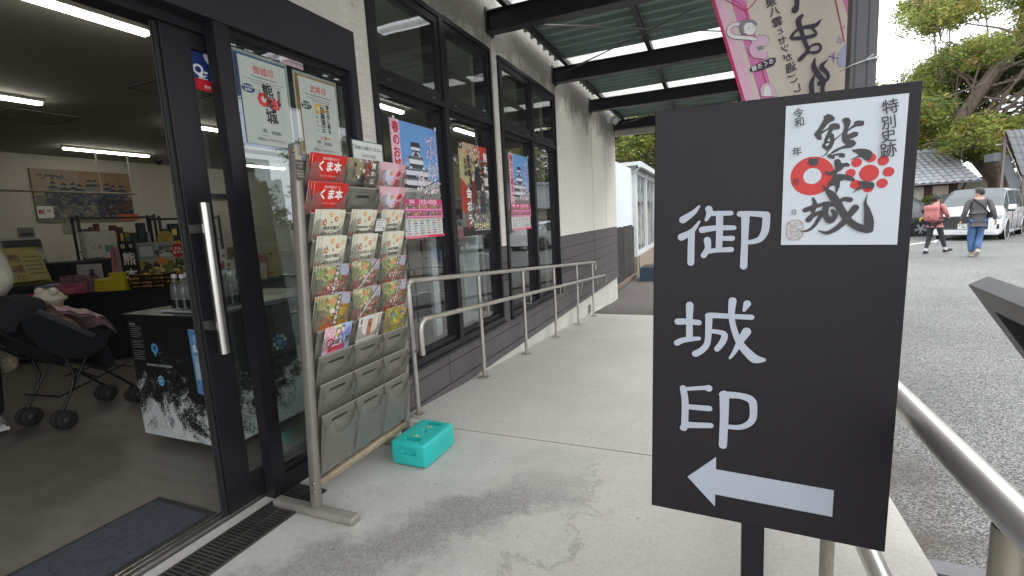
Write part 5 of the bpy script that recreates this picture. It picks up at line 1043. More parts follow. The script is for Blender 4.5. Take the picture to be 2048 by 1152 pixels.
# white card with a castle silhouette
def keep(a, w, h): 
    for i, (x0_, x1_) in enumerate(((.35, .85), (.40, .80), (.46, .74), (.50, .68))): a.rect(w*x0_, h*(.12+.17*i), w*x1_, h*(.22+.17*i), '#4a4458'); a.poly([(w*(x0_-.05), h*(.22+.17*i)), (w*(x1_+.05), h*(.22+.17*i)), (w*(x1_-.06), h*(.30+.17*i)), (w*(x0_+.06), h*(.30+.17*i))], '#373248')
pack('picture_card', 'pale card with a dark castle silhouette standing behind the pink boxes', 'card', ty(100), ty(152), .36, .37, TT, TT+.27, mat('pale_card', (.34, .34, .31), .7), keep)
PBX = mat('pale_pink_board', (.40, .20, .22), .6, var=.15)
mb = MB(); s0 = ty(176); hw_ = (ty(250)-s0)/2; O = TA+TU*s0-TN*.12+Vector((0, 0, TT)); mb.obox(O+TU*hw_-TN*.22+Vector((0, 0, .205)), TU*hw_*.95, TN*.004, Vector((0, 0, .20))-TN*.02, PBX); a = Art(mb, O+TU*hw_*.15-TN*.20+Vector((0, 0, .20)), TU, Vector((0, 0, .20))-TN*.02, TN, .006)
for i in range(7): a.stroke([(.22, .01, .004), (.05+.055*i, .15, .006)], '#c08088')
tag(mb.build('display_board'), 'pale pink tilted display board above the yellow cartons', 'display board')
mb = MB(); s0 = ty(205); O = TA+TU*s0-TN*.24+Vector((0, 0, TT+.17)); mb.obox(O+Vector((0, 0, .13)), TU*.045, TN*.003, Vector((0, 0, .14)), ink('#a86878')); a = Art(mb, O-TU*.045+TN*.004, TU, (0, 0, 1), TN); a.vtext('いきなり団子', .045, .24, .032, '#4a2030', bold=.02); tag(mb.build('price_banner'), 'narrow pink upright strip with vertical lettering on the sales table', 'price strip')
mb = MB(); s0 = ty(238); O = TA+TU*s0-TN*.12+Vector((0, 0, TT+.19)); mb.obox(O+Vector((0, 0, .11)), TU*.065, TN*.012, Vector((0, 0, .12)), mat('sweets_bag', (.26, .21, .20), .35, var=.6, vscale=40, bump=.4, bscale=50)); tag(mb.build('snack_bag'), 'tall printed snack bag standing left of the black kanji banner', 'snack bag')
# black vertical banner 熊本
mb = MB(); s0 = ty(246); O = TA+TU*s0-TN*.05+Vector((0, 0, TT+.02)); mb.obox(O+TU*.08+Vector((0, 0, .235)), TU*.085, TN*.003, Vector((0, 0, .235)), mat('black_card', (.015, .015, .015), .5)); a = Art(mb, O-TU*.005+TN*.0035, TU, (0, 0, 1), TN, .0005)
a.disc(.045, .425, .022, '#c8c8b8', n=20); a.disc(.045, .425, .010, '#151515', n=12); [a.disc(.125+.016*cos(i*pi/4), .425+.016*sin(i*pi/4), .005, '#c8c8b8', n=8) for i in range(8)]; a.disc(.125, .425, .008, '#c8c8b8'); a.text('熊', .09, .29, .125, '#cfcfc0', bold=.02); a.text('本', .09, .13, .125, '#cfcfc0', bold=.02)
tag(mb.build('name_banner'), 'black upright card with large white kanji and two round crests', 'display card')
# printed header board with landscape, red disc
mb = MB(); s0, s1 = ty(268), s_g1; O = TA+TU*s0-TN*.12+Vector((0, 0, TT+.13)); w = s1-s0; h = .34; mb.obox(O+TU*w/2+Vector((0, 0, h/2)), TU*w/2, TN*.003, Vector((0, 0, h/2)), ink('#8a8468')); a = Art(mb, O+TN*.0035, TU, (0, 0, 1), TN, .0005); rg = random.Random(31)
a.rect(0, h*.45, w, h, '#8f8f86'); a.rect(w*.62, h*.55, w, h, '#b8982c'); a.rect(.03*w, .50*h, .30*w, .95*h, '#6f776f'); a.rect(.06*w, .58*h, .27*w, .88*h, '#a2a8a0'); a.poly([(0, 0), (w, 0), (w, .4*h), (.7*w, .5*h), (.3*w, .35*h), (0, .42*h)], '#a89a60'); a.dots(0, 0, w, h*.42, 90, .05, ['#6a6a3a', '#8f8450', '#b8a868', '#4a5030', '#3a3424', '#cbb978'], rg); a.dots(.6*w, .25*h, w, .55*h, 30, .04, ['#34422c', '#4a5a38', '#24301e'], rg); a.dots(.30*w, .55*h, .58*w, .9*h, 24, .04, ['#55605c', '#3c4644', '#b0b4ac'], rg); a.poly([(.30*w, .35*h), (.36*w, .60*h), (.46*w, .45*h), (.48*w, .32*h)], '#b87a3a')
a.disc(.66*w, .72*h, .072, '#a31c22', n=30); a.text('くまもと', .66*w, .72*h+.018, .034, '#e0d8c8', bold=.03); a.text('めぐり', .66*w, .72*h-.022, .034, '#e0d8c8', bold=.03); a.text('うまい', .92*w, .70*h, .09, '#1c1c18', bold=.04)
tag(mb.build('header_board'), 'printed landscape header board with a red disc above the gold packets', 'display board')
GOLD = mat('gold_foil', (.22, .15, .045), .20, .8, var=.7, vscale=25, bump=.9, bscale=30); BRNF = mat('brown_foil', (.06, .035, .02), .25, .5, var=.6, vscale=25, bump=.7, bscale=30)
nx_ = 5; gw = (s_g1-.10-s_y1-.02)/nx_
for i in range(nx_):
    for j in range(4):
        c = TA+TU*(s_y1+.02+gw*(i+.5))-TN*(.10)+Vector((0, 0, TT+.022+.040*j)); mb = MB(); M_ = Matrix(((TU.x, TN.x, 0, c.x), (TU.y, TN.y, 0, c.y), (0, 0, 1, c.z), (0, 0, 0, 1)))
        b = MB(); b.rbox(-gw/2+.006, gw/2-.006, -.085, .085, -.0185, .0185, .015, GOLD if (i+j) % 3 else BRNF, 2); mb.raw([M_ @ Vector(v) for v in b.v], b.f, GOLD if (i+j) % 3 else BRNF, True)
        tag(mb.build('snack_packet'), '%s foil snack packet, column %s from the left, layer %s from the table' % ('gold' if (i+j) % 3 else 'brown', ('first', 'second', 'third', 'fourth', 'fifth')[i], ('first', 'second', 'third', 'fourth')[j]), 'packet', 'foil snack packets')
mb = MB(); s0 = ty(285); O = TA+TU*s0-TN*.45+Vector((0, 0, TT+.50)); mb.lathe(O, [(0, -.003), (.085, -.003), (.085, .003), (0, .003)], ink('#a8904a'), 26, TN, smooth=False); mb.tube([O-Vector((0, 0, .09)), O-Vector((0, 0, .5))], .006, ink('#a8904a'), 6); a = Art(mb, O-TU*.08-Vector((0, 0, .05))+TN*.004, TU, (0, 0, 1), TN); a.text('おすすめ', .08, .075, .034, '#6a5020'); a.text('商品', .08, .035, .034, '#6a5020'); tag(mb.build('price_disc'), 'round yellow price card on a stick above the header board', 'price card')
# ---------------------------------------------------------------- shelves and stands behind the table
SHD = mat('dark_shelf', (.022, .020, .020), .5)
def shelf(x, y, w, d, h, n, label, cols, name='display_shelf', rz=0.):
    t = thing(name, label, 'shelf', (x, y, 0), rz); 
    for sx in (0, w):
        mb = MB(); mb.box(sx-.015, sx+.015, 0, .03, 0, h, SHD); mb.box(sx-.015, sx+.015, d-.03, d, 0, h, SHD); mb.box(sx-.012, sx+.012, .03, d-.03, h-.05, h-.02, SHD); mb.build('side_frame', t, local=True)
    rg = random.Random(int(abs(x)*10)+n)
    for i in range(n):
        z = .12+(h-.15)*i/(n-1) if n > 1 else h; mb = MB(); mb.box(0.0151, w-.0151, 0, d, z-.02, z, SHD); mb.build('shelf_board', t, local=True)
    M_ = parent_matrix(t)
    for i in range(n-1):
        z = .12+(h-.15)*i/(n-1); gap = (h-.15)/(n-1)-.07; u = .03
        while u < w-.09:
            ww = rg.uniform(.06, .13); hh = gap*rg.uniform(.5, .95)
            if u+ww > w-.02: break
            mb = MB(); col = rg.choice(cols); b = MB(); b.rbox(u, u+ww-.008, .03, .03+rg.uniform(.05, .12), z+.001, z+hh, .006, ink(col, .45), 1); b.box(u+ww*.2, u+ww*.7, .028, .03, z+hh*.35, z+hh*.7, ink(rg.choice(['#b8b4a0', '#8a2a28', '#30485a', '#c8b050'])))
            for f, m_, sm in zip(b.f, b.m, b.sm): mb.face([M_ @ Vector(b.v[k]) for k in f], b.mats[m_], sm)
            tag(mb.build('boxed_souvenir'), SHLAB(label, i, u/w, col), 'souvenir box', 'small souvenir boxes on the shop shelves'); u += ww
CN = {'#': 'plain'}
def cname(h):
    c = [int(h[i:i+2], 16) for i in (1, 3, 5)]; mx, mn = max(c), min(c)
    if mx-mn < 28: return 'black' if mx < 60 else ('grey' if mx < 150 else 'white')
    r, g, b = c
    if r >= g and r >= b: return 'red' if g < .55*r and b < .6*r else ('yellow' if b < .6*r and g > .75*r else 'tan')
    return 'green' if g >= b else 'blue'
seenl = {}
def SHLAB(label, i, u, col):
    where = 'wall shelf' if 'wall' in label else ('corner shelf' if 'corner' in label else 'low shelf'); k = '%s souvenir box on the %s level of the %s, %s' % (cname(col), ('lowest', 'second', 'third', 'fourth', 'fifth')[i], where, ('far left', 'left of centre', 'centre', 'right of centre', 'far right')[min(4, int(u*5))])
    seenl[k] = seenl.get(k, 0)+1
    return k if seenl[k] == 1 else k+(' end', ' back row', ' front row', ' edge')[min(3, seenl[k]-2)]
cols = ['#5a4a38', '#3a3a3a', '#7a7a70', '#8a8a78', '#4a3028', '#8f8050', '#3a4a58', '#6a2a28', '#2a2a2a', '#a09a88', '#4a5a40']
a0 = onx(232, 500, -8.6); shelf(-8.6, a0.y-.42, .95, .35, 1.62, 4, 'black open wall shelf of goods below the right end of the painting', cols, rz=pi/2*.85)
a0 = onx(340, 480, -8.0); shelf(-7.6, a0.y-.35, .85, .35, 1.55, 5, 'black corner shelf of boxed goods at the back near the sliding door', cols, rz=pi/2*.9)
shelf(-6.0, 5.9, 1.2, .4, 1.5, 5, 'dark low shelf of goods seen through the side pane', cols, rz=pi/2)
shelf(-9.9, 1.6, 1.2, .4, 1.5, 4, 'long wall shelf stretch at the left back of the shop', cols, rz=pi/2)
# picture stand, paper bag and tablet like stands on left
mb = MB(); q = onx(52, 520, -7.5); mb.obox((-7.5, q.y-.02, q.z+.02), (0.02, .20, 0), (-.08, 0, .24), (.003, 0, 0), ink('#8a8a82')); a = Art(mb, (-7.5+.09, q.y-.19, q.z-.2), (0.1, 1, 0), (-.33, 0, 1), XN, .01); rg = random.Random(5); a.dots(0.03, .02, .35, .22, 70, .03, ['#4a5a6a', '#7a8a90', '#b0b4ac', '#2a3440', '#8a6a7a'], rg); a.disc(.19, .28, .12, '#a0a49c', ry=.05); a.rect(.02, .36, .36, .46, '#1e2622'); tag(mb.build('picture_stand'), 'blue-grey pictorial stand card behind the gold framed stamp sheet', 'display card')
mb = MB(); q = onz(45, 548, .86); FR = mat('gold_frame', (.30, .26, .08), .3, .6); mb.obox((-6.9, onx(45, 520, -6.9).y, 1.0), (.02, .17, 0), (-.10, 0, .20), (.004, 0, .002), FR); yy = onx(45, 520, -6.9).y; a = Art(mb, (-6.9+.115, yy-.15, .82), (.118, 1, 0), (-.5, 0, 1), XN, .012); a.rect(.0, .02, .30, .40, '#86804a'); a.text('熊', .08, .30, .09, '#4a1c1c', bold=.02); a.text('城', .08, .17, .09, '#4a1c1c', bold=.02); a.text('印', .08, .06, .07, '#4a1c1c'); [a.rect(.15, .10+.05*i, .28, .115+.05*i, '#5a5630') for i in range(5)]; tag(mb.build('stamp_sheet_stand'), 'gold edged stamp sample sheet leaning at the left end of the sales table', 'display card')
pb = MB(); pb.obox((-7.0, yy, .40), (.35, 0, 0), (0, .45, 0), (0, 0, .40), CLOTH); tag(pb.build('cloth_covered_stand', bevel=.02), 'black cloth covered stand under the gold edged stamp sheet', 'stand')
bg_ = MB(); q = onx(198, 485, -7.2); bg_.obox((-7.2, q.y, q.z-.02), (.05, 0, 0), (0, .17, 0), (0, 0, .16), mat('clear_bag', (.38, .38, .35), .3, var=.3, vscale=12, bump=.4)); a = Art(bg_, (-7.149, q.y-.17, q.z-.18), YU, ZU, XN); a.text('くま', .12, .12, .06, '#2a2a2a'); a.rect(.2, .06, .3, .14, '#4a7a6a'); tag(bg_.build('pale_gift_bag'), 'pale printed gift bag behind the pink display board', 'bag')
st = MB(); st.obox((-7.2, q.y+.1, (q.z-.2)/2), (.3, 0, 0), (0, .6, 0), (0, 0, (q.z-.22)/2), CLOTH); tag(st.build('cloth_covered_stand', bevel=.02), 'black cloth covered stand carrying the pale gift bag', 'stand')
wp = MB(); q = onx(57, 485, -10.28); wp.box(-10.297, -10.285, q.y-.1, q.y+.1, 1.02, 1.52, ink('#6a6a66')); a = Art(wp, (-10.285, q.y-.1, 1.02), YU, ZU, XN); [a.rect(.02, .03+.11*i, .18, .08+.11*i, '#35383c') for i in range(4)]; tag(wp.build('wall_notice'), 'tall narrow pinned notice on the back wall left of the painting', 'notice')
# ---------------------------------------------------------------- black castle water box on castors
cb = thing('water_display_box', 'large glossy black display box with white water splash print and blue crests', 'display box', (-2.83, 2.05, 0))
BXM = mat('black_print_board', (.012, .013, .014), .22, spec=.5)
def splash(name, seed, lo, cx):   # white water splash print: procedural
    m = bpy.data.materials.new(name); m.use_nodes = True; n, l = N(m); b = n['Principled BSDF']; b.inputs['Roughness'].default_value = .25
    tc = n.new('ShaderNodeTexCoord'); mp = n.new('ShaderNodeMapping'); mp.inputs['Location'].default_value = (seed, seed*.7, 0); l.new(tc.outputs['Object'], mp.inputs[0])
    s = n.new('ShaderNodeSeparateXYZ'); l.new(tc.outputs['Object'], s.inputs[0])
    def nz(sc, d=8, r=.7, dist=0):
        t = n.new('ShaderNodeTexNoise'); t.inputs['Scale'].default_value = sc; t.inputs['Detail'].default_value = d; t.inputs['Roughness'].default_value = r; t.inputs['Distortion'].default_value = dist; l.new(mp.outputs[0], t.inputs['Vector']); return t.outputs[0]
    def mt(op, a, b_, c=None):
        x = n.new('ShaderNodeMath'); x.operation = op
        for k, v in ((0, a), (1, b_), (2, c)):
            if v is None: continue
            if isinstance(v, (int, float)): x.inputs[k].default_value = v
            else: l.new(v, x.inputs[k])
        return x.outputs[0]
    big = nz(5.5, 4, .55, .9); fine = nz(48, 8, .85, 2.2)
    hgt = mt('MULTIPLY_ADD', s.outputs[2], -1.9, 1.02)                       # denser toward the bottom of the print
    v = mt('ADD', mt('MULTIPLY', mt('SUBTRACT', big, .5), 2.3), mt('ADD', hgt, mt('MULTIPLY', mt('SUBTRACT', fine, .5), 3.2)))
    r = n.new('ShaderNodeMapRange'); r.inputs[1].default_value = lo; r.inputs[2].default_value = lo+.06; l.new(v, r.inputs[0])
    x = n.new('ShaderNodeMix'); x.data_type = 'RGBA'; l.new(r.outputs[0], x.inputs[0]); x.inputs[6].default_value = (.012, .013, .014, 1); x.inputs[7].default_value = (.62, .67, .66, 1); l.new(x.outputs[2], b.inputs['Base Color']); return m
bx0, bx1, by0, by1, bz0, bz1 = -3.165, -2.45, 1.645, 2.62, .055, .775
mb = MB(); mb.box(bx0, bx1, by0, by1, bz0, bz1, splash('water_splash_print', 1.7, .55, 0)); mb.build('printed_body', cb)
mb = MB(); mb.box(bx0-.012, bx1+.012, by0-.012, by1+.012, bz1+.0005, bz1+.012, BXM); mb.build('top', cb)
mb = MB(); a = Art(mb, (bx0, by0, bz0), (1, 0, 0), (0, 0, 1), (0, -1, 0), .001); BL = '#4f9ac8'
a.rect(.0, .45, .36, .72, BXM) if False else None
a.rect(.015, .42, .135, .42+.0015, '#3c4040'); a.rect(.015, .69, .135, .6915, '#3c4040'); a.rect(.015, .42, .0165, .69, '#3c4040'); a.rect(.1335, .42, .135, .69, '#3c4040'); a.text('熊本城', .05, .67, .016, '#b8bcbc'); [a.rect(.025, .655-.012*i, .125-.02*(i % 3 == 2), .6585-.012*i, '#767a7a') for i in range(17) if i not in (6, 11)]
a.disc(.225, .535, .030, BL, n=26); a.poly([(.20, .525), (.25, .525), (.225, .485)], BL); a.disc(.225, .538, .012, '#0c1a24', n=18); a.text('KUMAMOTO CASTLE WATER', .245, .435, .016, '#b8bcbc', bold=.03); [a.disc(.24+.021*cos(i*pi/4), .345+.024*sin(i*pi/4), .0085, '#7fb8d8', n=10) for i in range(8)]; a.disc(.24, .345, .0125, '#7fb8d8', n=14)
a.poly([(.550, .30), (.70, .28), (.70, .66), (.540, .66)], '#5a88b8'); a.poly([(.560, .38), (.70, .36), (.70, .55), (.56, .57)], '#a8bccc'); a.dots(.56, .48, .69, .64, 30, .03, ['#c8d4dc', '#8ab0d0', '#e0e6ea', '#5a80a8']); a.rect(.60, .46, .615, .48, '#141c24'); a.rect(.63, .33, .655, .36, '#141c24')
mb.build('printed_crests', cb); mb = MB(); a = Art(mb, (bx1, by0, bz0), YU, ZU, XN, .001); [a.disc(.42+.040*cos(i*2*pi/8+.2), .49+.040*sin(i*2*pi/8+.2), .013, ['#9cc8c8', '#9cc8c8', '#5f9fc0', '#3f7fb8'][i % 4], n=14) for i in range(8)]; a.disc(.42, .49, .021, '#5f9fc0', n=18)
mb.build('printed_crests', cb)
CAS = mat('castor_grey', (.12, .12, .12), .5)
for x, y in ((bx0+.12, by0+.07), (bx1-.06, by0+.07), (bx0+.12, by1-.07), (bx1-.06, by1-.07)):
    mb = MB(); mb.lathe((x-.013, y, .026), [(0, 0), (.026, 0), (.026, .026), (0, .026)], CAS, 16, (1, 0, 0)); mb.box(x-.018, x+.018, y-.008, y+.008, .03, .056, STEEL); mb.build('castor', cb)
# tray with bottles on the box
tr = MB(); tr.rbox(-2.93, -2.50, 1.70, 2.55, .7885, .800, .004, mat('clear_tray', (.33, .36, .35), .25)); tag(tr.build('bottle_tray'), 'pale flat tray on top of the black display box', 'tray')
PET = glass_mat('clear_plastic', (.86, .90, .90), 1.45, .10)
bt = None; k = 0
for i in range(5):
    for j in range(4):
        x = -2.845+i*.068; y = 1.75+j*.072
        if bt is None:
            bt = thing('water_bottle', '', 'bottle', (0, 0, 0), 0, 'clear water bottles on the display box')
            b = MB(); b.lathe((0, 0, 0), [(0, .001), (.028, .002), (.031, .01), (.031, .06), (.029, .065), (.031, .07), (.031, .11), (.028, .13), (.014, .165), (.012, .175), (.012, .19)], PET, 14); b.build('bottle_body', bt, local=True)
            b = MB(); b.lathe((0, 0, .18), [(0, .022), (.014, .022), (.0145, .002), (.0145, 0)], mat('white_cap', (.5, .5, .5), .4), 12); b.build('cap', bt, local=True)
            b = MB(); b.lathe((0, 0, 0), [(.0316, .012), (.0316, .058)], BXM, 14); b.build('label_band', bt, local=True); o = bt
        else: o = dup(bt)
        o.location = (x, y, .8005); o['label'] = 'clear water bottle with a black label on the tray, %s row, %s across' % (('front', 'second', 'third', 'back')[j], ('first', 'second', 'third', 'fourth', 'fifth')[i])
# low black table and panel behind the side pane
mb = MB(); mb.box(-3.55, -2.35, 3.0, 3.9, .0, .62, mat('black_box_board', (.016, .018, .02), .3)); mb.box(-3.58, -2.32, 2.97, 3.93, .6205, .645, mat('pale_shelf_edge', (.22, .24, .235), .5)); tag(mb.build('low_display_table'), 'low black display table with a pale edge behind the side pane', 'table')
mb = MB(); mb.obox((-2.72, 3.1, .90), (.27, .02, 0), (0, .02, 0), (0, 0, .24), splash('splash_panel_print', 5.1, 1.35, 0)); tag(mb.build('splash_panel'), 'small black panel with white splash specks standing on the low table', 'display board')
# wire display rack with hanging bags
wr = thing('wire_display_rack', 'black wire grid display rack seen through the side pane', 'display rack', (-4.6, 4.7, 0), radians(70)); WRM = mat('black_wire', (.03, .03, .03), .4)
mb = MB(); mb.tube([(0, 0, 0), (0, 0, 1.6), (.04, 0, 1.66), (.76, 0, 1.66), (.8, 0, 1.6), (.8, 0, 0)], .014, WRM, 8); mb.build('frame', wr, local=True)
mb = MB(); [mb.tube([(x/10, 0, .6), (x/10, 0, 1.65)], .003, WRM, 4) for x in range(1, 8)]; [mb.tube([(0, 0, z/10), (.8, 0, z/10)], .003, WRM, 4) for z in range(6, 17)]; mb.build('wire_grid', wr, local=True)
mb = MB(); [mb.box(.1+.22*i, .28+.22*i, -.03, -.01, .85+.25*j, 1.05+.25*j, mat('hanging_bag%d' % ((i+j) % 3), ((.20, .20, .19), (.07, .08, .10), (.26, .12, .14))[(i+j) % 3], .35, var=.5, vscale=20)) for i in range(3) for j in range(3)]; mb.build('hanging_goods', wr, local=True)
# shelving wall along the right of the shop, behind the window glass
shelf(-4.2, 9.1, 1.6, .4, 1.7, 5, 'far corner shelf behind the shop windows', cols, rz=pi)
for i, (y0_, y1_, zt_) in enumerate(((3.52, 3.80, 1.42), (4.08, 4.42, 1.22))):
    mb = MB(); mb.box(-2.29, -2.25, y0_, y1_, 0.0, zt_, mat('white_post_paint', (.56, .60, .62), .5)); tag(mb.build('white_display_panel', bevel=.004), 'plain white upright panel standing inside %s' % ('the pane with the first spring poster', 'the pane with the dark warrior poster')[i], 'panel', 'white panels inside the windows')
mb = MB(); mb.tube([(-2.35, 3.1+.03*sin(k*1.9), .30+.02*k) for k in range(9)], .006, DARKM, 6); tag(mb.build('coiled_cable'), 'dark coiled cable inside the first window', 'cable')
mb = MB(); mb.box(-3.4, -2.5, 6.6, 7.6, 0, .9, CLOTH); tag(mb.build('cloth_covered_stand', bevel=.02), 'black cloth covered stand behind the farther window bay', 'stand')
# ---------------------------------------------------------------- folding stroller
STF = mat('stroller_frame', (.03, .03, .034), .35, .5); STC = mat('stroller_cloth', (.009, .0095, .014), .9, var=.2, bump=.2, bscale=30); STY = mat('tyre_black', (.018, .018, .018), .7); STG = mat('wheel_grey', (.045, .045, .045), .5)
sA = Vector((-4.32, 1.58, 0)); sB = Vector((-4.0, 1.62, 0)); 
st = thing('stroller', 'black folding stroller inside the shop in front of the sales table', 'stroller', (-4.2, 1.8, 0))
# wheels: rear pair (left in the photo) and front pair
R1, R2, F1, F2 = onz(62, 850, 0), onz(132, 857, 0), onz(215, 800, 0), onz(275, 803, 0)
fw_ = ((F1+F2)/2-(R1+R2)/2).normalized(); ax = Vector((fw_.y, -fw_.x, 0))
def wheel(c, r=.062):
    mb = MB()
    for o_ in (-.028, .028):
        mb.lathe(c+Vector((0, 0, r))+ax*(o_-.011), [(.026, 0), (r-.008, 0), (r, .005), (r, .017), (r-.008, .022), (.026, .022)], STY, 24, ax); mb.lathe(c+Vector((0, 0, r))+ax*(o_-.008), [(0, 0), (.03, 0), (.03, .016), (0, .016)], STG, 14, ax)
        for k in range(5):
            d_ = Vector((0, 0, 1))*cos(k*2*pi/5)+fw_*sin(k*2*pi/5); p_ = c+Vector((0, 0, r))+ax*o_; mb.bar(p_+d_*.024, p_+d_*(r-.012), .006, .012, STG)
    mb.lathe(c+Vector((0, 0, r))-ax*.035, [(.006, 0), (.006, .07)], STEEL, 8, ax); mb.build('wheel', st)
for w_ in (R1, R2, F1, F2): wheel(w_)
up = Vector((0, 0, 1)); 
def SP_(base, f, s, z): return base+fw_*f+ax*s+up*z
for nm_, rw, fwh in (('l', R1, F1), ('r', R2, F2)):
    hub = rw+up*.12; fh = fwh+up*.12
    X1 = rw.lerp(fwh, .62)+up*.60; H = rw+fw_*-.36+up*.96; H2 = rw+fw_*-.22+up*.70; 
    mb = MB(); mb.tube([hub, X1], .0085, STF, 8); mb.tube([hub+up*-.06, hub], .011, STF, 8); mb.build('rear_leg', st)
    mb = MB(); mb.tube([H, H+fw_*.03-up*.10, H2, rw+fw_*.02+up*.47, rw.lerp(fwh, .55)+up*.34, fh], .0095, STF, 8); mb.build('front_leg', st)
    mb = MB(); mb.tube([rw+fw_*.06+up*.50, rw+fw_*.10+up*.33, rw+fw_*.06+up*.22], .010, STF, 8); mb.build('fold_lever', st)
    mb = MB(); mb.tube([H, H+fw_*-.03+up*.035, H+fw_*-.07+up*.03], .015, STC, 8); mb.build('handle', st)
c1, c2 = R1.lerp(R2, .5), F1.lerp(F2, .5)
mb = MB(); mb.tube([R1+up*.22, R2+up*.22], .007, STF, 8); mb.tube([R1.lerp(F1, .5)+up*.36, R2.lerp(F2, .5)+up*.27], .006, STF, 8); mb.tube([R2.lerp(F2, .5)+up*.36, R1.lerp(F1, .5)+up*.27], .006, STF, 8); mb.tube([R2+up*.22, F2+up*.32], .006, STF, 8); mb.tube([F1+up*.28, F2+up*.28], .007, STF, 8); mb.build('cross_brace', st)
# cloth seat: a hammock shaped shell
def shell(prof, w, m, name, par, thick=.02, dip=0.):
    bm = MB(); n = len(prof); rows = []
    for f, z in prof:
        rows.append([c1+fw_*f+up*(z-dip*(1-(2*k/8-1)**2))+ax*(w*(k/8-.5)) for k in range(9)])
    for i in range(n-1):
        for k in range(8):
            bm.face([rows[i][k], rows[i][k+1], rows[i+1][k+1], rows[i+1][k]], m, True); bm.face([p-up*thick for p in (rows[i][k+1], rows[i][k], rows[i+1][k], rows[i+1][k+1])], m, True)
    for k in (0, 8):
        for i in range(n-1): bm.face([rows[i][k], rows[i+1][k], rows[i+1][k]-up*thick, rows[i][k]-up*thick], m)
    return bm.build(name, par)
shell([(-.10, .80), (-.06, .66), (.02, .54), (.10, .48), (.20, .46), (.30, .50), (.34, .46), (.36, .36)], .34, STC, 'seat', st, .03, .05)
for s_ in (-1, 1):
    mb = MB(); pts = [(-.10, .82), (-.12, .70), (-.04, .54), (.06, .46), (.20, .43), (.31, .48), (.37, .58), (.26, .60), (.14, .65), (.05, .73), (-.02, .81)]
    P_ = [c1+fw_*f+up*z+ax*s_*.175 for f, z in pts]; mb.face(P_, STC); mb.face([p+ax*s_*.008 for p in reversed(P_)], STC); mb.build('side_panel', st)
mb = MB()    # hood: folded back canopy
for i in range(8):
    a0, a1 = radians(55+i*16), radians(55+(i+1)*16)
    for k in range(10):
        b0, b1 = pi*k/10, pi*(k+1)/10; q = []
        for a_, b_ in ((a0, b0), (a0, b1), (a1, b1), (a1, b0)):
            r_ = .21; q.append(c1+fw_*(-.06+r_*cos(a_)*(.45+.55*sin(b_)))+ax*(.19*cos(b_))+up*(.70+r_*sin(a_)*(.35+.65*sin(b_))))
        mb.face(q, STC, True)
mb.tube([c1+fw_*-.04+ax*.19+up*.80, c1+fw_*.12+ax*.195+up*.67, c1+fw_*.24+ax*.19+up*.57], .020, mat('stroller_piping', (.05, .055, .07), .5), 8); mb.build('hood', st)
# pink blanket over the legs, baby's head in a knitted hat
bl = MB(); BLK_ = mat('pink_blanket', (.42, .29, .30), .95, var=.15, vscale=12, bump=.5, bscale=70); n_ = 12; rows = []
for i in range(n_+1):
    f = .08+.33*i/n_; z = .785-.13*i/n_-.08*max(0, (i-9)/3)**2; rows.append([c1+fw_*f+ax*(.165*(2*k/10-1))+up*(z+.050*(1-(2*k/10-1)**2)+.008*sin(i*1.7+k)) for k in range(11)])
for i in range(n_):
    for k in range(10): bl.face([rows[i][k], rows[i][k+1], rows[i+1][k+1], rows[i+1][k]], BLK_, True); bl.face([p-up*.02 for p in (rows[i][k+1], rows[i][k], rows[i+1][k], rows[i+1][k+1])], BLK_, True)
tag(bl.build('pink_blanket'), 'pale pink blanket spread over the child in the stroller', 'blanket')

# fluffy beige plush bag hanging by the stroller handle
mb = MB(); rg = random.Random(6); p = onx(2, 705, -4.55); FZ = mat('fluffy_beige', (.34, .28, .21), .98, var=.2, vscale=20, bump=2, bscale=60)
for k in range(9): mb.ball(p+Vector((rg.uniform(-.04, .04), rg.uniform(-.05, .03), rg.uniform(-.13, .11))), rg.uniform(.05, .075), FZ, 12, 8)
tag(mb.build('plush_bag'), 'fluffy beige bag hanging at the left edge behind the stroller wheels', 'bag')

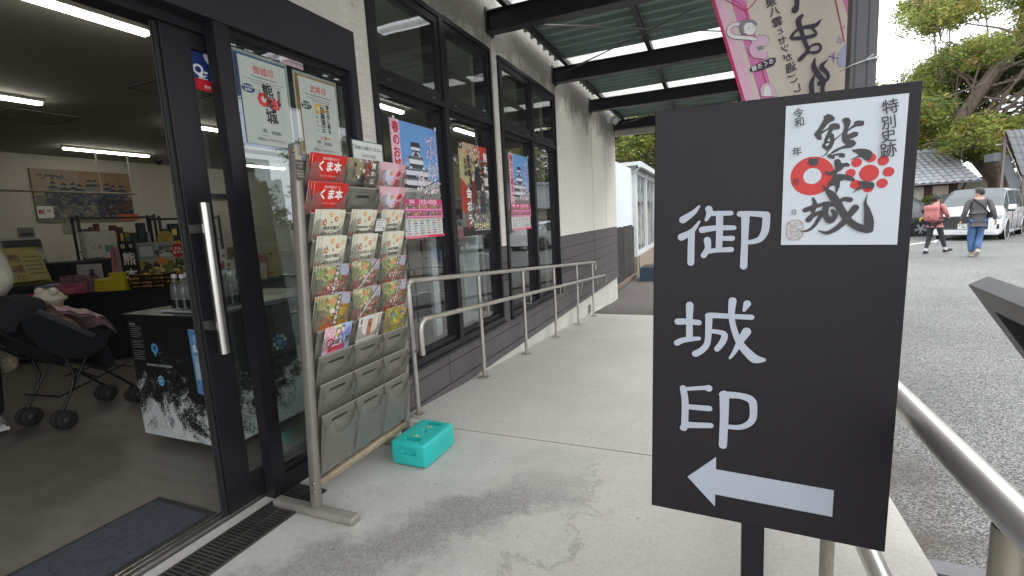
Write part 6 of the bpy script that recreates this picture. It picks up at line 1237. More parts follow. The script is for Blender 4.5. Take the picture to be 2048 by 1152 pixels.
# more small goods: tins, jars and packets in front of the header board and between the stands
rg = random.Random(77); GC_ = ['#7a6a50', '#8a3a34', '#c8b890', '#3a4a58', '#6a7a50', '#b09a60', '#c8c4b4', '#5a3a30', '#a86a78', '#8a9098']
nmz = {'#7a6a50': 'brown', '#8a3a34': 'dark red', '#c8b890': 'cream', '#3a4a58': 'slate blue', '#6a7a50': 'green', '#b09a60': 'mustard', '#c8c4b4': 'white', '#5a3a30': 'dark brown', '#a86a78': 'rose', '#8a9098': 'grey'}
k = 0; used = set()
for row, (n0, base) in enumerate(((.40, 0.0), (.62, 0.0))):
    s = ty(150)+.02
    while s < TL_-.1 and k < 44:
        w = rg.uniform(.05, .11); h = rg.uniform(.10, .24)+row*.16; c = rg.choice(GC_); pos = ('left', 'middle', 'right')[min(2, int(3*(s-ty(150))/(TL_-ty(150))))]
        lab = '%s packet in the %s row at the back of the sales table, %s' % (nmz[c], ('second', 'last')[row], pos); j = 0
        while lab in used: j += 1; lab = '%s%s packet in the %s row behind the sales table goods, %s' % (('tall ', 'short ', 'narrow ', 'wide ')[j-1] if j < 5 else 'plain ', nmz[c], ('second', 'last')[row], pos); 
        if j > 4: c = rg.choice(GC_); s += .01; continue
        used.add(lab); mb = MB(); tbox(mb, s, s+w, n0, n0+.09, TT+.001, TT+h, ink(c, .4)); O = TA+TU*s-TN*n0+Vector((0, 0, TT)); a = Art(mb, O, TU, (0, 0, 1), TN, .0006); c2 = rg.choice(GC_); a.rect(w*.12, h*.35, w*.88, h*.62, c2); a.disc(w*.5, h*.78, w*.22, rg.choice(GC_), n=12); a.rect(w*.2, h*.12, w*.7, h*.16, rg.choice(GC_))
        tag(mb.build('souvenir_packet', bevel=0), lab, 'packet', 'small goods at the back of the sales table'); s += w+rg.uniform(.005, .04); k += 1
# ================================================================ people
SKIN = mat('skin', (.50, .30, .215), .55, var=.06, vscale=12); HAIR = mat('black_hair', (.012, .010, .009), .5, var=.3, vscale=40, bump=.5, bscale=90)
def skinned(name, verts, edges, radii, m, parent, sub=2, root=0):
    me = bpy.data.meshes.new(name); me.from_pydata([Vector(v) for v in verts], edges, []); o = bpy.data.objects.new(name, me); COL.objects.link(o)
    md = o.modifiers.new('s', 'SKIN'); md.use_smooth_shade = True
    sv = me.skin_vertices[0].data
    for i, r in enumerate(radii):
        sv[i].radius = r if isinstance(r, tuple) else (r, r); sv[i].use_root = (i == root)
    sb = o.modifiers.new('u', 'SUBSURF'); sb.levels = sub; sb.render_levels = sub
    bpy.context.view_layer.update(); dg = bpy.context.evaluated_depsgraph_get(); nm = bpy.data.meshes.new_from_object(o.evaluated_get(dg)); o.modifiers.clear(); o.data = nm; nm.materials.clear(); nm.materials.append(m)
    for p in nm.polygons: p.use_smooth = True; p.material_index = 0
    o.parent = parent; return o
def chain(*names): return [(names[i], names[i+1]) for i in range(len(names)-1)]
def person(name, label, loc, yaw, J, hgt, clothes, hair, face_yaw=0., fingers=True):
    """J: joint name -> (x right, y forward, z up) in metres for a figure facing +Y; returns the person Empty"""
    t = thing(name, label, 'person', loc, yaw)
    k = hgt/1.7; J = {a: Vector(b)*k for a, b in J.items()}
    names = list(J); idx = {a: i for i, a in enumerate(names)}
    rad = {'pelvis': .100, 'waist': .100, 'chest': (.15, .115), 'neckb': .075, 'neck': .052, 'headb': .06, 'head': (.078, .095), 'headt': (.070, .085)}
    R = []
    for a in names:
        r = rad.get(a)
        if r is None:
            b = a[:-1]; r = {'sh': .062, 'el': .043, 'wr': .028, 'palm': (.036, .016), 'hip': .070, 'knee': .052, 'ank': .040, 'toe': .036, 'heel': .036}[b]
        R.append(tuple(q*k for q in r) if isinstance(r, tuple) else r*k)
    E = chain('pelvis', 'waist', 'chest', 'neckb', 'neck', 'headb', 'head', 'headt')
    for s in 'LR': E += chain('neckb', 'sh'+s, 'el'+s, 'wr'+s, 'palm'+s)+chain('pelvis', 'hip'+s, 'knee'+s, 'ank'+s, 'toe'+s)
    V = [J[a] for a in names]; Ei = [(idx[a], idx[b]) for a, b in E]
    if fingers:
        for s, sg in (('L', -1), ('R', 1)):
            w, p = J['wr'+s], J['palm'+s]; d = (p-w).normalized(); side = Vector((0, 1, 0)); side = (side-d*side.dot(d)).normalized(); inw = d.cross(side)*(-sg)
            for f, (o_, L_) in enumerate(((.030, .070), (.011, .080), (-.009, .075), (-.028, .060))):
                a = len(V); V += [p+side*o_*k+d*.018*k, p+side*o_*k*1.1+d*(.018+L_*.5)*k, p+side*o_*k*1.05+d*(.018+L_*.85)*k+inw*.018*k]; R += [.0095*k, .0085*k, .007*k]; Ei += [(idx['palm'+s], a), (a, a+1), (a+1, a+2)]
            a = len(V); m_ = w.lerp(p, .45); V += [m_+side*.035*k, m_+side*.052*k+d*.035*k]; R += [.011*k, .009*k]; Ei += [(idx['palm'+s], a), (a, a+1)]
    body = skinned('body', V, Ei, R, SKIN, t, 2, idx['pelvis'])
    # face details and ears are part of the head region; modelled as small children
    h = J['head']; cy, sy = cos(face_yaw), sin(face_yaw); F = Vector((-sy, cy, 0)); S_ = Vector((cy, sy, 0)); U_ = Vector((0, 0, 1))
    fb = MB(); fb.lathe(h+F*.088*k-U_*.022*k, [(.016*k, 0), (.012*k, .012*k), (.0, .024*k)], SKIN, 8, F); 
    for s in (-1, 1):
        fb.ball(h+F*.083*k+S_*s*.031*k+U_*.004*k, .010*k, mat('eye_dark', (.03, .02, .015), .2), 8, 6); fb.ball(h+S_*s*.083*k-U_*.012*k, .026*k, SKIN, 8, 8, (.35, .7, 1))
    fb.ball(h+F*.080*k-U_*.058*k, .020*k, mat('lips', (.35, .12, .10), .5), 8, 6, (1.1, .5, .35)); fb.build('face_features', t, local=True)
    hb_ = MB(); rg = random.Random(len(label))
    cap = []; seg = 20
    for i in range(9):
        th = pi*.66*i/8
        for j in range(seg):
            w = 2*pi*j/seg; front = max(0, cos(w)); e = 1+.03*rg.random(); z = cos(th)*(.125+hair.get('vol', 0))*e; r = sin(th)*(.098+hair.get('vol', 0))*e
            zz = max(z, (.035 if cos(w) > .45 else (-.02 if cos(w) > -.1 else -hair.get('back', .075)))); cap.append(h+U_*(.012*k)+(F*cos(w)*1.06+S_*sin(w)*.92)*r*k+U_*zz*k)
    hb_.raw(cap, [(i*seg+j, (i+1)*seg+j, (i+1)*seg+(j+1) % seg, i*seg+(j+1) % seg) for i in range(8) for j in range(seg)], HAIR, True); hb_.build('hair', t, local=True)
    for nm, parts, m in clothes:
        V, Ei, R = [], [], []; ix = {}
        for a, b in parts['edges']:
            for q in (a, b):
                if q[0] not in ix: ix[q[0]] = len(V); V.append(J[q[0]] if q[0] in J else Vector(q[2])*k); r = q[1]; R.append(tuple(x*k for x in r) if isinstance(r, tuple) else r*k)
            Ei.append((ix[a[0]], ix[b[0]]))
        skinned(nm, V, Ei, R, m, t, 2, ix.get('pelvis', 0))
    return t, J, k
def shoe(par, J, s, k, m, sole, L=.25):
    a, toe = J['ank'+s], J['toe'+s]; d = (toe-a); d.z = 0; d = d.normalized() if d.length > .01 else Vector((0, 1, 0)); mb = MB()
    dd = (toe-a).normalized(); 
    lift = toe-a; fwd = Vector((lift.x, lift.y, lift.z+.055*k)).normalized(); upv = (Vector((0, 0, 1))-fwd*fwd.z).normalized(); sd = fwd.cross(upv)
    heel = a-upv*.06*k-fwd*.055*k
    prof = [(-.0, .034, .062), (.04, .040, .075), (.10, .040, .066), (.16, .045, .050), (.22, .043, .038), (L, .028, .024)]
    rings = []
    for f, w, hh in prof:
        c = heel+fwd*f*k; rings.append([c+sd*(w*cos(q))*k+upv*(max(-.012, hh*sin(q)))*k+upv*.012*k for q in [2*pi*i/12 for i in range(12)]])
    vs = [p for r in rings for p in r]; mb.raw(vs, [(i*12+j, i*12+(j+1) % 12, (i+1)*12+(j+1) % 12, (i+1)*12+j) for i in range(5) for j in range(12)]+[tuple(range(12)), tuple(reversed([60+j for j in range(12)]))], m, True)
    mb.obox(heel+fwd*L*.5*k-upv*.008*k, fwd*L*.5*k, sd*.040*k, upv*.010*k, sole); mb.build('shoe', par, local=True)
def ground_fix(t, J): pass
# --- man in a grey jacket walking away
JK = mat('grey_jacket', (.085, .082, .088), .7, var=.2, vscale=10, bump=.8, bscale=14); JEAN = mat('blue_denim', (.065, .125, .25), .85, var=.35, vscale=9, bump=.4, bscale=30)
Jm = dict(pelvis=(0, 0, .93), waist=(0, .01, 1.08), chest=(0, .01, 1.27), neckb=(0, -.01, 1.43), neck=(0, 0, 1.49), headb=(0, .015, 1.54), head=(0, .02, 1.60), headt=(0, .015, 1.66),
          shL=(-.19, -.01, 1.40), elL=(-.25, -.05, 1.14), wrL=(-.30, .04, .91), palmL=(-.31, .06, .85), shR=(.19, -.01, 1.40), elR=(.255, -.09, 1.15), wrR=(.325, -.04, .93), palmR=(.335, -.02, .87),
          hipL=(-.082, 0, .87), kneeL=(-.09, .05, .50), ankL=(-.07, -.02, .10), toeL=(-.075, .12, .035), hipR=(.082, 0, .87), kneeR=(.07, .06, .50), ankR=(.0, -.20, .19), toeR=(.0, -.09, .06))
def jacket(R=1., low=.95, slee=1.): 
    return {'edges': [(('hem', .150*R, (0, .0, .885)), ('pelvis', .158*R)), (('pelvis', .158*R), ('waist', .155*R)), (('waist', .155*R), ('chest', (.185*R, .135*R))), (('chest', (.185*R, .135*R)), ('neckb', .085*R)), (('neckb', .085*R), ('shL', .070*R)), (('shL', .070*R), ('elL', .066*R)), (('elL', .066*R), ('wrL', .046*R)), (('neckb', .085*R), ('shR', .070*R)), (('shR', .070*R), ('elR', .066*R)), (('elR', .066*R), ('wrR', .046*R))]}
def trousers(a=.092, b=.082, c=.072): return {'edges': [(('pelvis', .138), ('hipL', a)), (('hipL', a), ('kneeL', b)), (('kneeL', b), ('ankL', c)), (('pelvis', .138), ('hipR', a)), (('hipR', a), ('kneeR', b)), (('kneeR', b), ('ankR', c))]}
pm = onz(1949, 513, -.372); view = math.atan2(-(pm.x), pm.y)
man, J, k = person('person', 'man in a grey padded jacket and blue jeans walking away with a black crossbody strap', (pm.x, pm.y, -.372), view+radians(12), Jm, 1.72, [('trousers', trousers(), JEAN), ('jacket', jacket(1.0), JK)], {'back': .06}, face_yaw=radians(75))
man.location.z = -.372
for s in 'LR': shoe(man, J, s, k, mat('cream_shoe', (.45, .40, .31), .7), mat('shoe_sole', (.62, .58, .48), .7))
mb = MB(); mb.tube([Vector(p)*k for p in ((-.13, .03, 1.47), (-.11, -.115, 1.44), (0.0, -.165, 1.32), (.13, -.155, 1.16), (.20, -.10, 1.05))], .016, STC, 6, flat=.4); mb.build('shoulder_strap', man, local=True)
mb = MB(); mb.rbox(.17*k, .25*k, -.12*k, .06*k, .97*k, 1.12*k, .03, STC, 3); mb.build('crossbody_bag', man, local=True)
# --- woman in a pink jacket with a backpack
PJ = mat('dusty_pink_jacket', (.42, .155, .15), .75, var=.15, vscale=9, bump=.5, bscale=16); LEG = mat('dark_leggings', (.035, .035, .045), .8, var=.2)
Jw = dict(pelvis=(0, 0, .93), waist=(0, .0, 1.07), chest=(0, .01, 1.25), neckb=(0, 0, 1.40), neck=(0, .01, 1.46), headb=(0, .02, 1.51), head=(0, .03, 1.58), headt=(0, .02, 1.65),
          shL=(-.165, 0, 1.37), elL=(-.23, .05, 1.15), wrL=(-.19, .19, 1.05), palmL=(-.17, .25, 1.05), shR=(.165, 0, 1.37), elR=(.27, -.02, 1.14), wrR=(.23, .15, 1.04), palmR=(.21, .21, 1.05),
          hipL=(-.085, 0, .87), kneeL=(-.13, .04, .48), ankL=(-.17, -.06, .09), toeL=(-.19, .06, .035), hipR=(.085, 0, .87), kneeR=(.13, .12, .50), ankR=(.20, .20, .13), toeR=(.24, .32, .10))
pw = onz(1866, 508, -.372)
wom, J, k = person('person', 'woman in a dusty pink jacket and black leggings walking past the van', (pw.x, pw.y, -.372), math.atan2(-pw.x, pw.y)-radians(22), Jw, 1.63, [('leggings', trousers(.084, .068, .046), LEG), ('jacket', {'edges': [(('hem', (.165, .13), (0, 0, .88)), ('pelvis', (.17, .13))), (('pelvis', (.17, .13)), ('waist', .15)), (('waist', .15), ('chest', (.17, .125))), (('chest', (.17, .125)), ('neckb', .085)), (('neckb', .085), ('shL', .075)), (('shL', .075), ('elL', .062)), (('elL', .062), ('wrL', .045)), (('neckb', .085), ('shR', .075)), (('shR', .075), ('elR', .062)), (('elR', .062), ('wrR', .045))]}, PJ)], {'back': .10, 'vol': .012}, face_yaw=radians(-55))
for s in 'LR': shoe(wom, J, s, k, mat('black_shoe', (.02, .02, .022), .6), mat('black_sole', (.03, .03, .03), .8))
sk = mat('white_sock', (.6, .6, .6), .9)
for s in 'LR': mb = MB(); a = J['ank'+s]; b = J['knee'+s]; mb.tube([a-Vector((0, 0, .01)), a.lerp(b, .22)], .047*k, sk, 12); mb.build('sock', wom, local=True)
BPK = mat('pink_backpack', (.50, .17, .165), .65, var=.12, vscale=8, bump=.4, bscale=20)
bp_ = thing('backpack', 'pink rucksack with straps on the back of the woman in the pink jacket', 'backpack', wom.location, wom.rotation_euler.z)
mb = MB(); mb.rbox(-.16, .15, -.31, -.14, .93, 1.30, .055, BPK, 4); mb.build('bag', bp_, local=True)
mb = MB(); mb.rbox(-.165, .155, -.325, -.13, 1.21, 1.35, .05, BPK, 4); mb.build('flap', bp_, local=True)
mb = MB(); mb.rbox(-.10, .09, -.335, -.29, .98, 1.14, .02, BPK, 3); mb.rbox(-.045, .0, -.338, -.33, 1.02, 1.055, .003, mat('label_dark', (.04, .03, .03), .6), 1); mb.build('pocket', bp_, local=True)
for s in (-1, 1): mb = MB(); mb.tube([(s*.10, -.15, 1.33), (s*.11, .02, 1.42), (s*.13, .13, 1.30), (s*.14, .06, 1.10), (s*.14, -.12, 1.0)], .018, mat('strap_grey', (.12, .09, .10), .7), 6, flat=.5); mb.build('strap', bp_, local=True)
mb = MB(); mb.tube([(-.20, -.20, 1.03), (-.24, -.25, .98), (-.25, -.22, .93)], [.02, .03, .018], mat('yellow_fabric', (.55, .42, .04), .7), 8); tag(mb.build('yellow_charm', bp_, local=True))
# --- person in a white padded coat at the left edge, pushing the stroller
WCT = mat('white_padded_coat', (.50, .48, .42), .8, var=.12, vscale=6, bump=2.5, bscale=9); DKT = mat('dark_trousers', (.02, .02, .025), .85)
pc = onz(-47, 868, 0)
hp = H   # stroller handle
facing = math.atan2(-(hp.x-pc.x), hp.y-pc.y)
Jc = dict(pelvis=(0, 0, .90), waist=(0, .03, 1.04), chest=(0, .08, 1.20), neckb=(0, .10, 1.35), neck=(0, .13, 1.41), headb=(0, .16, 1.45), head=(0, .19, 1.52), headt=(0, .19, 1.58),
          shL=(-.18, .10, 1.31), elL=(-.24, .12, 1.05), wrL=(-.16, .32, .98), palmL=(-.14, .38, .98), shR=(.18, .10, 1.31), elR=(.27, .26, 1.10), wrR=(.20, .46, 1.00), palmR=(.19, .52, .99),
          hipL=(-.09, 0, .85), kneeL=(-.10, .10, .47), ankL=(-.10, -.02, .08), toeL=(-.10, .10, .035), hipR=(.09, 0, .85), kneeR=(.12, .14, .47), ankR=(.13, .12, .08), toeR=(.14, .24, .035))
per, J, k = person('person', 'person in a white padded coat pushing the stroller at the left edge', (pc.x, pc.y, 0), facing, Jc, 1.60, [('trousers', trousers(.10, .075, .06), DKT), ('padded_coat', {'edges': [(('hem', (.22, .17), (0, -.02, .68)), ('pelvis', (.21, .165))), (('pelvis', (.21, .165)), ('waist', .19)), (('waist', .19), ('chest', (.21, .16))), (('chest', (.21, .16)), ('neckb', .11)), (('neckb', .11), ('shL', .11)), (('shL', .11), ('elL', .095)), (('elL', .095), ('q5', .080, (-.21, .20, 1.02))), (('q5', .080, (-.21, .20, 1.02)), ('wrL', .055)), (('neckb', .11), ('shR', .115)), (('shR', .115), ('q1', .092, (.21, .155, 1.24))), (('q1', .092, (.21, .155, 1.24)), ('q2', .112, (.24, .20, 1.17))), (('q2', .112, (.24, .20, 1.17)), ('elR', .094)), (('elR', .094), ('q3', .102, (.25, .33, 1.065))), (('q3', .102, (.25, .33, 1.065)), ('q4', .078, (.225, .40, 1.03))), (('q4', .078, (.225, .40, 1.03)), ('wrR', .066))]}, WCT)], {'back': .12, 'vol': .01})
for s in 'LR': shoe(per, J, s, k, mat('white_trainer', (.55, .55, .53), .6), mat('white_sole', (.62, .62, .6), .7))
# --- child in the stroller
bc = c1+fw_*.13+up*.815
ch = thing('person', 'small child with a cream knitted hat sitting in the stroller', 'person', bc-up*.30, math.atan2(-fw_.x, fw_.y))
skinned('body', [(0, 0, .0), (0, .0, .12), (0, .01, .20), (0, .015, .24), (0, .02, .30), (0, .02, .335), (-.09, .02, .18), (-.11, .10, .08), (.09, .02, .18), (.11, .10, .08), (-.05, .10, -.02), (-.06, .26, -.03), (.05, .10, -.02), (.06, .26, -.03)],
        [(0, 1), (1, 2), (2, 3), (3, 4), (4, 5), (2, 6), (6, 7), (2, 8), (8, 9), (0, 10), (10, 11), (0, 12), (12, 13)], [.085, .085, .05, .038, (.066, .07), .055, .035, .025, .035, .025, .045, .035, .045, .035], SKIN, ch)
mb = MB(); KN = mat('cream_knit', (.50, .46, .36), .95, bump=.8, bscale=60); mb.ball((0, .005, .335), .083, KN, 16, 10, (1, 1, .75)); mb.lathe((0, .005, .318), [(.080, 0), (.094, .004), (.096, .022), (.082, .030)], KN, 20); mb.ball((-.072, 0, .385), .026, KN, 10, 8); mb.ball((.072, 0, .385), .026, KN, 10, 8); mb.build('knitted_hat', ch, local=True)
mb = MB(); mb.tube([(0, 0, .02), (0, 0, .12), (0, .01, .19)], [.10, .10, .055], mat('baby_top', (.45, .28, .29), .9), 14); mb.build('top', ch, local=True)
# ================================================================ shed, fence and planter at the end of the walkway
WHT = mat('white_aluminium', (.52, .55, .55), .45, var=.06, vscale=3); PAN = mat('white_panel', (.60, .62, .66), .6, var=.05, vscale=2)
fc = thing('boarded_fence', 'white panel above charred vertical boards between the shop corner and the glass shed', 'fence', (-2.12, 11.8, -.5))
mb = MB(); mb.box(-2.17, -2.13, 9.9, 13.75, .88, 2.42, PAN); mb.box(-2.128, -2.118, 9.95, 13.4, .90, 2.36, mat('panel_sheet', (.64, .68, .76), .5, var=.04)); mb.build('white_panel', fc)
CH = mat('charred_board', (.035, .032, .030), .85, var=.9, vscale=9, stretch=(1, 6, .6), bump=.6, bscale=20)
mb = MB(); y = 9.9; rg = random.Random(3)
while y < 13.7: mb.box(-2.15-.01*rg.random(), -2.10+.015*rg.random(), y, y+.085, -.48, .86+.05*rg.random(), CH); y += .095
mb.build('charred_boards', fc)
mb = MB(); mb.bar((-2.06, 10.2, -.44), (-2.02, 13.5, -.46), .07, .08, mat('weathered_timber', (.16, .115, .085), .85, var=.4, vscale=12)); mb.build('timber_sill', fc)
sh = thing('glass_shed', 'white framed shed with sliding glass doors and a white gutter beyond the shop corner', 'shed', (-3.5, 17, -.5))
mb = MB(); mb.box(-2.34, -2.03, 13.8, 14.05, .0, 2.50, WHT); mb.box(-2.15, -2.05, 16.1, 16.28, 0, 2.5, WHT); mb.box(-2.15, -2.05, 18.6, 18.8, 0, 2.5, WHT); mb.box(-2.13, -2.06, 14.05, 20.5, 2.30, 2.48, WHT); mb.box(-2.13, -2.06, 14.05, 20.5, .0, .12, WHT); mb.box(-5.5, -2.34, 13.82, 13.9, 0, 2.5, WHT); mb.box(-5.5, -5.4, 13.9, 20.5, 0, 2.5, WHT); mb.box(-5.5, -2.1, 20.5, 20.6, 0, 2.5, WHT); mb.build('frame', sh)
for y0, y1 in ((14.05, 15.1), (15.05, 16.1), (16.28, 17.45), (17.4, 18.6)):
    mb = MB(); x = -2.09 if y0 in (14.05, 16.28) else -2.11; mb.box(x-.012, x+.012, y0, y0+.05, .12, 2.3, WHT); mb.box(x-.012, x+.012, y1-.05, y1, .12, 2.3, WHT); mb.box(x-.003, x+.003, y0+.05, y1-.05, .12, 2.3, GLASS); mb.build('sliding_door', sh)
mb = MB(); mb.box(-5.7, -1.86, 13.6, 20.8, 2.50, 2.60, WHT); mb.box(-1.93, -1.83, 13.55, 20.8, 2.44, 2.56, WHT); mb.tube([(-1.9, 13.7, 2.45), (-2.02, 13.75, 2.36), (-2.3, 13.78, 2.3)], .03, WHT, 8); mb.build('roof', sh)
mb = MB(); mb.box(-2.36, -2.03, 13.78, 14.1, -.55, 0, mat('footing_block', (.20, .18, .12), .9, var=.3)); mb.box(-2.2, -2.0, 14.1, 20.5, -.55, -.005, mat('wood_deck', (.25, .20, .15), .8, var=.3, stretch=(1, 8, 1))); mb.build('footing', sh)
mb = MB()
for i, (y, c) in enumerate(((14.6, '#b8a078'), (14.9, '#a08860'), (15.6, '#8a3a34'), (16.9, '#3c4858'))): mb.bar((-2.7, y, .1), (-2.25, y+.3, 1.1+.5*(i == 2)), .05, .25, ink(c))
tag(mb.build('leaning_boards'), 'timber boards leaning inside the glass shed', 'boards')
mb = MB(); mb.box(-1.78, -1.05, 12.5, 13.2, -.53, -.17, mat('navy_tub', (.035, .055, .085), .5, var=.15)); mb.box(-1.74, -1.09, 12.54, 13.16, -.1699, -.155, mat('soil', (.04, .03, .02), .95)); tag(mb.build('planter_box', bevel=.01), 'dark blue square planter box on the asphalt beside the glass shed', 'planter')
# lamps on the wall by the canopy end
wl_ = thing('wall_lamp', 'twin-head white outdoor spotlight on the plaster wall under the canopy end', 'lamp', (-1.85, 9.2, 2.9))
mb = MB(); mb.lathe((-1.849, 9.2, 2.93), [(0, 0), (.06, 0), (.06, .03), (.03, .05), (0, .05)], PAN, 16, (1, 0, 0)); mb.tube([(-1.80, 9.2, 2.93), (-1.74, 9.2, 2.93)], .018, PAN, 8); mb.build('bracket', wl_)
for dy in (-.07, .07): mb = MB(); mb.lathe((-1.74, 9.2+dy, 2.95), [(0, 0), (.045, .005), (.06, .05), (.06, .09), (.0, .085)], PAN, 16, (.6, dy*3, -.6)); mb.build('lamp_head', wl_)

# ================================================================ gatehouse, garden wall, stair roof
PLW = mat('lime_plaster', (.56, .52, .42), .85, var=.06, vscale=1.5); WDB = mat('brown_timber', (.055, .030, .026), .7, var=.2)
TILE = mat('grey_roof_tile', (.30, .31, .33), .5, var=.25, vscale=3, bump=.2, bscale=20)
def tiled(mb, A, B, Cc, D, m, pitch=.26, amp=.045, courses=.28):
    """barrel tiled slope: A-B along the eave, D-C along the ridge"""
    A, B, Cc, D = map(Vector, (A, B, Cc, D)); n = max(2, int((B-A).length/pitch)); nn = (B-A).cross(D-A).normalized()
    if nn.z < 0: nn = -nn
    rows = max(2, int((D-A).length/courses))
    for j in range(rows):
        t0, t1 = j/rows, (j+1)/rows
        for i in range(n):
            for q in range(4):
                u0, u1 = (i+q/4)/n, (i+(q+1)/4)/n; f = (0, 1, .35, 0, 0)
                def P(u, t, lift): e = A.lerp(B, u); r = D.lerp(Cc, u); return e.lerp(r, t)+nn*lift
                h0, h1 = amp*(0, .9, 1, .1, 0)[q], amp*(0, .9, 1, .1, 0)[q+1]
                mb.face([P(u0, t0, h0+.02), P(u1, t0, h1+.02), P(u1, t1, h1), P(u0, t1, h0)], m)
    mb.face([A-nn*.05, B-nn*.05, Cc-nn*.05, D-nn*.05], WDB); mb.face([A+nn*.02, B+nn*.02, B-nn*.05, A-nn*.05], m)
gh = thing('gatehouse', 'low white plastered gatehouse with grey barrel tile roof and brown posts across the car park', 'building', (6, 29, -.4))
mb = MB(); mb.box(-3, 9.7, 27.4, 31, -.6, 1.78, PLW); mb.build('wall', gh)
mb = MB(); 
for x in (-1, 2.2, 5.4, 8.75, 9.62): mb.box(x-.13, x+.13, 27.28, 27.5, -.5, 1.76, WDB)
mb.box(-3, 9.8, 27.3, 27.42, 1.70, 1.77, WDB); mb.box(8.0, 8.4, 27.3, 27.39, .2, .95, WDB); mb.build('timber_posts', gh)
mb = MB(); tiled(mb, (-3.6, 26.7, 1.80), (10.35, 26.7, 1.80), (10.0, 29.2, 3.25), (-3.6, 29.2, 3.25), TILE); tiled(mb, (10.35, 31.7, 1.80), (-3.6, 31.7, 1.80), (-3.6, 29.2, 3.25), (10.0, 29.2, 3.25), TILE)
mb.tube([(-3.6, 29.2, 3.34), (9.9, 29.2, 3.34), (10.05, 29.2, 3.42)], .13, TILE, 10); mb.face([(9.7, 27.4, 1.78), (9.7, 31, 1.78), (9.7, 29.2, 3.1)], PLW); mb.build('tiled_roof', gh)
mb = MB(); mb.box(9.0, 9.15, 27.36, 27.4, .93, 1.0, WDB); mb.box(9.02, 9.13, 27.36, 27.39, .78, .84, WDB); mb.tube([(9.98, 27.2, 1.75), (9.80, 27.1, 1.3), (9.78, 27.1, .6), (9.78, 27.15, -.4)], .035, WDB, 8); mb.build('downpipe', gh)
mb = MB(); mb.box(9.72, 34, 33, 33.4, -.6, 2.02, PLW); mb.box(9.72, 34, 32.9, 33.5, 2.02, 2.12, mat('wall_coping', (.35, .34, .31), .8)); tag(mb.build('garden_wall'), 'long cream plaster wall behind the white minivan', 'wall')
mb = MB(); mb.box(15.7, 26, 36, 36.8, -.6, 5.2, PLW); mb.box(15.5, 26.4, 35.8, 37.2, 5.2, 5.4, TILE); tag(mb.build('plain_building'), 'plain cream building behind the trees at the right edge', 'building')
STILE = mat('dark_roof_tile', (.15, .155, .165), .5, var=.25, vscale=3, bump=.2, bscale=20)
sr = thing('covered_stair', 'covered outdoor stair with grey tiled sloping roof and steel stringer at the right edge', 'stair', (10.8, 24, -.4)); GST = mat('grey_stringer', (.10, .105, .115), .5, var=.1)
r0 = ony(2011, 261, 24.5); r1 = ony(2043, 350, 24.5)
def sx_(p, Y): return p.x*Y/24.5
mb = MB(); tiled(mb, (r1.x, 24.5, r1.z), (sx_(r1, 25.6)+1.6, 25.6, r1.z+.05), (sx_(r0, 25.6)+1.6, 25.6, r0.z+.05), (r0.x, 24.5, r0.z), STILE, .24); mb.build('tiled_roof', sr)
s0, s1 = ony(2006, 312, 24.7), ony(2040, 400, 24.7)
mb = MB(); mb.bar(s0, s1, .08, .30, GST, up=(0, 0, 1))
for i in range(9): t = (i+.5)/9; p = s0.lerp(s1, t); mb.box(p.x+.02, p.x+.26, 24.76, 25.5, p.z-.02, p.z+.02, GST)
mb.box(s0.x-.28, s0.x+.02, 24.65, 25.4, s0.z-.16, s0.z+.14, GST); mb.build('stringer', sr)
mb = MB(); mb.tube([s0+Vector((-.28, -.08, .42)), s0+Vector((.02, -.08, .46)), s1+Vector((.06, -.08, .50))], .014, mat('white_rod', (.5, .48, .43), .5), 6); mb.build('stair_rail', sr)
for px in (2001, 2044): p = ony(px, 390, 24.6); mb = MB(); mb.box(p.x-.03, p.x+.03, 24.57, 24.63, -.5, (r0.z-.30) if px < 2020 else r1.z, mat('post_tan', (.13, .12, .10), .6)); mb.build('post', sr)
mb = MB(); p = ony(2003, 335, 24.9); mb.box(p.x, p.x+.24, 25.0, 25.05, -.5, s0.z-.2, mat('timber_lattice', (.12, .07, .045), .8, var=.4, vscale=10)); mb.box(p.x, p.x+.28, 25.0, 25.05, s0.z+.2, r0.z-.15, mat('timber_lattice', (.12, .07, .045), .8)); mb.build('timber_screen', sr)

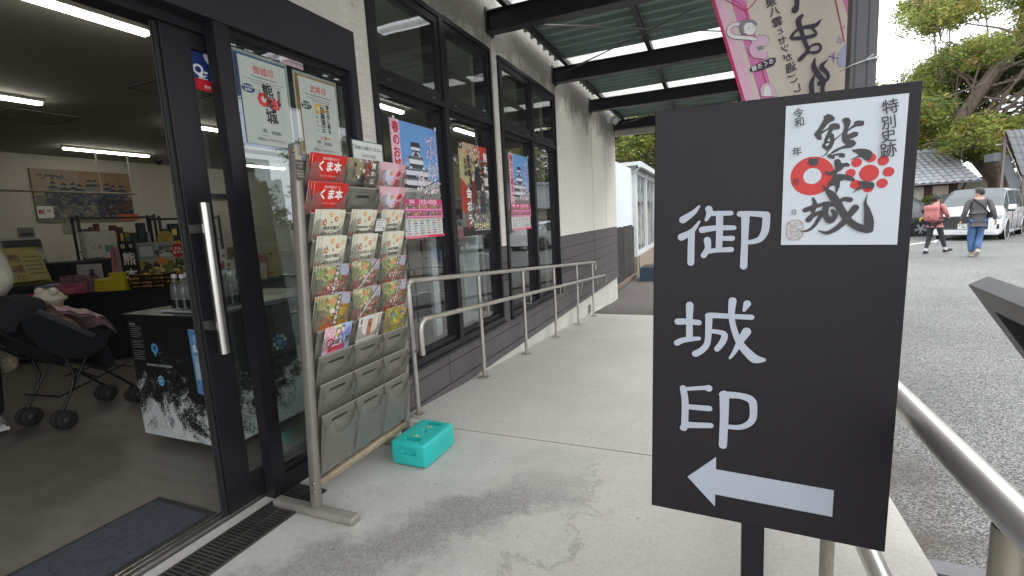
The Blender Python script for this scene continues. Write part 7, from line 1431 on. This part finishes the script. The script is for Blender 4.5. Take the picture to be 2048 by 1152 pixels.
# ================================================================ vehicles
TYRE = mat('car_tyre', (.015, .015, .015), .8); RIM = mat('alloy_rim', (.42, .43, .45), .3, 1); CGL = mat('car_glass', (.085, .10, .105), .04, spec=.8); CHR = mat('chrome', (.6, .62, .64), .12, 1); DKP = mat('dark_trim', (.018, .018, .02), .5)
LNS = mat('headlamp_lens', (.42, .45, .47), .08, spec=.8)
def car(name, label, cat, stations, rows, paint, x, y, rz, wheels, win, wshield, extra=None, group=None, roofm=None):
    """stations: (y, z_bottom, z_belt, z_top, half width belt, half width top), rear to front; faces +Y"""
    t = thing(name, label, cat, (x, y, -.372), rz, group)
    P = mat('paint_'+name+'_'+cat+label[:6].replace(' ', '_'), paint, .28, .0, var=.02, coat=1.)
    def sec(s):
        y_, zb, zm, zt, w, v = s; h = zm-zb
        half = [(.0, zb), (w*.93, zb), (w*1.0, zb+h*.22), (w*1.015, zb+h*.55), (w*.995, zm-.06), (w*.965, zm), (v+(w*.965-v)*.45, zm+(zt-zm)*.55), (v*1.02, zt-(zt-zm)*.10), (v*.86, zt-.004), (v*.45, zt+.018), (0, zt+.025)]
        return [(a, y_, z) for a, z in half]+[(-a, y_, z) for a, z in reversed(half[1:-1])]
    S = [sec(s) for s in stations]; n = len(S[0]); mb = MB()
    vs = [p for r in S for p in r]; mb.raw(vs, [(i*n+j, i*n+(j+1) % n, (i+1)*n+(j+1) % n, (i+1)*n+j) for i in range(len(S)-1) for j in range(n)], P, True)
    mb.raw(S[0], [tuple(range(n))], P); mb.raw(S[-1], [tuple(reversed(range(n)))], P)
    if roofm: 
        for i in range(rows[0], rows[1]):
            for j in (7, 8, 9, 10, 11, 12): mb.face([Vector(q)+Vector((0, 0, .006)) for q in (S[i][j], S[i][j+1], S[i+1][j+1], S[i+1][j])], roofm, True)
    # wheel arches: dark discs set into the flanks
    body = mb.build('body', t, local=True); body.data.set_sharp_from_angle(angle=radians(38))
    def lerp(a, b, u): return tuple(a[k]+(b[k]-a[k])*u for k in range(3))
    def panel(i0, u0, u1, j, v0, v1, m, off, nm):
        for sg in (1, -1):
            mb = MB(); q = []
            for (i, u) in ((i0, u0), (i0, u1)):
                for v in (v0, v1):
                    a = lerp(S[i][j], S[i+1][j], u); b = lerp(S[i][j+2], S[i+1][j+2], u); mid = lerp(S[i][j+1], S[i+1][j+1], u)
                    q.append((lerp(a, mid, v*2) if v < .5 else lerp(mid, b, v*2-1)))
            a0, a1, b0, b1 = q; ma, mb_ = lerp(S[i0][j+1], S[i0+1][j+1], u0), lerp(S[i0][j+1], S[i0+1][j+1], u1)
            f = lambda p: (sg*(p[0]+off), p[1], p[2])
            mb.face([f(a0), f(b0), f(mb_), f(ma)] if sg > 0 else [f(ma), f(mb_), f(b0), f(a0)], m); mb.face([f(ma), f(mb_), f(b1), f(a1)] if sg > 0 else [f(a1), f(b1), f(mb_), f(ma)], m); mb.build(nm, t, local=True)
    for i0, u0, u1 in win: panel(i0, u0, u1, 5, .06, .96, CGL, .006, 'side_window')
    mb = MB()
    i0, i1 = wshield
    for i in range(i0, i1):
        for j in (7, 8, 9, 10, 11, 12):
            pts = [Vector(q)+Vector((0, .008, .008)) for q in (S[i][j], S[i][j+1], S[i+1][j+1], S[i+1][j])]; mb.face(pts, CGL, True)
    mb.build('windscreen', t, local=True)
    for wx, wy, r in wheels:
        for sg in (1, -1):
            mb = MB(); c = (sg*(wx-.19), wy, r); ax_ = (sg, 0, 0); mb.lathe(c, [(r*.62, 0), (r*.94, 0), (r, .03), (r, .17), (r*.94, .20), (r*.66, .205), (r*.62, .18)], TYRE, 28, ax_); w = mb.build('wheel', t, local=True)
            mb = MB(); mb.lathe(c, [(0, .13), (r*.62, .13), (r*.66, .198), (r*.60, .17)], DKP, 24, ax_)
            for k in range(10):
                a = k*2*pi/10+(.12 if k % 2 else -.12); mb.bar((sg*(wx-.19+.195), wy+cos(a)*r*.10, r+sin(a)*r*.10), (sg*(wx-.19+.195), wy+cos(a)*r*.64, r+sin(a)*r*.64), .035, .02, RIM, up=(sg, 0, 0))
            mb.lathe(c, [(0, .20), (r*.13, .20), (r*.13, .18)], RIM, 12, ax_); mb.build('rim', w, local=True)
            mb = MB(); mb.lathe((sg*(wx+.001), wy, r+.015), [(r*1.0, -.12), (r*1.0, .008), (r*1.13, .012), (r*1.15, .0)], DKP if cat != 'minivan' else P, 28, ax_); mb.lathe((sg*(wx-.02), wy, r+.015), [(0, .0255), (r*1.02, .0255)], mat('arch_black', (.006, .006, .006), .9), 28, ax_); mb.build('wheel_arch', t, local=True)
    if extra: extra(t, P)
    return t
ST_VAN = [(-3.90, .45, .95, 1.00, .74, .66), (-3.88, .32, 1.0, 1.50, .86, .68), (-3.70, .26, 1.02, 1.72, .90, .72), (-2.70, .20, 1.01, 1.76, .915, .745), (-1.55, .19, 1.0, 1.77, .915, .75), (-.50, .19, .99, 1.77, .91, .735), (-.08, .20, 1.0, 1.49, .91, .76), (.30, .21, 1.02, 1.17, .905, .80), (.62, .22, .99, 1.11, .90, .76), (.90, .24, .90, 1.02, .86, .66), (1.00, .30, .76, .90, .78, .50)]
def van_extra(t, P):
    mb = MB(); mb.rbox(-.60, .60, .93, 1.015, .40, .86, .02, DKP, 2)
    for i in range(7): 
        for s in (-1, 1): mb.bar((s*.57, 1.02, .82-.062*i), (s*.04, 1.02, .80-.062*i), .014, .022, CHR, up=(0, 1, 0))
    for k in range(-5, 6): mb.bar((k*.105, 1.019, .42), (k*.105, 1.019, .83), .012, .018, CHR, up=(0, 1, 0))
    mb.build('grille', t, local=True)
    mb = MB(); mb.rbox(-.87, .87, .80, .985, .20, .38, .05, P, 3); mb.build('bumper', t, local=True)
    for s in (-1, 1):
        mb = MB(); mb.rbox(min(s*.60, s*.88), max(s*.60, s*.88), .72, .965, .74, .88, .03, LNS, 3); mb.build('headlight', t, local=True)
        mb = MB(); mb.rbox(min(s*.60, s*.86), max(s*.60, s*.86), .84, .975, .41, .57, .02, DKP, 2); mb.lathe((s*.72, .97, .49), [(0, .01), (.035, .008), (.035, 0)], LNS, 12, (0, 1, 0)); mb.build('fog_light', t, local=True)
        mb = MB(); mb.rbox(min(s*.93, s*1.13), max(s*.93, s*1.13), .12, .28, 1.02, 1.20, .05, P, 3); mb.rbox(min(s*.90, s*1.10), max(s*.90, s*1.10), .14, .24, .97, 1.03, .02, DKP, 2); mb.build('wing_mirror', t, local=True)
        mb = MB(); 
        for yy in (-.62, -1.60, -2.72): mb.box(min(s*.918, s*.932), max(s*.918, s*.932), yy-.006, yy+.006, .30, .96, mat('panel_gap', (.05, .05, .05), .8))
        mb.box(min(s*.915, s*.94), max(s*.915, s*.94), -2.9, -.6, .23, .27, P); mb.box(min(s*.92, s*.935), max(s*.92, s*.935), -3.1, -.7, .335, .345, mat('panel_gap', (.05, .05, .05), .8))
        mb.build('door_seams', t, local=True)
        for yy in (-.78, -1.76): mb = MB(); mb.rbox(min(s*.925, s*.955), max(s*.925, s*.955), yy-.20, yy, .80, .835, .01, CHR, 2); mb.build('door_handle', t, local=True)
    mb = MB(); mb.box(-.225, .165, 1.02, 1.035, .42, .60, mat('plate_white', (.66, .66, .64), .5)); a = Art(mb, (.165, 1.035, .42), (-1, 0, 0), (0, 0, 1), (0, 1, 0), .001); a.text('36-54', .215, .065, .095, '#1c4a34', bold=.03); a.text('・・', .05, .06, .07, '#1c4a34'); a.text('熊本 300', .19, .145, .05, '#1c4a34', bold=.02); mb.build('number_plate', t, local=True)
    mb = MB(); mb.box(-.10, .10, -.02, .0, 1.40, 1.44, DKP); mb.build('rear_view_mirror', t, local=True)
VW = [(2, .25, .92), (3, .04, .96), (4, .04, .94), (5, .15, .96), (6, .06, .85)]
hx_, hy_ = -.52, -.855
car('minivan', 'white minivan parked facing the camera behind the walking couple', 'minivan', ST_VAN, (3, 6), (.72, .73, .74), 8.53, 22.55, math.atan2(.52, -.855), [(.92, 0, .34), (.92, -2.90, .34)], VW, (5, 7), van_extra)
ST_SUV = [(-3.05, .5, .95, 1.0, .68, .6), (-3.0, .36, 1.0, 1.50, .74, .62), (-2.6, .3, 1.0, 1.66, .76, .66), (-1.3, .28, .99, 1.68, .765, .67), (-.45, .28, .98, 1.66, .765, .66), (.02, .28, .97, 1.30, .76, .68), (.25, .3, .95, 1.06, .755, .66), (.55, .32, .86, 1.0, .74, .60), (.66, .36, .80, .92, .70, .5)]
def suv_extra(t, P):
    mb = MB(); mb.rbox(-.45, .45, .60, .675, .55, .80, .02, DKP, 2); mb.bar((-.42, .68, .70), (.42, .68, .70), .012, .03, CHR, up=(0, 1, 0)); mb.build('grille', t, local=True)
    mb = MB(); mb.rbox(-.74, .74, .52, .70, .30, .50, .05, DKP, 3); mb.build('bumper', t, local=True)
    for s in (-1, 1):
        mb = MB(); mb.rbox(min(s*.46, s*.73), max(s*.46, s*.73), .42, .68, .68, .84, .03, LNS, 3); mb.build('headlight', t, local=True)
        mb = MB(); mb.rbox(min(s*.78, s*.95), max(s*.78, s*.95), .0, .14, 1.0, 1.16, .04, P, 3); mb.build('wing_mirror', t, local=True)
    mb = MB(); mb.box(-.165, .165, .70, .712, .36, .52, mat('plate_yellow', (.60, .48, .05), .5)); a = Art(mb, (.165, .712, .36), (-1, 0, 0), (0, 0, 1), (0, 1, 0), .001); a.text('58-12', .165, .06, .08, '#151515', bold=.03); mb.build('number_plate', t, local=True)
SW_ = [(2, .1, .95), (3, .06, .92), (4, .06, .8)]
car('parked_car', 'black boxy car with dark alloy wheels parked behind the woman in pink', 'car', ST_SUV, (2, 4), (.02, .021, .024), 8.1, 25.6, math.atan2(-.92, -.39), [(.77, 0, .32), (.77, -2.3, .32)], SW_, (4, 6), suv_extra)
RC = car('parked_car', 'red car parked beyond the black boxy car', 'car', ST_SUV, (2, 4), (.30, .035, .045), 9.6, 26.3, math.atan2(.15, -.98), [(.77, 0, .32), (.77, -2.3, .32)], SW_, (4, 6), suv_extra)
# cars seen mirrored in the shop windows
ST_SED = [(-3.4, .45, .85, .92, .74, .6), (-3.35, .3, .9, 1.02, .84, .62), (-2.9, .24, .92, 1.12, .87, .66), (-2.1, .2, .92, 1.42, .88, .62), (-1.2, .19, .91, 1.47, .88, .64), (-.3, .19, .90, 1.38, .88, .64), (.25, .2, .88, 1.05, .875, .74), (.6, .22, .82, .93, .86, .66), (.88, .26, .72, .82, .80, .5)]
car('parked_car', 'white estate car reflected in the farther shop window, parked out of view on the right', 'car', ST_SED, (3, 5), (.70, .71, .72), 5.2, 23.4, math.atan2(-.21, -.98), [(.88, 0, .32), (.88, -2.6, .32)], [(3, .1, .95), (4, .05, .9)], (5, 6), suv_extra)
car('parked_car', 'silver minivan reflected in the middle shop windows, parked out of view on the right', 'minivan', ST_VAN, (3, 6), (.50, .51, .52), 15.5, 22.5, math.atan2(.75, -.66), [(.92, 0, .34), (.92, -2.90, .34)], VW, (5, 7), van_extra)
car('parked_car', 'dark red car reflected in the shop windows, parked out of view far right', 'car', ST_SUV, (2, 4), (.10, .012, .02), 12.6, 25.6, math.atan2(.55, -.83), [(.77, 0, .32), (.77, -2.3, .32)], SW_, (4, 6), suv_extra)
# clipped round shrub by the gatehouse, orange cone shaped thing at the right edge
# ================================================================ trees
BARK = mat('tree_bark', (.15, .115, .09), .9, var=.5, vscale=4, bump=.8, bscale=9)
LEAFM = [mat('leaf_%d' % i, c, .55, var=.35, vscale=.6, spec=.3) for i, c in enumerate([(.215, .240, .050), (.175, .210, .050), (.090, .130, .040), (.32, .31, .075), (.28, .205, .07), (.055, .080, .032)])]
for m_ in LEAFM:       # thin leaves let some light through
    n_, l_ = N(m_); b_ = n_['Principled BSDF']; o_ = n_['Material Output']; tr_ = n_.new('ShaderNodeBsdfTranslucent'); tr_.inputs[0].default_value = [min(1, c*1.6) for c in b_.inputs['Base Color'].default_value[:3]]+[1]
    mx_ = n_.new('ShaderNodeMixShader'); mx_.inputs[0].default_value = .28; l_.new(b_.outputs[0], mx_.inputs[1]); l_.new(tr_.outputs[0], mx_.inputs[2]); l_.new(mx_.outputs[0], o_.inputs[0])
def tree(name, label, base, trunk, rings, seed, lobes, leaves, lsize, pal, group=None, bare=False):
    """trunk: polyline points; lobes: (centre, radii) of foliage clouds the limbs reach into"""
    rg = random.Random(seed); t = thing(name, label, 'tree', base, 0, group); B = Vector(base); mb = MB()
    pts = [B+Vector(p) for p in trunk]; mb.tube(pts, rings, BARK, 14)
    tips = []
    for c, r in lobes:
        c = B+Vector(c); r = Vector(r)
        j_ = rg.randrange(max(1, len(pts)//3), len(pts)-1) if len(pts) > 2 else 0; st_ = pts[j_].lerp(pts[j_+1], rg.random()); mid = st_.lerp(c, .5)+Vector((rg.uniform(-.9, .9), rg.uniform(-.7, .7), rg.uniform(-.5, .8)))
        R0 = rings[-1]*.34; mb.tube([st_, st_.lerp(mid, .5)+Vector((rg.uniform(-.2, .2), 0, .1)), mid, c], [R0, R0*.75, R0*.5, R0*.25], BARK, 7)
        for k in range(5 if not bare else 12):
            e = c+Vector((rg.gauss(0, .45)*r.x, rg.gauss(0, .45)*r.y, rg.gauss(0, .5)*r.z)); m2 = mid.lerp(e, .55)+Vector((rg.uniform(-.3, .3), rg.uniform(-.3, .3), rg.uniform(-.2, .3))); mb.tube([mid.lerp(c, rg.random()), m2, e], [R0*.35, R0*.2, .02], BARK, 5, caps=False); tips.append((e, r))
            for q in range(3 if not bare else 6):
                e2 = e+Vector((rg.gauss(0, .4), rg.gauss(0, .4), rg.gauss(.1, .3)))*(1 if not bare else 1.6); mb.tube([m2.lerp(e, rg.uniform(.3, .9)), e2], [.03, .010], BARK, 3, caps=False)
    mb.build('trunk', t)
    if leaves:
        n = leaves; rr = np.random.RandomState(seed); L = len(lobes); w = np.array([r[0]*r[1]*r[2] for _, r in lobes])**.7; w /= w.sum(); pick = rr.choice(L, n, p=w)
        C0 = np.array([B+Vector(c) for c, _ in lobes])[pick]; Rr = np.array([r for _, r in lobes])[pick]
        # clumps inside each lobe: leaves gather on many small twigs near the lobe shell
        K = 34; ck = rr.normal(size=(L, K, 3)); ck /= np.linalg.norm(ck, axis=2, keepdims=True); ck *= rr.uniform(.45, 1.0, (L, K, 1)); ck[:, :, 2] = np.where(ck[:, :, 2] < -.35, -.35+ck[:, :, 2]*.2, ck[:, :, 2])
        kk = rr.randint(0, K, n); ctr = C0+ck[pick, kk]*Rr; off = rr.normal(size=(n, 3))*np.array([.34, .34, .24])*Rr.mean(axis=1, keepdims=True)*.62; P = ctr+off
        d = rr.normal(size=(n, 3)); d[:, 2] *= .45; d /= np.linalg.norm(d, axis=1, keepdims=True); e = np.cross(d, rr.normal(size=(n, 3))); e /= np.linalg.norm(e, axis=1, keepdims=True); s = lsize*rr.uniform(.6, 1.35, (n, 1))
        V = np.stack([P-d*s, P+e*s*.45, P+d*s, P-e*s*.45], 1).reshape(-1, 3)
        lo = np.array(B); me = bpy.data.meshes.new('crown'); me.vertices.add(4*n); me.vertices.foreach_set('co', (V-lo).astype(np.float32).ravel()); me.loops.add(4*n); me.loops.foreach_set('vertex_index', np.arange(4*n, dtype=np.int32)); me.polygons.add(n); me.polygons.foreach_set('loop_start', np.arange(0, 4*n, 4, dtype=np.int32)); me.polygons.foreach_set('loop_total', np.full(n, 4, dtype=np.int32))
        for i in pal: me.materials.append(LEAFM[i])
        cl = (rr.rand(L, K)*len(pal)).astype(int)[pick, kk]; cl = np.where(rr.rand(n) < .3, rr.randint(0, len(pal), n), cl); me.polygons.foreach_set('material_index', cl.astype(np.int32)); me.update(calc_edges=True); me.validate()
        o = bpy.data.objects.new('crown', me); COL.objects.link(o); o.parent = t
    return t
def lobes_for(seed, x0, x1, y0, y1, z0, z1, n, r0, r1, flat=.45, f=None):
    rg = random.Random(seed); out = []
    while len(out) < n:
        x, y, z = rg.uniform(x0, x1), rg.uniform(y0, y1), rg.uniform(z0, z1)
        if f and not f(x, y, z): continue
        r = rg.uniform(r0, r1); out.append(((x, y, z), (r, r, r*flat)))
    return out
# the big camphor tree: base by the wall, crown spreading over the gatehouse
tb_ = (12.9, 31.0, -.4)
fcr = lambda x, y, z: z < 14.5-((x-8.5)/8.5)**2*10 and z > 2.6+.10*abs(x) and x > -8.2+.10*(z-3)**1.9*.35
LB = lobes_for(4, -5.8, 8.5, -4, 5, 3.4, 14, 76, 1.0, 1.8, .55, lambda x, y, z: (x+5.8) > max(0, (z-4.5))*.46 and z < 14)
tree('camphor_tree', 'large yellow-green evergreen tree with a thick trunk rising behind the gatehouse roof', tb_, [(0, 0, 0), (.05, 0, 1.2), (-.2, .1, 2.4), (-1.0, 0, 3.4), (-1.6, 0, 4.2), (-1.7, .4, 5.5), (-.6, .6, 7.4), (1.2, .8, 9.4)], [.62, .52, .50, .42, .36, .30, .26, .2], 5, LB, 235000, .088, [0, 0, 0, 1, 1, 3, 1, 2, 4])
tree('camphor_tree', 'second evergreen tree whose limb reaches out right of the thick trunk', (16.5, 35, -.4), [(0, 0, 0), (.2, 0, 2), (-.4, 0, 4.5), (.6, 0, 7)], [.5, .42, .36, .25], 8, lobes_for(6, -4.5, 6, -3, 4, 3.0, 11, 22, 1.1, 1.9, .5), 30000, .12, [1, 2, 0, 5])
tree('far_tree', 'distant pale tree top showing just above the black sign at its right end', (11.5, 52, -.4), [(0, 0, 0), (0, 0, 4), (.5, 0, 8)], [.5, .4, .2], 12, lobes_for(7, -6, 3.5, -3, 3, 5.0, 9.6, 16, 1.3, 2.0, .6), 14000, .16, [1, 0, 4])
tree('broadleaf_tree', 'dense green tree behind the glass shed at the end of the walkway', (-3.4, 27, -.5), [(0, 0, 0), (.1, 0, 2.4), (-.3, 0, 4.2), (.5, .3, 6)], [.40, .33, .26, .18], 9, lobes_for(9, -4.5, 5.5, -3, 3, 3.4, 9, 26, 1.0, 1.7, .55), 36000, .11, [0, 1, 1, 2, 3])
# trees round the far side of the car park, mirrored in the shop glass
for i, (x, y, s) in enumerate(((25, 33, 1.0), (31, 22, 1.15), (24, 12, .9), (34, 6, 1.2), (5.5, 40, 1.0), (-9, 36, 1.1))):
    tree('broadleaf_tree', 'evergreen tree %s' % ('standing right of the camphor trees, seen only mirrored in the shop glass', 'across the car park to the right, seen only mirrored in the glass', 'nearest on the right side of the car park, outside the picture', 'farthest to the right outside the picture', 'behind the middle of the gatehouse roof, hidden by the black sign', 'far behind the glass shed')[i], (x, y, -.4), [(0, 0, 0), (.1*s, 0, 1.6*s), (-.3, 0, 3*s), (.4, 0, 4.4*s)], [.42, .35, .28, .16], 20+i, lobes_for(30+i, -4.5*s, 4.5*s, -4*s, 4*s, 2.2*s, (5.2 if i in (1, 2, 3) else 8.5)*s, 20, 1.1*s, 1.9*s, .55), 15000, .15*s, [1, 2, 5, 0] if i % 2 else [0, 1, 2, 3])
tree('bare_tree', 'bare winter tree mirrored in the side pane, standing out of view on the right', (12.5, 9.5, -.4), [(0, 0, 0), (.1, 0, 2), (-.1, .2, 3.6), (.3, 0, 5)], [.20, .16, .12, .08], 44, lobes_for(44, -2.4, 2.4, -2.4, 2.4, 4, 8, 12, .9, 1.5, .8), 0, .1, [1], bare=True)
# clipped shrub
bs = thing('clipped_shrub', 'low rounded clipped shrub in front of the gatehouse wall', 'shrub', (8.9, 27.0, -.4)); rr = np.random.RandomState(2); n = 6000; d = rr.normal(size=(n, 3)); d /= np.linalg.norm(d, axis=1, keepdims=True); d[:, 2] = abs(d[:, 2]); P = d*np.array([1.0, .6, 1.75])*rr.uniform(.9, 1.0, (n, 1)); e = rr.normal(size=(n, 3)); f = rr.normal(size=(n, 3)); mb = MB()
for i in range(n): mb.face([P[i]+e[i]*.02, P[i]+f[i]*.02, P[i]-e[i]*.02, P[i]-f[i]*.02], LEAFM[(0, 1, 5)[i % 3]])
mb.build('foliage', bs, local=True); mb = MB(); mb.ball((0, 0, 0), 1, LEAFM[5], 16, 10, (.9, .52, 1.6)); mb.build('inner_twigs', bs, local=True)
mb = MB(); p = ony(2047, 397, 27.0); mb.ball(p, .12, mat('orange_plastic', (.75, .10, .03), .5), 14, 10); mb.tube([p-Vector((0, 0, .1)), (p.x, p.y, -.37)], .012, DKP, 6); tag(mb.build('orange_marker'), 'round orange marker on a post at the right edge beside the minivan', 'marker')
# red pennant sign and small flags seen mirrored
